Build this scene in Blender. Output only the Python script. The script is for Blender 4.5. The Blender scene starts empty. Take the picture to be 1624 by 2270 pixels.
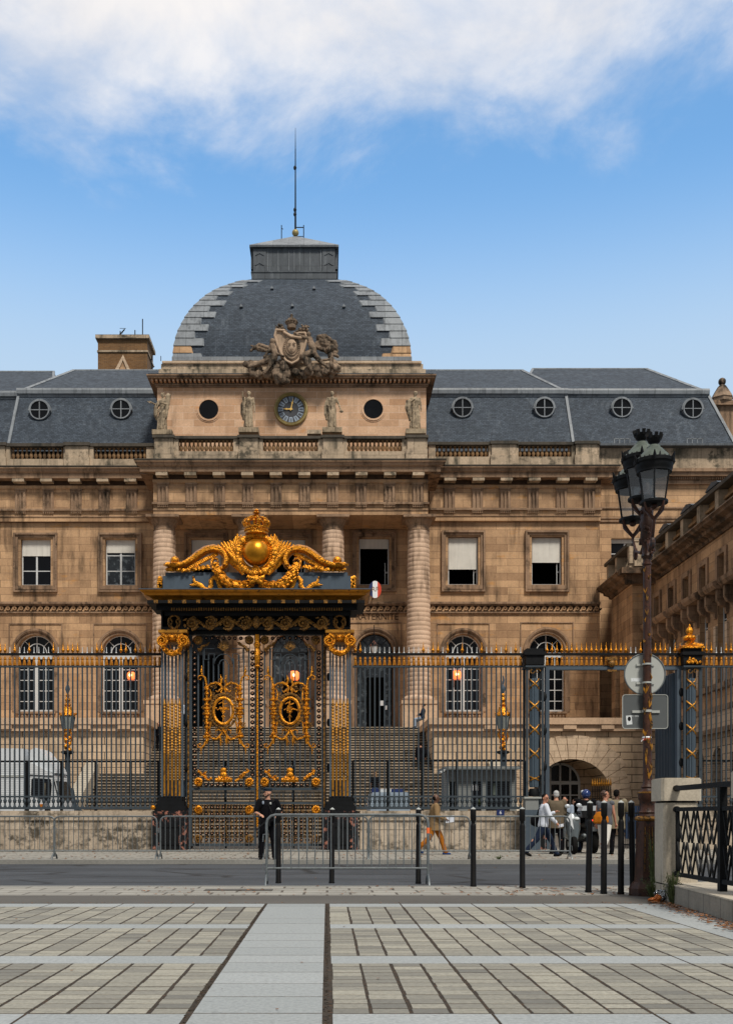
import bpy, bmesh, math, random
from math import sin, cos, pi, radians, atan2, sqrt, floor
from mathutils import Vector, Matrix
random.seed(7)
SC = bpy.context.scene
COL = SC.collection
# ------------------------------------------------------------ camera
F = 2393.4; U0 = 725.1; HZ = 1810.2; CH = 1.03      # focal length, principal point (in 1624-wide pixels), eye height
cam = bpy.data.cameras.new("Camera"); cam_o = bpy.data.objects.new("Camera", cam); COL.objects.link(cam_o)
cam_o.location = (0, 0, CH); cam_o.rotation_euler = (radians(90), 0, 0)
cam.sensor_fit = 'VERTICAL'; cam.sensor_height = 36.0; cam.lens = F / 2269.5 * 36.0
cam.shift_x = (812.0 - U0) / 2269.5; cam.shift_y = (HZ - 1134.7) / 2269.5
cam.clip_start = 0.1; cam.clip_end = 5000
SC.camera = cam_o
# ------------------------------------------------------------ light
SC.view_settings.view_transform = 'Standard'; SC.view_settings.look = 'None'; SC.view_settings.gamma = 1.0
SC.view_settings.exposure = 0.4
SUN_EL, SUN_AZ = 53.0, 157.0      # azimuth clockwise from +Y (north)
sun = bpy.data.lights.new("Sun", 'SUN'); sun.energy = 2.6; sun.angle = radians(12); sun.color = (1.0, 0.93, 0.82)
sun_o = bpy.data.objects.new("Sun", sun); COL.objects.link(sun_o)
_sd = Vector((sin(radians(SUN_AZ)) * cos(radians(SUN_EL)), cos(radians(SUN_AZ)) * cos(radians(SUN_EL)), sin(radians(SUN_EL))))
sun_o.rotation_euler = (-_sd).to_track_quat('-Z', 'Y').to_euler(); sun_o.location = (0, -20, 60)

class NT:
    """tiny node-tree helper"""
    def __init__(s, t): s.t = t; s.n = t.nodes; s.l = t.links
    def node(s, typ, **kw):
        n = s.n.new(typ)
        for k, v in kw.items():
            if k == 'ins':
                for i, x in v.items():
                    if hasattr(x, 'is_output'): s.l.new(x, n.inputs[i])
                    else: n.inputs[i].default_value = x
            else: setattr(n, k, v)
        return n
    def math(s, op, a, b=0.0, c=0.0, clamp=False):
        n = s.node('ShaderNodeMath', operation=op, ins={0: a, 1: b, 2: c}); n.use_clamp = clamp; return n.outputs[0]
    def mix(s, f, a, b, mode='MIX'):
        n = s.node('ShaderNodeMix', data_type='RGBA', blend_type=mode)
        for i, x in ((0, f), (6, a), (7, b)):
            if hasattr(x, 'is_output'): s.l.new(x, n.inputs[i])
            else: n.inputs[i].default_value = x if i == 0 else (*x, 1)[:4]
        return n.outputs[2]
    def ramp(s, f, a, b, ca=0.0, cb=1.0):
        n = s.node('ShaderNodeMapRange', ins={0: f, 1: a, 2: b, 3: ca, 4: cb}); return n.outputs[0]
    def noise(s, vec, scale, detail=4.0, rough=0.55, dist=0.0):
        n = s.node('ShaderNodeTexNoise', ins={'Vector': vec, 'Scale': scale, 'Detail': detail, 'Roughness': rough, 'Distortion': dist}); return n.outputs[0]
    def scale(s, vec, x, y, z):
        return s.node('ShaderNodeMapping', ins={'Vector': vec, 'Scale': (x, y, z)}).outputs[0]

w = bpy.data.worlds.new("World"); SC.world = w; w.use_nodes = True
T = NT(w.node_tree); T.n.clear()
sky = T.node('ShaderNodeTexSky', sky_type='NISHITA', sun_disc=False, sun_elevation=radians(SUN_EL), sun_rotation=radians(SUN_AZ))
sky.air_density = 1.0; sky.dust_density = 0.3; sky.ozone_density = 3.0; sky.altitude = 0
gen = T.node('ShaderNodeTexCoord').outputs['Generated']
sx = T.node('ShaderNodeSeparateXYZ', ins={0: gen})
dx, dy, dz = sx.outputs
hs = T.node('ShaderNodeHueSaturation', ins={'Saturation': 1.0, 'Value': 1.0, 'Color': sky.outputs[0]}).outputs[0]
# cloud bank: dense overhead and, added unseen for neutral light, behind, with a ragged lower edge in the north
n1 = T.noise(T.scale(gen, 1.0, 1.0, 1.7), 4.6, 10.0, 0.60, 0.25)
n2 = T.noise(T.scale(gen, 1.0, 1.0, 2.2), 1.9, 3.0, 0.5, 0.0)
n3 = T.noise(T.scale(gen, 1.0, 1.0, 1.5), 7.0, 9.0, 0.60, 0.3)
edge = T.math('ADD', T.math('MULTIPLY', T.math('MAXIMUM', T.math('SUBTRACT', dx, 0.04), 0.0), 0.13), 0.532)
back = T.node('ShaderNodeMapRange', interpolation_type='SMOOTHSTEP', ins={0: dy, 1: 0.45, 2: -0.2, 3: 0.0, 4: 0.62}).outputs[0]
edge = T.math('ADD', edge, T.math('MULTIPLY', T.math('MAXIMUM', T.math('SUBTRACT', dx, 0.20), 0.0), 0.10))
hgt = T.math('ADD', T.math('SUBTRACT', dz, edge), back)
dens = T.math('ADD', T.math('MULTIPLY', hgt, 15.0), T.math('MULTIPLY', T.math('SUBTRACT', n1, 0.5), 4.3))
dens = T.math('ADD', dens, T.math('MULTIPLY', T.math('SUBTRACT', n2, 0.5), 1.4))
cov = T.node('ShaderNodeMapRange', interpolation_type='SMOOTHSTEP', ins={0: dens, 1: -0.55, 2: 0.65, 3: 0.0, 4: 1.0}).outputs[0]
cshade = T.ramp(n3, 0.36, 0.62, 0.0, 1.0)
ccol = T.mix(cshade, (3.0, 3.75, 5.0), (5.4, 5.5, 5.8))
thick = T.node('ShaderNodeMapRange', interpolation_type='SMOOTHSTEP', ins={0: dens, 1: 0.25, 2: 1.5, 3: 0.0, 4: 1.0}).outputs[0]
ccol = T.mix(thick, ccol, T.mix(cshade, (5.1, 5.1, 5.3), (6.25, 6.0, 5.85)))
# milky air low over the roofs
lowf = T.node('ShaderNodeMapRange', interpolation_type='SMOOTHSTEP', ins={0: dz, 1: 0.52, 2: 0.35, 3: 0.0, 4: 0.95}).outputs[0]
hs = T.mix(1.0, hs, (1.25, 1.62, 1.62), 'MULTIPLY')
skyc = T.mix(lowf, hs, (3.25, 4.25, 5.35))
grey = T.node('ShaderNodeMapRange', interpolation_type='SMOOTHSTEP', ins={0: dy, 1: 0.35, 2: -0.35, 3: 0.0, 4: 1.0}).outputs[0]
ccol = T.mix(grey, ccol, T.mix(cshade, (1.6, 1.7, 1.9), (2.9, 2.85, 2.8)))      # unseen cloud behind the viewer, added dim to cut the fill light
fin = T.mix(cov, skyc, ccol)
bg = T.node('ShaderNodeBackground', ins={'Color': fin, 'Strength': 0.12})
out = T.node('ShaderNodeOutputWorld', ins={0: bg.outputs[0]})

# ------------------------------------------------------------ materials
MATS = {}
def newmat(name):
    m = bpy.data.materials.new(name); m.use_nodes = True; t = NT(m.node_tree)
    b = m.node_tree.nodes['Principled BSDF']; MATS[name] = m
    return m, t, b
def mk(name, col, rough=0.6, metal=0.0, var=0.15, scale=3.0, bump=0.0, col2=None, thr=None, coords='Object', spec=0.5, emit=None, alpha=None, streak=0.0):
    m, t, b = newmat(name)
    co = t.node('ShaderNodeTexCoord').outputs['Object'] if coords == 'Object' else t.node('ShaderNodeNewGeometry').outputs['Position']
    n = t.noise(co, scale, 6.0, 0.6)
    c = t.mix(t.ramp(n, 0.3, 0.7), tuple(x * (1 - var) for x in col), tuple(min(1, x * (1 + var)) for x in col))
    if col2 is not None:
        n2 = t.noise(co, scale * 2.3, 7.0, 0.65)
        c = t.mix(t.ramp(n2, thr or 0.55, (thr or 0.55) + 0.08), c, col2)
    if streak:
        n3 = t.noise(t.scale(co, 5, 5, 0.35), 1.0, 5.0, 0.6)
        c = t.mix(t.ramp(n3, 0.52, 0.75, 0.0, streak), c, tuple(x * 0.3 for x in col))
    t.l.new(c, b.inputs['Base Color'])
    b.inputs['Roughness'].default_value = rough; b.inputs['Metallic'].default_value = metal
    b.inputs['Specular IOR Level'].default_value = spec
    if bump:
        bm = t.node('ShaderNodeBump', ins={'Strength': bump, 'Distance': 0.02, 'Height': t.noise(co, scale * 6, 5.0)})
        t.l.new(bm.outputs[0], b.inputs['Normal'])
    if emit: b.inputs['Emission Color'].default_value = (*emit[:3], 1); b.inputs['Emission Strength'].default_value = emit[3]
    return m
def wallcoord(t):
    """position laid on walls: x or y along, z up, whichever way the wall faces"""
    g = t.node('ShaderNodeNewGeometry')
    p = t.node('ShaderNodeSeparateXYZ', ins={0: g.outputs['Position']}).outputs
    nn = t.node('ShaderNodeSeparateXYZ', ins={0: g.outputs['True Normal']}).outputs
    f = t.math('GREATER_THAN', t.math('ABSOLUTE', nn[0]), 0.72)
    ax = t.math('ADD', t.math('MULTIPLY', p[0], t.math('SUBTRACT', 1.0, f)), t.math('MULTIPLY', p[1], f))
    return g.outputs['Position'], t.node('ShaderNodeCombineXYZ', ins={0: ax, 1: p[2], 2: 0.0}).outputs[0]
def masonry(name, c1, c2, mortar, bw, bh, ms=0.012, soot=(0.035, 0.028, 0.02), sootf=0.6, lo=0.5, patch=None, rough=0.85, mbump=0.35, grain=0.2, sscale=1.0, blot=None):
    m, t, b = newmat(name)
    pos, wc = wallcoord(t)
    br = t.node('ShaderNodeTexBrick', offset=0.5, ins={'Vector': wc, 'Color1': (*c1, 1), 'Color2': (*c2, 1), 'Mortar': (*mortar, 1), 'Scale': 1.0, 'Mortar Size': ms, 'Mortar Smooth': 0.3, 'Bias': -0.1, 'Brick Width': bw, 'Row Height': bh})
    c = br.outputs['Color']
    n = t.noise(pos, 0.9 * sscale, 7.0, 0.62)
    c = t.mix(t.ramp(n, 0.32, 0.70), c, tuple(x * 0.62 for x in c1), 'MIX') if False else t.mix(t.ramp(n, 0.42, 0.72, 0.0, 0.42), c, tuple(x * 0.6 for x in c2))
    fine = t.noise(pos, 9.0 * sscale, 6.0, 0.7)
    c = t.mix(1.0, c, t.node('ShaderNodeCombineColor', ins={0: t.ramp(fine, 0.25, 0.75, 1 - grain, 1 + grain), 1: t.ramp(fine, 0.25, 0.75, 1 - grain, 1 + grain), 2: t.ramp(fine, 0.25, 0.75, 1 - grain, 1 + grain)}).outputs[0], 'MULTIPLY')
    if patch:
        n4 = t.noise(t.scale(pos, 0.8, 0.8, 2.0), 0.75 * sscale, 5.0, 0.7)
        c = t.mix(t.ramp(n4, 0.60, 0.68, 0.0, 0.6), c, patch)
    s1 = t.noise(t.scale(pos, 2.2 * sscale, 2.2 * sscale, 0.28 * sscale), 1.0, 7.0, 0.65)
    s2 = t.noise(pos, 0.35 * sscale, 4.0, 0.6)
    sm = t.math('MULTIPLY', t.ramp(s1, lo, lo + 0.2), t.ramp(s2, 0.38, 0.62), clamp=True)
    c = t.mix(t.math('MULTIPLY', sm, sootf), c, soot)
    if blot:
        bl = t.math('MULTIPLY', t.ramp(t.noise(pos, blot[0], 9.0, 0.72), blot[1], blot[1] + 0.10), t.ramp(t.noise(pos, blot[0] * .22, 4.0, 0.6), 0.40, 0.58), clamp=True)
        c = t.mix(t.math('MULTIPLY', bl, 0.85), c, soot)
    t.l.new(c, b.inputs['Base Color']); b.inputs['Roughness'].default_value = rough
    b.inputs['Specular IOR Level'].default_value = 0.25
    h = t.math('ADD', t.math('MULTIPLY', br.outputs['Fac'], -1.0), t.math('MULTIPLY', fine, 0.5))
    bm = t.node('ShaderNodeBump', ins={'Strength': mbump, 'Distance': 0.03, 'Height': h})
    t.l.new(bm.outputs[0], b.inputs['Normal'])
    return m
masonry('stone', (0.57, 0.365, 0.208), (0.34, 0.208, 0.118), (0.17, 0.10, 0.06), 1.5, 0.48, 0.011, patch=(0.56, 0.28, 0.09), sootf=0.80, lo=0.46, soot=(0.045, 0.03, 0.02))
masonry('stone_attic', (0.70, 0.465, 0.305), (0.50, 0.29, 0.165), (0.74, 0.56, 0.42), 1.35, 0.46, 0.014, sootf=0.3, patch=(0.62, 0.28, 0.09))
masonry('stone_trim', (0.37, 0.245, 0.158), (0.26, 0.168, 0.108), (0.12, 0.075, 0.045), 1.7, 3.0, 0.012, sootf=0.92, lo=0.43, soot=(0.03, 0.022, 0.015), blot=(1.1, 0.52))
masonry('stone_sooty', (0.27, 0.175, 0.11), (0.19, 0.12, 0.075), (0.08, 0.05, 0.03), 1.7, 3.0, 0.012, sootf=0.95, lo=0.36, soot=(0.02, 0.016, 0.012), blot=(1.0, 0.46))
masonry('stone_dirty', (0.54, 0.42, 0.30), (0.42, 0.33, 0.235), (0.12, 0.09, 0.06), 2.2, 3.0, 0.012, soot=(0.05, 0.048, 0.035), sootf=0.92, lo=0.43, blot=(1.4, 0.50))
masonry('stone_pale', (0.64, 0.49, 0.35), (0.54, 0.40, 0.28), (0.20, 0.14, 0.09), 1.2, 0.36, 0.012, sootf=0.45)
masonry('stone_column', (0.64, 0.46, 0.335), (0.56, 0.39, 0.27), (0.30, 0.21, 0.14), 9.0, 2.6, 0.006, sootf=0.9, lo=0.43, soot=(0.10, 0.06, 0.035), sscale=1.4)
masonry('step_edge_lit', (0.44, 0.36, 0.27), (0.26, 0.21, 0.155), (0.03, 0.025, 0.02), 0.9, 3.0, 0.02, sootf=0.85, lo=0.42, soot=(0.05, 0.04, 0.03))  # lighter than the risers: lit tread edges put into the colour
masonry('stone_rustic', (0.66, 0.50, 0.345), (0.54, 0.395, 0.265), (0.02, 0.013, 0.008), 1.3, 0.42, 0.020, sootf=0.6, mbump=0.9)
masonry('stone_wall_base', (0.50, 0.42, 0.33), (0.40, 0.33, 0.255), (0.12, 0.09, 0.06), 2.6, 0.62, 0.010, soot=(0.025, 0.022, 0.015), sootf=0.85, lo=0.46, sscale=2.4, blot=(2.6, 0.47))
masonry('stone_riser_shade', (0.12, 0.098, 0.073), (0.07, 0.056, 0.042), (0.02, 0.016, 0.012), 0.9, 0.17, 0.010, sootf=0.6)  # riser stone darkened to paint in the shade between treads
masonry('stone_pier', (0.47, 0.42, 0.34), (0.43, 0.385, 0.31), (0.2, 0.17, 0.13), 4.0, 4.0, 0.006, sootf=0.45, sscale=4.0, mbump=0.15)
masonry('stone_kerbwall', (0.27, 0.245, 0.205), (0.23, 0.21, 0.175), (0.07, 0.06, 0.05), 0.62, 1.0, 0.008, sootf=0.5, sscale=4.0)
masonry('statue_stone', (0.40, 0.315, 0.215), (0.40, 0.315, 0.215), (0.4, 0.3, 0.2), 9, 9, 0.0, soot=(0.035, 0.026, 0.018), sootf=0.95, lo=0.38, sscale=4.0, mbump=0.4, grain=0.4)
masonry('crest_stone', (0.30, 0.215, 0.15), (0.30, 0.215, 0.15), (0.3, 0.2, 0.15), 9, 9, 0.0, soot=(0.022, 0.019, 0.014), sootf=0.97, lo=0.30, sscale=2.6, mbump=0.6, grain=0.5)
masonry('slate', (0.062, 0.082, 0.110), (0.030, 0.041, 0.058), (0.012, 0.016, 0.022), 0.24, 0.115, 0.010, soot=(0.17, 0.20, 0.235), sootf=0.45, lo=0.53, rough=0.7, grain=0.5)
masonry('brick', (0.22, 0.115, 0.045), (0.15, 0.075, 0.03), (0.20, 0.15, 0.10), 0.34, 0.12, 0.012, sootf=0.4)
masonry('lead', (0.25, 0.275, 0.30), (0.19, 0.21, 0.235), (0.10, 0.11, 0.12), 1.1, 4.0, 0.015, soot=(0.07, 0.08, 0.09), sootf=0.8, lo=0.44, rough=0.5, sscale=2.0)
masonry('lead_dark', (0.085, 0.097, 0.112), (0.068, 0.08, 0.093), (0.03, 0.035, 0.04), 1.1, 4.0, 0.015, soot=(0.24, 0.27, 0.29), sootf=0.55, lo=0.50, rough=0.5, sscale=1.6)
mk('glass_dark', (0.004, 0.005, 0.007), 0.12, 0, 0.5, 0.8, spec=0.22)
mk('glass_painted_reflect', (0.02, 0.025, 0.03), 0.12, 0, 0.5, 1.2, col2=(0.10, 0.12, 0.135), thr=0.52, spec=0.4)  # pale patches in the pane colour stand for reflections
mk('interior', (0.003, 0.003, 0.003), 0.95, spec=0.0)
mk('glass_door', (0.010, 0.013, 0.017), 0.10, 0, 0.8, 0.5, spec=0.5)
mk('white_paint', (0.55, 0.57, 0.58), 0.5, var=0.06)
mk('blind', (0.62, 0.60, 0.55), 0.85, var=0.08, scale=1.5, streak=0.25)
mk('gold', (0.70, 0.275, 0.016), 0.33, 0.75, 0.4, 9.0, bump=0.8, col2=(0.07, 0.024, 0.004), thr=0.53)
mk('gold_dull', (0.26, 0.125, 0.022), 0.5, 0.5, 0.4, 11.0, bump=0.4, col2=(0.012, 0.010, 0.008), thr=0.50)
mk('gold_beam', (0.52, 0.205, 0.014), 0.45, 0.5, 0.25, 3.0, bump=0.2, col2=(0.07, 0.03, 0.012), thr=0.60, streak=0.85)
mk('copper_disc', (0.48, 0.27, 0.17), 0.5, 0.5, 0.3, 8.0)
mk('iron_blue', (0.040, 0.054, 0.068), 0.6, 0.0, 0.2, 2.0, bump=0.1, col2=(0.015, 0.018, 0.02), thr=0.62, spec=0.25)
mk('iron_slate', (0.066, 0.090, 0.118), 0.6, 0.0, 0.14, 1.5, bump=0.05, streak=0.35, spec=0.25)
mk('iron_black', (0.0045, 0.0055, 0.007), 0.6, 0.0, 0.4, 5.0, bump=0.15, spec=0.18)
mk('iron_rust', (0.008, 0.009, 0.011), 0.7, 0.0, 0.3, 3.0, bump=0.4, col2=(0.33, 0.14, 0.10), thr=0.53, spec=0.15)
mk('post_brown', (0.048, 0.018, 0.010), 0.5, 0.0, 0.5, 7.0, bump=0.3, col2=(0.008, 0.005, 0.005), thr=0.56, spec=0.3)
mk('lamp_green', (0.085, 0.105, 0.09), 0.6, 0.0, 0.3, 9.0, col2=(0.04, 0.05, 0.04), thr=0.6, spec=0.25)
mk('gold_globe', (0.62, 0.26, 0.015), 0.32, 0.8, 0.3, 5.0, bump=0.2)
mk('steel', (0.15, 0.17, 0.18), 0.45, 0.45, 0.25, 14.0, bump=0.15, col2=(0.075, 0.075, 0.07), thr=0.62)
mk('sign_back', (0.42, 0.44, 0.42), 0.5, 0.3, 0.06, 2.0, streak=0.12)
mk('sign_back_dark', (0.095, 0.105, 0.11), 0.6, 0.2, 0.08, 2.0, spec=0.3)
mk('clock_rim', (0.34, 0.27, 0.11), 0.5, 0.3, 0.2, 4.0, bump=0.2)
mk('clock_face', (0.035, 0.038, 0.048), 0.5)
mk('clock_tile', (0.28, 0.34, 0.42), 0.6, var=0.2)
mk('clock_hand', (0.75, 0.48, 0.13), 0.5, 0.2, var=0.1)
mk('black', (0.004, 0.004, 0.005), 0.7, spec=0.2)
mk('plastic_white', (0.62, 0.65, 0.68), 0.35, var=0.05, spec=0.6)
mk('truck_white', (0.60, 0.64, 0.68), 0.35, var=0.05, streak=0.15)
mk('rubber', (0.006, 0.006, 0.006), 0.9, spec=0.15)
mk('lamp_orange', (0.9, 0.3, 0.1), 0.6, emit=(1.0, 0.16, 0.04, 1.3))
mk('lamp_core', (1, 0.9, 0.7), 0.6, emit=(1.0, 0.62, 0.25, 6.0))
mk('tail_red', (0.7, 0.02, 0.01), 0.3, emit=(1.0, 0.06, 0.03, 1.2))
mk('orange_mark', (0.85, 0.16, 0.04), 0.4)
mk('blue_enamel', (0.012, 0.025, 0.11), 0.3, spec=0.6)
mk('red_enamel', (0.60, 0.05, 0.015), 0.35, spec=0.6)
mk('white_enamel', (0.80, 0.82, 0.85), 0.35, spec=0.6, var=0.03)
mk('van_blue', (0.33, 0.42, 0.52), 0.3, 0.1, 0.05, spec=0.6)
mk('booth_grey', (0.20, 0.215, 0.215), 0.6, var=0.06)
mk('leaf_dry', (0.20, 0.085, 0.03), 0.8, var=0.6, scale=2.5, coords='W')
mk('weed', (0.075, 0.10, 0.03), 0.8, var=0.5, scale=20)
mk('moss', (0.036, 0.026, 0.016), 0.95, var=0.5, scale=14, bump=0.8, col2=(0.10, 0.045, 0.016), thr=0.56, coords='W')
mk('panel_ribbed', (0.070, 0.098, 0.128), 0.6, var=0.08, spec=0.2)
mk('blue_fence', (0.015, 0.04, 0.10), 0.6)
def lampglass():
    m, t, b = newmat('lamp_glass')
    tr = t.node('ShaderNodeBsdfTransparent', ins={0: (0.80, 0.84, 0.86, 1)}); gl = t.node('ShaderNodeBsdfGlossy', ins={'Color': (0.9, 0.95, 1, 1), 'Roughness': 0.08})
    df = t.node('ShaderNodeBsdfDiffuse', ins={0: (0.45, 0.48, 0.5, 1)})
    mx = t.node('ShaderNodeMixShader', ins={0: 0.08, 1: tr.outputs[0], 2: gl.outputs[0]})
    mx2 = t.node('ShaderNodeMixShader', ins={0: 0.05, 1: mx.outputs[0], 2: df.outputs[0]})
    t.l.new(mx2.outputs[0], m.node_tree.nodes['Material Output'].inputs[0])
lampglass()
def ground_mat(name, base, dark, scale, rough=0.85, bumpd=0.3, spots=None, spt=0.66):
    m, t, b = newmat(name)
    g = t.node('ShaderNodeNewGeometry').outputs['Position']
    n = t.noise(g, scale, 8.0, 0.65); big = t.noise(g, 0.45, 5.0, 0.6)
    c = t.mix(t.ramp(n, 0.3, 0.7), dark, base)
    c = t.mix(t.ramp(big, 0.35, 0.7, 0.0, 0.45), c, tuple(x * 0.6 for x in dark))
    if spots: c = t.mix(t.ramp(t.noise(g, scale * 0.25, 8.0, 0.7), spt, spt + 0.05), c, spots)
    t.l.new(c, b.inputs['Base Color']); b.inputs['Roughness'].default_value = rough; b.inputs['Specular IOR Level'].default_value = 0.3
    bm = t.node('ShaderNodeBump', ins={'Strength': bumpd, 'Distance': 0.01, 'Height': n}); t.l.new(bm.outputs[0], b.inputs['Normal'])
    return m
def asphalt():
    m, t, b = newmat('asphalt')
    g = t.node('ShaderNodeNewGeometry').outputs['Position']
    n = t.noise(g, 55.0, 6.0, 0.75); big = t.noise(t.scale(g, 0.25, 1.0, 1.0), 0.8, 6.0, 0.65)
    c = t.mix(t.ramp(n, 0.3, 0.7), (0.020, 0.023, 0.028), (0.085, 0.095, 0.108))
    c = t.mix(t.ramp(big, 0.42, 0.56, 0.0, 0.6), c, (0.022, 0.025, 0.030))
    c = t.mix(t.ramp(t.noise(t.scale(g, 1.0, 3.0, 1.0), 5.0, 6.0, 0.75), 0.5, 0.66, 0.0, 0.55), c, (0.018, 0.020, 0.024))
    v = t.node('ShaderNodeTexVoronoi', feature='DISTANCE_TO_EDGE', ins={'Vector': t.scale(g, 0.30, 0.45, 1.0), 'Scale': 1.0, 'Randomness': 1.0})
    wob = t.math('ADD', v.outputs['Distance'], t.math('MULTIPLY', t.math('SUBTRACT', t.noise(g, 3.0, 6.0, 0.7), 0.5), 0.05))
    crack = t.math('MULTIPLY', t.ramp(wob, 0.012, 0.040, 1.0, 0.0), t.ramp(t.noise(g, 0.3, 2.0), 0.44, 0.50), clamp=True)
    c = t.mix(crack, c, (0.012, 0.012, 0.013))
    t.l.new(c, b.inputs['Base Color']); b.inputs['Roughness'].default_value = 0.8
    bm = t.node('ShaderNodeBump', ins={'Strength': 0.5, 'Distance': 0.01, 'Height': n}); t.l.new(bm.outputs[0], b.inputs['Normal'])
asphalt()
ground_mat('asphalt_path', (0.135, 0.125, 0.11), (0.08, 0.075, 0.068), 60.0)
ground_mat('granite', (0.40, 0.435, 0.45), (0.25, 0.275, 0.29), 90.0, 0.7, spots=(0.20, 0.20, 0.20), spt=0.68)
ground_mat('kerb_stone', (0.30, 0.295, 0.275), (0.20, 0.20, 0.185), 30.0, 0.8)
ground_mat('yard_ground', (0.16, 0.14, 0.12), (0.11, 0.10, 0.085), 6.0)
def paver(name, c1, c2, mortar, bw, bh, ms):
    m, t, b = newmat(name)
    g = t.node('ShaderNodeNewGeometry').outputs['Position']
    br = t.node('ShaderNodeTexBrick', offset=0.5, ins={'Vector': g, 'Color1': (*c1, 1), 'Color2': (*c2, 1), 'Mortar': (*mortar, 1), 'Scale': 1.0, 'Mortar Size': ms, 'Mortar Smooth': 0.1, 'Bias': 0.0, 'Brick Width': bw, 'Row Height': bh})
    c = t.mix(t.ramp(t.noise(g, 1.2, 8.0, 0.7), 0.4, 0.7, 0.0, 0.5), br.outputs['Color'], tuple(x * 0.5 for x in c2))
    c = t.mix(t.ramp(t.noise(g, 40, 4.0, 0.7), 0.4, 0.75, 0.0, 0.35), c, (0.1, 0.09, 0.07))
    t.l.new(c, b.inputs['Base Color']); b.inputs['Roughness'].default_value = 0.85
paver('paver', (0.36, 0.345, 0.305), (0.29, 0.28, 0.25), (0.075, 0.06, 0.045), 0.62, 0.42, 0.018)
def sett(name, lo_, hi_, dk, sc_=30.0):
    m, t, b = newmat(name)
    g = t.node('ShaderNodeNewGeometry').outputs['Position']
    a = t.node('ShaderNodeAttribute', attribute_name='tone').outputs['Fac']
    c = t.mix(a, lo_, hi_)
    n = t.noise(g, sc_, 8.0, 0.75)
    c = t.mix(t.ramp(n, 0.35, 0.75, 0.0, 0.7), c, dk)
    c = t.mix(t.ramp(t.noise(t.scale(g, 2.0, 7.0, 1.0), 4.0, 7.0, 0.7), 0.56, 0.68, 0.0, 0.5), c, tuple(x * .8 for x in dk))
    t.l.new(c, b.inputs['Base Color']); b.inputs['Roughness'].default_value = 0.82; b.inputs['Specular IOR Level'].default_value = 0.3
    bm = t.node('ShaderNodeBump', ins={'Strength': 0.45, 'Distance': 0.008, 'Height': n}); t.l.new(bm.outputs[0], b.inputs['Normal'])
sett('sett', (0.175, 0.172, 0.155), (0.395, 0.378, 0.315), (0.11, 0.105, 0.09))
sett('granite_slab', (0.315, 0.34, 0.345), (0.42, 0.445, 0.45), (0.13, 0.14, 0.14), 38.0)

mk('orange_wrap', (0.55, 0.15, 0.02), 0.25, 0.2, 0.5, 12.0, bump=0.8, col2=(0.6, 0.58, 0.5), thr=0.6)
mk('foil', (0.35, 0.38, 0.40), 0.15, 0.8, 0.6, 14.0, bump=0.9, col2=(0.02, 0.02, 0.03), thr=0.5)
mk('bollard_black', (0.0045, 0.0042, 0.0045), 0.55, 0.0, 0.5, 6.0, bump=0.1, spec=0.2)
mk('door_frame', (0.006, 0.007, 0.009), 0.6, spec=0.2)
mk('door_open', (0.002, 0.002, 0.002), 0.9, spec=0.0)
mk('dark_stone', (0.055, 0.034, 0.022), 0.9, var=0.3, spec=0.1)
masonry('stone_cap', (0.10, 0.085, 0.07), (0.08, 0.07, 0.055), (0.04, 0.035, 0.03), 1.6, 4.0, 0.012, soot=(0.02, 0.022, 0.02), sootf=0.9, lo=0.4)
masonry('stone_baluster', (0.34, 0.205, 0.10), (0.26, 0.155, 0.08), (0.2, 0.12, 0.06), 5, 4.0, 0.0, sootf=0.8, lo=0.42)
masonry('stone_pedestal', (0.62, 0.44, 0.30), (0.56, 0.39, 0.26), (0.35, 0.25, 0.17), 3.0, 1.1, 0.01, sootf=0.25)
mk('sign_light', (0.60, 0.64, 0.66), 0.5, var=0.15, scale=30)
mk('yard_glass', (0.20, 0.22, 0.21), 0.25, var=0.2, spec=0.8)
mk('skin_light', (0.52, 0.27, 0.18), 0.55, var=.06); mk('skin_tan', (0.44, 0.20, 0.125), 0.55, var=.06); mk('skin_dark', (0.10, 0.045, 0.025), 0.5, var=.1)
mk('hair_black', (0.006, 0.005, 0.005), 0.8, spec=.1); mk('hair_grey', (0.40, 0.40, 0.40), 0.7); mk('hair_brown', (0.05, 0.022, 0.012), 0.6); mk('hair_blonde', (0.32, 0.16, 0.06), 0.6); mk('beard', (0.035, 0.02, 0.015), 0.8); mk('helmet_blue', (0.012, 0.035, 0.14), 0.15, 0.2, .1, spec=.8)
masonry('crest_pale', (0.46, 0.335, 0.235), (0.46, 0.335, 0.235), (0.4, 0.3, 0.2), 9, 9, 0.0, soot=(0.06, 0.045, 0.03), sootf=0.6, lo=0.5, sscale=3.0, mbump=0.2)
mk('van_glass', (0.26, 0.33, 0.40), 0.12, 0.1, 0.15, 2.0, spec=0.8)
mk('black_gloss', (0.005, 0.005, 0.006), 0.35, 0.0, .3, 6.0, spec=.4)
mk('plastic_silver', (0.50, 0.54, 0.58), 0.3, 0.3, .06, spec=.6)
mk('scooter_grey', (0.10, 0.12, 0.13), 0.25, .3, .1, spec=.7)
mk('gold_dark', (0.42, 0.19, 0.018), 0.45, 0.5, 0.35, 5.0, bump=0.4, col2=(0.03, 0.02, 0.01), thr=0.54)
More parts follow.
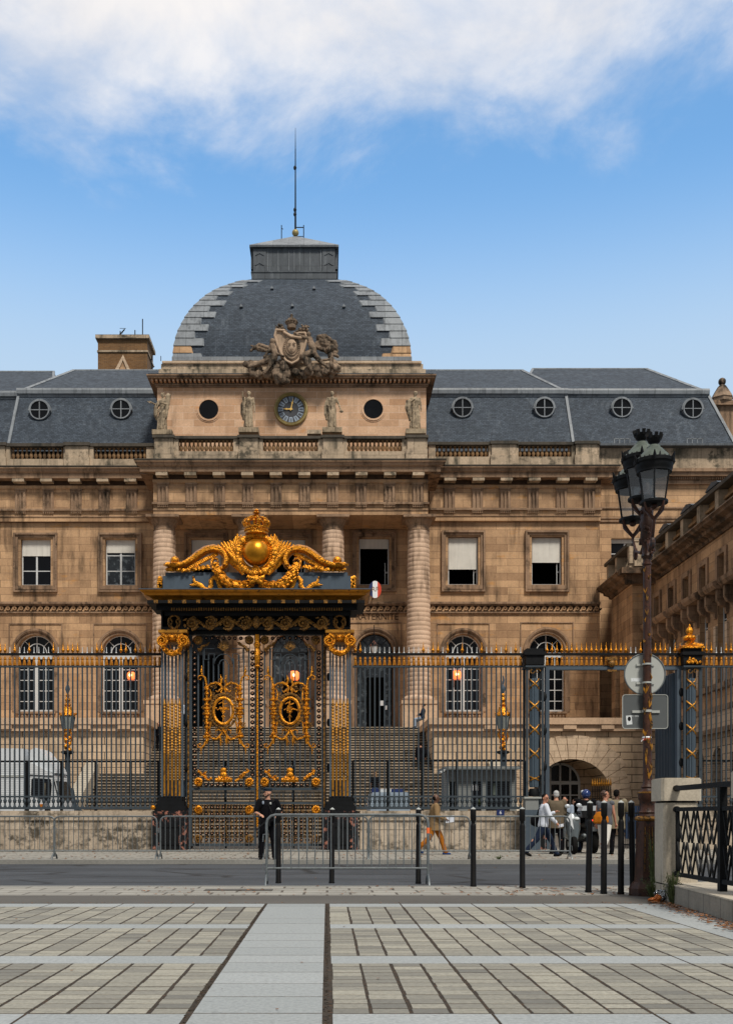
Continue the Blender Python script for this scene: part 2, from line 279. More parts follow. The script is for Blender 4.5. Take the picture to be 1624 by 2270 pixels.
# ------------------------------------------------------------ mesh kit
W = {}
def X(u, d): return (u - U0) / F * d
def Z(v, d): return CH - (v - HZ) / F * d
def GD(v): return F * CH / (v - HZ)
def tag(o, label=None, cat=None, group=None, kind=None):
    if label: o['label'] = label
    if cat: o['category'] = cat
    if group: o['group'] = group
    if kind: o['kind'] = kind
    return o
def thing(name, label, cat, loc=(0, 0, 0), rz=0.0, group=None, world=True):
    """Empty at the thing's base. world=True: its parts are given in world coordinates."""
    o = bpy.data.objects.new(name, None); COL.objects.link(o); o.location = loc; o.rotation_euler = (0, 0, rz)
    o.empty_display_size = 0.2
    W[o.name] = Vector(loc) if world else Vector((0, 0, 0))
    return tag(o, label, cat, group)
class MB:
    def __init__(s): s.v = []; s.f = []; s.m = []; s.tone = None; s.tones = []; s.mi = 0
    def add(s, vs, fs):
        b = len(s.v); s.v.extend([tuple(p) for p in vs])
        for f in fs: s.f.append([b + i for i in f]); s.m.append(s.mi); s.tones.append(s.tone or 0.0)
        return s
    def box(s, x0, x1, y0, y1, z0, z1):
        if x0 > x1: x0, x1 = x1, x0
        if y0 > y1: y0, y1 = y1, y0
        if z0 > z1: z0, z1 = z1, z0
        return s.add([(x0, y0, z0), (x1, y0, z0), (x1, y1, z0), (x0, y1, z0), (x0, y0, z1), (x1, y0, z1), (x1, y1, z1), (x0, y1, z1)],
                     [(3, 2, 1, 0), (4, 5, 6, 7), (0, 1, 5, 4), (1, 2, 6, 5), (2, 3, 7, 6), (3, 0, 4, 7)])
    def bbox(s, x0, x1, y0, y1, z0, z1, b=0.01):
        """box with bevelled top edges"""
        vs = [(x0, y0, z0), (x1, y0, z0), (x1, y1, z0), (x0, y1, z0), (x0, y0, z1 - b), (x1, y0, z1 - b), (x1, y1, z1 - b), (x0, y1, z1 - b),
              (x0 + b, y0 + b, z1), (x1 - b, y0 + b, z1), (x1 - b, y1 - b, z1), (x0 + b, y1 - b, z1)]
        return s.add(vs, [(0, 1, 5, 4), (1, 2, 6, 5), (2, 3, 7, 6), (3, 0, 4, 7), (4, 5, 9, 8), (5, 6, 10, 9), (6, 7, 11, 10), (7, 4, 8, 11), (8, 9, 10, 11), (3, 2, 1, 0)])
    def prism(s, poly, a0, a1, ax='y'):
        """poly (p,q) extruded: ax y -> (p,a,q); ax x -> (a,p,q); ax z -> (p,q,a)"""
        g = {'y': lambda p, q, a: (p, a, q), 'x': lambda p, q, a: (a, p, q), 'z': lambda p, q, a: (p, q, a)}[ax]
        n = len(poly); vs = [g(p, q, a0) for p, q in poly] + [g(p, q, a1) for p, q in poly]
        fs = [list(range(n)), list(range(2 * n - 1, n - 1, -1))] + [(i, n + i, n + (i + 1) % n, (i + 1) % n) for i in range(n)]
        return s.add(vs, fs)
    def lathe(s, prof, c=(0, 0, 0), n=16, flute=None, sq=False, rot=0.0):
        vs = []; cx, cy, cz = c
        for k, (r, z) in enumerate(prof):
            for i in range(n):
                a = 2 * pi * i / n + rot; rr = r * (1 + (flute(a, k) if flute else 0))
                vs.append((cx + rr * cos(a), cy + rr * sin(a), cz + z))
        fs = []
        for k in range(len(prof) - 1):
            for i in range(n):
                j = (i + 1) % n; fs.append((k * n + i, k * n + j, (k + 1) * n + j, (k + 1) * n + i))
        fs.append(list(range(n - 1, -1, -1))); fs.append([(len(prof) - 1) * n + i for i in range(n)])
        return s.add(vs, fs)
    def cyl(s, p0, p1, r0, r1=None, n=8):
        return s.tube([p0, p1], [r0, r0 if r1 is None else r1], n)
    def tube(s, pts, rad, n=6, flat=1.0, up=None, closed=False):
        pts = [Vector(p) for p in pts]
        if not hasattr(rad, '__len__'): rad = [rad] * len(pts)
        if len(rad) != len(pts):
            rad = [rad[0] + (rad[-1] - rad[0]) * i / (len(pts) - 1) for i in range(len(pts))] if len(rad) == 2 else [rad[min(len(rad) - 1, int(i * len(rad) / len(pts)))] for i in range(len(pts))]
        N = len(pts); vs = []; prev = None
        for i, p in enumerate(pts):
            if closed: t = pts[(i + 1) % N] - pts[i - 1]
            else: t = pts[min(i + 1, N - 1)] - pts[max(i - 1, 0)]
            if t.length < 1e-9: t = Vector((0, 0, 1))
            t.normalize()
            if prev is None:
                a = Vector(up) if up else (Vector((0, 1, 0)) if abs(t.y) < 0.9 else Vector((1, 0, 0)))
            else: a = prev
            a = (a - t * a.dot(t))
            if a.length < 1e-6: a = t.orthogonal()
            a.normalize(); prev = a; b = t.cross(a)
            for k in range(n):
                th = 2 * pi * (k + 0.5) / n
                vs.append(p + a * (cos(th) * rad[i] * flat) + b * (sin(th) * rad[i]))
        fs = []
        for i in range(N if closed else N - 1):
            j = (i + 1) % N
            for k in range(n): l = (k + 1) % n; fs.append((i * n + k, i * n + l, j * n + l, j * n + k))
        if not closed: fs.append(list(range(n - 1, -1, -1))); fs.append([(N - 1) * n + k for k in range(n)])
        return s.add(vs, fs)
    def ball(s, c, r, n=10, m=6):
        if not hasattr(r, '__len__'): r = (r, r, r)
        vs = [(c[0], c[1], c[2] - r[2])]
        for k in range(1, m):
            ph = -pi / 2 + pi * k / m
            for i in range(n): a = 2 * pi * i / n; vs.append((c[0] + r[0] * cos(ph) * cos(a), c[1] + r[1] * cos(ph) * sin(a), c[2] + r[2] * sin(ph)))
        vs.append((c[0], c[1], c[2] + r[2])); L = len(vs) - 1; fs = []
        for i in range(n): fs.append((0, 1 + (i + 1) % n, 1 + i))
        for k in range(m - 2):
            for i in range(n): a = 1 + k * n + i; b = 1 + k * n + (i + 1) % n; fs.append((a, b, b + n, a + n))
        for i in range(n): fs.append((L, 1 + (m - 2) * n + i, 1 + (m - 2) * n + (i + 1) % n))
        return s.add(vs, fs)
    def caps(s, p0, p1, r0, r1, n=10):
        p0 = Vector(p0); p1 = Vector(p1); d = p1 - p0
        if d.length < 1e-6: return s.ball(p0, r0)
        d.normalize(); pts = []; rr = []
        for k in range(4): a = pi / 2 * k / 4; pts.append(p0 - d * r0 * cos(a)); rr.append(max(r0 * sin(a), r0 * 0.08))
        pts.append(p0); rr.append(r0); pts.append(p1); rr.append(r1)
        for k in range(3, -1, -1): a = pi / 2 * k / 4; pts.append(p1 + d * r1 * cos(a)); rr.append(max(r1 * sin(a), r1 * 0.08))
        return s.tube(pts, rr, n)
    def loft(s, rings, n=16, flute=None):
        """rings: (center, rx, ry[, nx tilt])"""
        vs = []
        for k, rg in enumerate(rings):
            c, rx, ry = rg[:3]
            for i in range(n):
                a = 2 * pi * i / n; q = 1 + (flute(a, k) if flute else 0)
                vs.append((c[0] + rx * q * cos(a), c[1] + ry * q * sin(a), c[2] + (rg[3] * sin(a) if len(rg) > 3 else 0)))
        fs = []
        for k in range(len(rings) - 1):
            for i in range(n): j = (i + 1) % n; fs.append((k * n + i, k * n + j, (k + 1) * n + j, (k + 1) * n + i))
        fs.append(list(range(n - 1, -1, -1))); fs.append([(len(rings) - 1) * n + i for i in range(n)])
        return s.add(vs, fs)
    def build(s, name, mat, parent=None, smooth=False, voxel=None, tone=False, sm_it=0):
        me = bpy.data.meshes.new(name)
        off = W.get(parent.name, Vector((0, 0, 0))) if parent is not None else Vector((0, 0, 0))
        me.from_pydata([(a - off.x, b - off.y, c - off.z) for a, b, c in s.v], [], s.f)
        for mm in (mat if isinstance(mat, (list, tuple)) else [mat]): me.materials.append(MATS[mm])
        if isinstance(mat, (list, tuple)):
            for p, i in zip(me.polygons, s.m): p.material_index = i
        if tone:
            at = me.attributes.new('tone', 'FLOAT', 'FACE')
            for i, tv in enumerate(s.tones): at.data[i].value = tv
        if smooth:
            for p in me.polygons: p.use_smooth = True
            if smooth != 'all' and not voxel:
                try: me.set_sharp_from_angle(angle=radians(42))
                except Exception: pass
        me.update()
        o = bpy.data.objects.new(name, me); COL.objects.link(o)
        if parent is not None: o.parent = parent; W[o.name] = off
        else: W[o.name] = Vector((0, 0, 0))
        if voxel:
            r = o.modifiers.new('Remesh', 'REMESH'); r.mode = 'VOXEL'; r.voxel_size = voxel; r.use_smooth_shade = True
            if sm_it: q = o.modifiers.new('Smooth', 'SMOOTH'); q.iterations = sm_it; q.factor = 0.5
        return o
def copy_tree(o, parent=None):
    c = o.copy(); COL.objects.link(c); c.parent = parent; W[c.name] = W.get(o.name, Vector((0, 0, 0)))
    for ch in list(o.children): copy_tree(ch, c)
    return c
def text_part(name, txt, size, loc, mat, parent, extrude=0.01, rot=(pi / 2, 0, 0), sx=1.0):
    cu = bpy.data.curves.new(name + '_c', 'FONT'); cu.body = txt; cu.size = size; cu.extrude = extrude; cu.align_x = 'CENTER'; cu.align_y = 'CENTER'
    to = bpy.data.objects.new(name + '_t', cu); COL.objects.link(to)
    dg = bpy.context.evaluated_depsgraph_get(); me = bpy.data.meshes.new_from_object(to.evaluated_get(dg))
    bpy.data.objects.remove(to); bpy.data.curves.remove(cu)
    me.name = name
    me.transform(Matrix.Diagonal((sx, 1, 1, 1)))
    me.transform(Matrix.Rotation(rot[0], 4, 'X')); me.transform(Matrix.Rotation(rot[2], 4, 'Z'))
    off = W.get(parent.name, Vector((0, 0, 0)))
    me.transform(Matrix.Translation(Vector(loc) - off))
    me.materials.clear(); me.materials.append(MATS[mat])
    o = bpy.data.objects.new(name, me); COL.objects.link(o); o.parent = parent; W[o.name] = off
    return o
def spiral(cx, cz, y, r, turns=1.6, a0=0.0, dr=1, n=22, r1=0.15):
    return [(cx + cos(a0 + dr * 2 * pi * turns * i / n) * r * (1 - (1 - r1) * i / n), y, cz + sin(a0 + dr * 2 * pi * turns * i / n) * r * (1 - (1 - r1) * i / n)) for i in range(n + 1)]
def wall(mb, x0, x1, z0, z1, y, th, ops):
    """solid wall from y to y+th with openings (cx, width, zbottom, ztop, arched)"""
    ops = sorted(ops); cur = x0
    for cx, wd, zb, zt, ar in ops:
        a, b = cx - wd / 2, cx + wd / 2
        mb.box(cur, a, y, y + th, z0, z1)
        if zb > z0: mb.box(a, b, y, y + th, z0, zb)
        if ar:
            sp = zt - wd / 2; n = 12
            pts = [(cx - wd / 2 * cos(pi * i / n), sp + wd / 2 * sin(pi * i / n)) for i in range(n + 1)]
            for i in range(n):
                p, q = pts[i], pts[i + 1]
                mb.prism([(p[0], p[1]), (q[0], q[1]), (q[0], z1), (p[0], z1)], y, y + th)
        else: mb.box(a, b, y, y + th, zt, z1)
        cur = b
    mb.box(cur, x1, y, y + th, z0, z1)
def arch_strip(mb, cx, sp, r0, r1, y0, y1, n=16, a0=0.0, a1=pi):
    for i in range(n):
        a, b = a0 + (a1 - a0) * i / n, a0 + (a1 - a0) * (i + 1) / n
        mb.prism([(cx - r0 * cos(a), sp + r0 * sin(a)), (cx - r1 * cos(a), sp + r1 * sin(a)), (cx - r1 * cos(b), sp + r1 * sin(b)), (cx - r0 * cos(b), sp + r0 * sin(b))], y0, y1)
def frame_rect(mb, x0, x1, z0, z1, t, y0, y1, bottom=True):
    mb.box(x0, x0 + t, y0, y1, z0, z1); mb.box(x1 - t, x1, y0, y1, z0, z1); mb.box(x0 + t, x1 - t, y0, y1, z1 - t, z1)
    if bottom: mb.box(x0 + t, x1 - t, y0, y1, z0, z0 + t)
# ============================================================ GROUND
def strip(name, x0, x1, d0, d1, z, mat, thick=None):
    mb = MB()
    if thick: mb.box(x0, x1, d0, d1, z - thick, z)
    else: mb.add([(x0, d0, z), (x1, d0, z), (x1, d1, z), (x0, d1, z)], [(0, 1, 2, 3)])
    return tag(mb.build(name, mat), kind='structure')
strip('ground', -1500, 1500, -60, 2500, -0.30, 'yard_ground')
strip('road', -70, 70, 16.1, 25.75, -0.10, 'asphalt')
strip('pavement', -70, 70, 14.12, 15.9, 0.0, 'paver', 0.29)
strip('kerb', -70, 70, 15.9, 16.1, 0.004, 'kerb_stone', 0.29)
strip('asphalt_strip', -70, 70, 12.80, 14.12, 0.003, 'asphalt_path', 0.28)
strip('far_kerb', -70, 70, 25.75, 25.98, 0.004, 'kerb_stone', 0.29)
strip('far_pavement', -70, 70, 25.98, 34.9, 0.0, 'paver', 0.29)
strip('courtyard', -70, 70, 34.9, 90, 0.0, 'yard_ground', 0.29)
strip('joint_bed', -70, 70, -8, 12.80, -0.0012, 'moss', 0.28)

JR = 0.006
bands = [(12.80, 12.36), (10.36, 9.98), (8.00, 7.58), (5.65, 5.24), (3.1, 2.7)]
cells = [(12.36, 10.36), (9.98, 8.00), (7.58, 5.65), (5.24, 3.1)]
g = MB()
XL, XM = -0.72, -0.022      # granite path between the setts
rows = [12.80, 12.36, 10.95, 10.42, 9.52, 9.0, 8.52, 8.04, 7.63, 7.16, 6.67, 6.18, 5.66, 5.24, 4.75, 4.3, 3.8, 3.3, 2.7]
for a, b in zip(rows, rows[1:]):
    g.bbox(XL + 0.016, XM - 0.004, b + 0.013, a - 0.008, -0.05, random.uniform(0, 0.0012), 0.0012); g.tone = random.uniform(.2, .8)
CW = 0.842
for y1, y0 in bands:
    for k in range(4): g.bbox(0.02 + k * CW + 0.008, 0.02 + (k + 1) * CW - 0.008, y0 + .010, y1 - .010, -0.05, random.uniform(0, 0.0012), 0.0012); g.tone = random.uniform(.2, .8)
    for k in range(14): g.bbox(XL - 0.01 - (k + 1) * CW + 0.008, XL - 0.01 - k * CW - 0.008, y0 + .010, y1 - .010, -0.05, random.uniform(0, 0.0012), 0.0012); g.tone = random.uniform(.2, .8)
yy = 12.8
while yy > 2.7:
    L = random.uniform(0.7, 1.25)
    for xa, xb in ((3.40, 4.1), (4.112, 5.2), (5.212, 6.4), (6.412, 8.0)):
        g.bbox(xa, xb, yy - L + .006, yy - .004, -0.05, random.uniform(0, 0.0012), 0.0012); g.tone = random.uniform(.2, .8)
    yy -= L
tag(g.build('granite_paving', 'granite_slab', tone=True), kind='structure')
s = MB()
def setts(x0, y0, y1, ncol):
    cw = CW / 4
    for c in range(ncol):
        jw = 0.011 if (c % 4) else 0.010
        xa, xb = x0 + c * cw + jw + random.uniform(-.003, .004), x0 + (c + 1) * cw - 0.009
        if c % 4 == 3: xb -= 0.004
        y = y1; n = 13; st = (y1 - y0) / n
        base = random.random()
        for i in range(n):
            a, b = y - st + random.uniform(.008, .018), y - random.uniform(.004, .010); y -= st
            zt = random.uniform(0.0, 0.0022); e = random.uniform(-.004, .004)
            s.tone = min(1, max(0, 0.5 * base + random.gauss(0.32, 0.22)))
            s.bbox(xa + e, xb + e * .5, a, b, -0.05, zt, random.uniform(.0012, .002))
for y1, y0 in cells:
    setts(0.02, y0, y1, 16)
    for k in range(14): setts(XL - 0.01 - (k + 1) * CW, y0, y1, 4)
tag(s.build('stone_setts', 'sett', tone=True), kind='structure')
# brown moss swelling out of the two long joints
m_ = MB()
for jx, sc in ((0.0, 1.0), (XL - 0.002, 1.0)):
    for i in range(900):
        y = random.uniform(3.0, 12.7); q = (sin(y * 5) + sin(y * 2.3 + jx * 9) + 2) / 4; r = random.uniform(.003, .007) * (0.6 + .9 * q)
        m_.ball((jx - .004 + random.gauss(0, 0.004 + .007 * q), y, random.uniform(-.005, .002)), (r * 1.3, r * 1.7, r * .5), 5, 3)
for k in range(1, 4):
    for i in range(120):
        y = random.uniform(3.0, 12.7); r = random.uniform(.004, .009)
        m_.ball((0.02 + k * CW + random.gauss(0, .004), y, -.004), (r * 1.2, r * 2, r * .6), 5, 3)
tag(m_.build('joint_moss', 'moss'), 'brown moss and crumbs filling the long joints of the paving', 'moss', kind='stuff')

# dry leaves
lf = MB()
def leaf(x, y, z, r):
    a = random.uniform(0, 2 * pi); n = 7; cu = random.uniform(.1, .5) * r
    pts = [(0, 0, cu * .3)]
    for i in range(n): t = 2 * pi * i / n; rr = r * random.uniform(.45, 1.0); pts.append((rr * cos(t), rr * .7 * sin(t), random.uniform(0, cu)))
    lf.add([(x + px * cos(a) - py * sin(a), y + px * sin(a) + py * cos(a), z + pz + .003) for px, py, pz in pts], [(0, 1 + i, 1 + (i + 1) % n) for i in range(n)])
for i in range(260): leaf(random.uniform(-3, 7), random.uniform(14.1, 15.95), 0.004, random.uniform(.015, .045))
for i in range(90): leaf(random.uniform(2, 5), random.uniform(14.0, 15.6), 0.004, random.uniform(.03, .06))
for i in range(500): leaf(random.uniform(-12, 13), random.uniform(26.1, 34), 0.004, random.uniform(.03, .07))
for i in range(160): leaf(random.uniform(-12, 13), 26.2 + abs(random.gauss(0, .5)), 0.004, random.uniform(.03, .07))
for i in range(60): leaf(random.uniform(-6, 6), random.uniform(5.2, 13.9), 0.004, random.uniform(.008, .022))
for i in range(150): leaf(random.uniform(-4, 5), random.gauss(12.85, .04), 0.004, random.uniform(.008, .022))
for i in range(40): leaf(random.gauss(3.45, .5), random.gauss(12.4, .5), 0.004, random.uniform(.01, .03))
for i in range(420):
    y = random.uniform(9.0, 13.0); x = 4.145 - (13.6 - y) * 0.073
    leaf(x - 0.05 - abs(random.gauss(0, .12)), y, 0.004 + random.uniform(0, .02), random.uniform(.02, .045))
for i in range(30): leaf(random.uniform(-10, 10), random.uniform(17, 25), -0.098, random.uniform(.02, .05))
tag(lf.build('dry_leaves', 'leaf_dry'), 'scattered brown dry leaves lying on the pavements', 'leaves', kind='stuff')
# manhole slab on the near pavement
mh = MB(); mh.box(X(455, 15.2), X(605, 15.2), 15.0, 15.28, 0.002, 0.008)
tag(mh.build('drain_cover', 'asphalt_path'), 'dark flat drain cover set in the near pavement', 'drain cover')
# small weed on far kerb
def weed_mesh(mb, x, y, z, h, n, sp):
    for i in range(n):
        a = random.uniform(0, 2 * pi); l = h * random.uniform(.4, 1); q = random.uniform(.2, 1) * sp
        p0 = Vector((x + cos(a) * q * .3, y + sin(a) * q * .3, z)); p1 = p0 + Vector((cos(a) * q * .5, sin(a) * q * .5, l * .6)); p2 = p1 + Vector((cos(a) * q * .7, sin(a) * q * .7, l * .4))
        wv = Vector((-sin(a), cos(a), 0)) * .006
        mb.add([p0 - wv, p0 + wv, p1 + wv, p1 - wv, p2], [(0, 1, 2, 3), (3, 2, 4)])
        for k in range(6):
            t = random.uniform(.2, 1); c = p0.lerp(p1, t) if random.random() < .5 else p1.lerp(p2, t); d = Vector((random.gauss(0, 1), random.gauss(0, 1), random.gauss(.3, .6))).normalized() * random.uniform(.015, .035); e = d.cross(Vector((0, 0, 1))).normalized() * .008
            mb.add([c, c + d * .5 + e, c + d, c + d * .5 - e], [(0, 1, 2, 3)])
for (u, d, h, n, sp, lab) in ((1490, 12.75, .40, 130, .09, 'bushy green weed between the litter and the low wall'), (1448, 13.6, .30, 70, .14, 'short weed growing behind the crumpled litter'), (1447, 13.75, 0.85, 90, .06, 'tall thin weed growing up against the stone pillar'), (1105, 26.1, .12, 24, .1, 'small yellowish weed on the far kerb behind the walking man')):
    mb = MB(); weed_mesh(mb, X(u, d), d, 0, h, n, sp); 
    tag(mb.build('weed', 'weed'), lab, 'plant', 'weeds in the paving joints')
# crumpled litter
t = thing('litter', 'crumpled orange and silver plastic packet lying by the pillar foot', 'litter', (X(1459, 12.9), 12.9, 0))
def crumple(m, c, rx, ry, rz_, n=26):
    q_ = MB(); q_.ball((0, 0, 0), 1.0, 9, 7); q_.v = [(c[0] + x * rx * random.uniform(.6, 1.2), c[1] + y * ry * random.uniform(.6, 1.2), max(.003, c[2] + z * rz_ * random.uniform(.6, 1.2))) for x, y, z in q_.v]; m.add(q_.v, q_.f)
mb = MB(); crumple(mb, (X(1450, 12.9), 12.9, .035), .085, .05, .04); crumple(mb, (X(1456, 12.9), 12.87, .06), .05, .04, .05); mb.build('wrapper', 'orange_wrap', t)
mb = MB(); crumple(mb, (X(1466, 12.9), 12.88, .085), .06, .05, .085); crumple(mb, (X(1457, 12.9), 12.9, .12), .05, .04, .04); mb.build('foil', 'foil', t)
# ============================================================ STONE PILLAR, LOW WALL, RAILING (right foreground)
# wall line runs from the pillar towards the camera
PD = 13.9
wx0 = lambda y: 4.145 - (13.6 - y) * 0.073          # left face of the low wall
t = thing('low_wall', 'low stone kerb wall running from the pillar towards the viewer', 'wall', (4.5, 12.5, 0))
mb = MB(); w0, w1 = wx0(13.3), wx0(3)
mb.prism([(w0, 13.3), (w1, 3.0), (w1 + .95, 3.0), (w0 + .95, 13.3)], 0, 0.215, 'z'); mb.build('wall', 'stone_kerbwall', t)
mb = MB(); mb.prism([(w0 - .01, 13.3), (w1 - .01, 3.0), (w1 + .96, 3.0), (w0 + .96, 13.3)], 0.215, 0.23, 'z'); mb.build('coping', 'stone_pier', t)
def pillar(cx, cy, ang, label, zs=1.0):
    t = thing('stone_pillar', label, 'pillar', (cx, cy, 0), ang, 'stone pillars of the railing', world=False)
    def octo(hw, hd, c): return [(-hw + c, -hd), (hw - c, -hd), (hw, -hd + c), (hw, hd - c), (hw - c, hd), (-hw + c, hd), (-hw, hd - c), (-hw, -hd + c)]
    mb = MB(); mb.prism(octo(.215, .25, .03), 0, .20, 'z'); mb.build('plinth', 'stone_pier', t)
    mb = MB(); mb.prism(octo(.195, .22, .03), .20, .218, 'z'); mb.prism(octo(.185, .21, .03), 1.20, 1.225, 'z'); mb.build('joint', 'black', t)
    mb = MB(); mb.prism(octo(.207, .235, .03), .218, 1.20, 'z'); mb.build('shaft', 'stone_pier', t)
    mb = MB(); mb.prism(octo(.24, .27, .03), 1.225, 1.49, 'z'); mb.prism(octo(.23, .26, .03), 1.49, 1.503, 'z'); mb.build('cap', 'stone_pier', t)
    return t
pillar(4.31, 13.37, radians(-3), 'pale stone pillar beside the foot of the street lamp')
pillar(4.41, 10.95, radians(-3), 'pale stone pillar cut off by the right edge of the photo')
# railing between the pillars
t = thing('bridge_railing', 'black iron lattice railing on the low wall between two stone pillars', 'railing', (4.2, 12.2, 0.23))
ra = (4.235, 13.10); rb = (4.23, 11.2); RX = lambda k: (ra[0] + (rb[0] - ra[0]) * k, ra[1] + (rb[1] - ra[1]) * k)
def rail(name, k0, k1, z, w, h):
    mb = MB(); a, b = RX(k0), RX(k1)
    mb.prism([(a[0] - w, a[1]), (b[0] - w, b[1]), (b[0] + w, b[1]), (a[0] + w, a[1])], z - h, z + h, 'z'); mb.build(name, 'iron_black', t)
rail('handrail', 0.0, 1.0, 1.375, .04, .028); rail('rail', 0.0, 1.0, 1.12, .026, .024); rail('rail', 0.0, 1.0, .335, .026, .024)
for k in (.80,):
    a = RX(k); mb = MB(); mb.box(a[0] - .04, a[0] + .04, a[1] - .04, a[1] + .04, .23, 1.347); mb.build('post', 'iron_black', t)
for k in (.015, .985):
    a = RX(k); mb = MB(); mb.box(a[0] - .02, a[0] + .02, a[1] - .02, a[1] + .02, .36, 1.095); mb.build('post', 'iron_black', t)
for (ka, kb) in ((.03, .77), (.83, .97)):
    mb = MB(); nn = 4 if ka < .5 else 1; zb, zt = .36, 1.095; hh = (zt - zb) / 2.0
    st = (kb - ka) / nn
    def seg(k0, z0, k1, z1, o):
        a, b = RX(k0), RX(k1); mb.tube([(a[0] + o, a[1], z0), (b[0] + o, b[1], z1)], .013, 4)
    for i in range(nn):
        for (za, zc) in ((zb, zb + hh), (zb + hh, zt)):
            k0, k1 = ka + i * st, ka + (i + 1) * st; km = (k0 + k1) / 2
            seg(k0, za, km, zc, .009); seg(km, za, k0, zc, -.009); seg(km, za, k1, zc, -.009); seg(k1, za, km, zc, .009)
    mb.build('lattice', 'iron_black', t)
for z in (1.375, 1.12, .335):
    mb = MB(); a = RX(0.0); mb.ball((a[0], a[1], z), (.05, .05, .04), 8, 6); mb.build('socket', 'iron_black', t)

# ============================================================ BOLLARDS
def bollard_proto():
    t = thing('bollard', '', 'bollard', group='black bollards along the kerb', world=False)
    mb = MB(); mb.lathe([(.058, 0), (.058, .02), (.052, .03), (.050, .84), (.044, .86), (.036, .875)], n=16); mb.build('post', 'bollard_black', t, True)
    mb = MB(); mb.lathe([(.034, .875), (.036, .905), (.052, .925), (.054, 1.06), (.048, 1.075), (.0, 1.10)], n=16); mb.build('head', 'bollard_black', t, True)
    mb = MB(); mb.lathe([(.0, 1.0745), (.0495, 1.0745), (.0495, 1.079), (.001, 1.106)], n=16); mb.build('cap', 'sign_back', t, True)
    return t
bp = bollard_proto()
BL = [(617, 1961, 'leftmost bollard, standing behind the left end of the front barrier'), (735, 1961, 'second bollard from the left, behind the middle of the front barrier'), (926.5, 1962, 'bollard just behind the right end of the front barrier'),
      (1048.5, 1968, 'lone bollard standing right of the front barrier under the walking man'), (1157, 1971, 'lone bollard standing below the walking man in white shirt'),
      (1303, 1978, 'leftmost of the four close bollards near the street lamp'), (1337, 1981, 'second of the four close bollards, in front of the woman with the orange bag'), (1375, 1985, 'third of the four close bollards near the street lamp'), (1402, 1984, 'bollard standing right beside the foot of the street lamp')]
for i, (u, v, lab) in enumerate(BL):
    o = bp if i == 0 else copy_tree(bp); d = GD(v - (3 if i < 5 else 0)); d = max(d, 14.35)
    o.location = (X(u, d), d, 0.003); o['label'] = lab; s_ = 1.06 if i < 5 else 1.13; o.scale = (.80, .80, s_)
    o.rotation_euler = (random.gauss(0, .008), random.gauss(0, .012), random.uniform(0, 6))

# ============================================================ CROWD BARRIERS
def barrier(label, x0, x1, d, name='crowd_barrier', h=1.1, near=False, tilt=0):
    t = thing(name, label, 'barrier', ((x0 + x1) / 2, d, 0), 0, 'grey steel crowd barriers')
    r = .021; zb = .20 if not near else .25; cr = .13
    pts = [(x0, d, .06)] + [(x0, d, h - cr)] + [(x0 + cr * (1 - cos(a)), d, h - cr + cr * sin(a)) for a in (pi / 6, pi / 3, pi / 2)] + [(x1 - cr * (1 - cos(a)), d, h - cr + cr * sin(a)) for a in (pi / 2, pi / 3, pi / 6)] + [(x1, d, h - cr), (x1, d, .06)]
    mb = MB(); mb.tube(pts, r, 8); mb.tube([(x0, d, zb), (x1, d, zb)], r * .8, 8); mb.build('frame', 'steel', t, True)
    n = int((x1 - x0) / .118)
    for i in range(1, n):
        x = x0 + (x1 - x0) * i / n; zt = h - (cr - sqrt(max(0, cr * cr - max(0, cr - min(x - x0, x1 - x)) ** 2)))
        mb = MB(); mb.cyl((x, d, zb), (x, d, zt), .0085, n=6); mb.build('bar', 'steel', t, True)
    for x in (x0, x1):
        mb = MB(); sg = 1 if x == x0 else -1
        mb.tube([(x, d - .25, .0), (x, d - .2, .09), (x, d - .06, .15), (x, d, .155), (x, d + .06, .15), (x, d + .2, .09), (x, d + .25, .0)], .014, 6); mb.build('foot', 'steel', t, True)
        for zh in (h * .72, .32): mb = MB(); mb.tube([(x, d, zh), (x - sg * .05, d, zh), (x - sg * .055, d, zh - .11)], .009, 6); mb.build('hook', 'steel', t, True)
    return t
bd = 16.35
t = barrier('large steel barrier in front, standing at the near kerb', X(591, bd), X(948, bd), bd, h=1.06, near=True)
mb = MB(); mb.cyl((X(948, bd), bd, .78), (X(948, bd), bd, .865), .0235, n=10); mb.build('reflector', 'orange_mark', t, True)
rd = 26.25
for u0, u1, lab in ((-110, 122, 'barrier cut off by the left edge, in front of the stained wall'), (120.5, 348, 'second barrier from the left, in front of the white truck wall'), (356, 585, 'barrier standing in front of the left half of the golden gate'),
                    (594, 815, 'far barrier partly hidden behind the police officer and the front barrier'), (818, 1040, 'far barrier behind the walking man in the tan jacket'), (1043, 1262, 'rightmost barrier, in front of the walking man in white shirt')):
    barrier(lab, X(u0, rd), X(u1, rd), rd, h=1.04)

# ============================================================ BASE WALL + MAIN FENCE
FD = 34.3
def fx(u): return X(u, FD)
def fz(v): return Z(v, FD)
WT = fz(1797)
def base_wall(u0, u1, lab):
    t = thing('base_wall', lab, 'wall', ((fx(u0) + fx(u1)) / 2, FD, 0), 0, 'stone base walls under the railings')
    mb = MB(); mb.box(fx(u0), fx(u1), FD - .28, FD + .30, 0, WT - .30); mb.build('wall', 'stone_wall_base', t)
    mb = MB(); mb.box(fx(u0), fx(u1), FD - .33, FD + .35, WT - .30, WT - .025); mb.box(fx(u0) + .02, fx(u1) - .02, FD - .31, FD + .33, WT - .025, WT); mb.build('coping', 'stone_wall_base', t)
    return t
base_wall(-160, 346, 'mould-stained stone base wall left of the golden gate')
wr = base_wall(797, 1150, 'pale stone base wall right of the golden gate')
base_wall(1545, 1800, 'stone base wall at the far right behind the lattice railing')
t = thing('house_number', 'small blue house number plate reading 6 on the base wall', 'number plate', (fx(1105), FD - .35, fz(1801)))
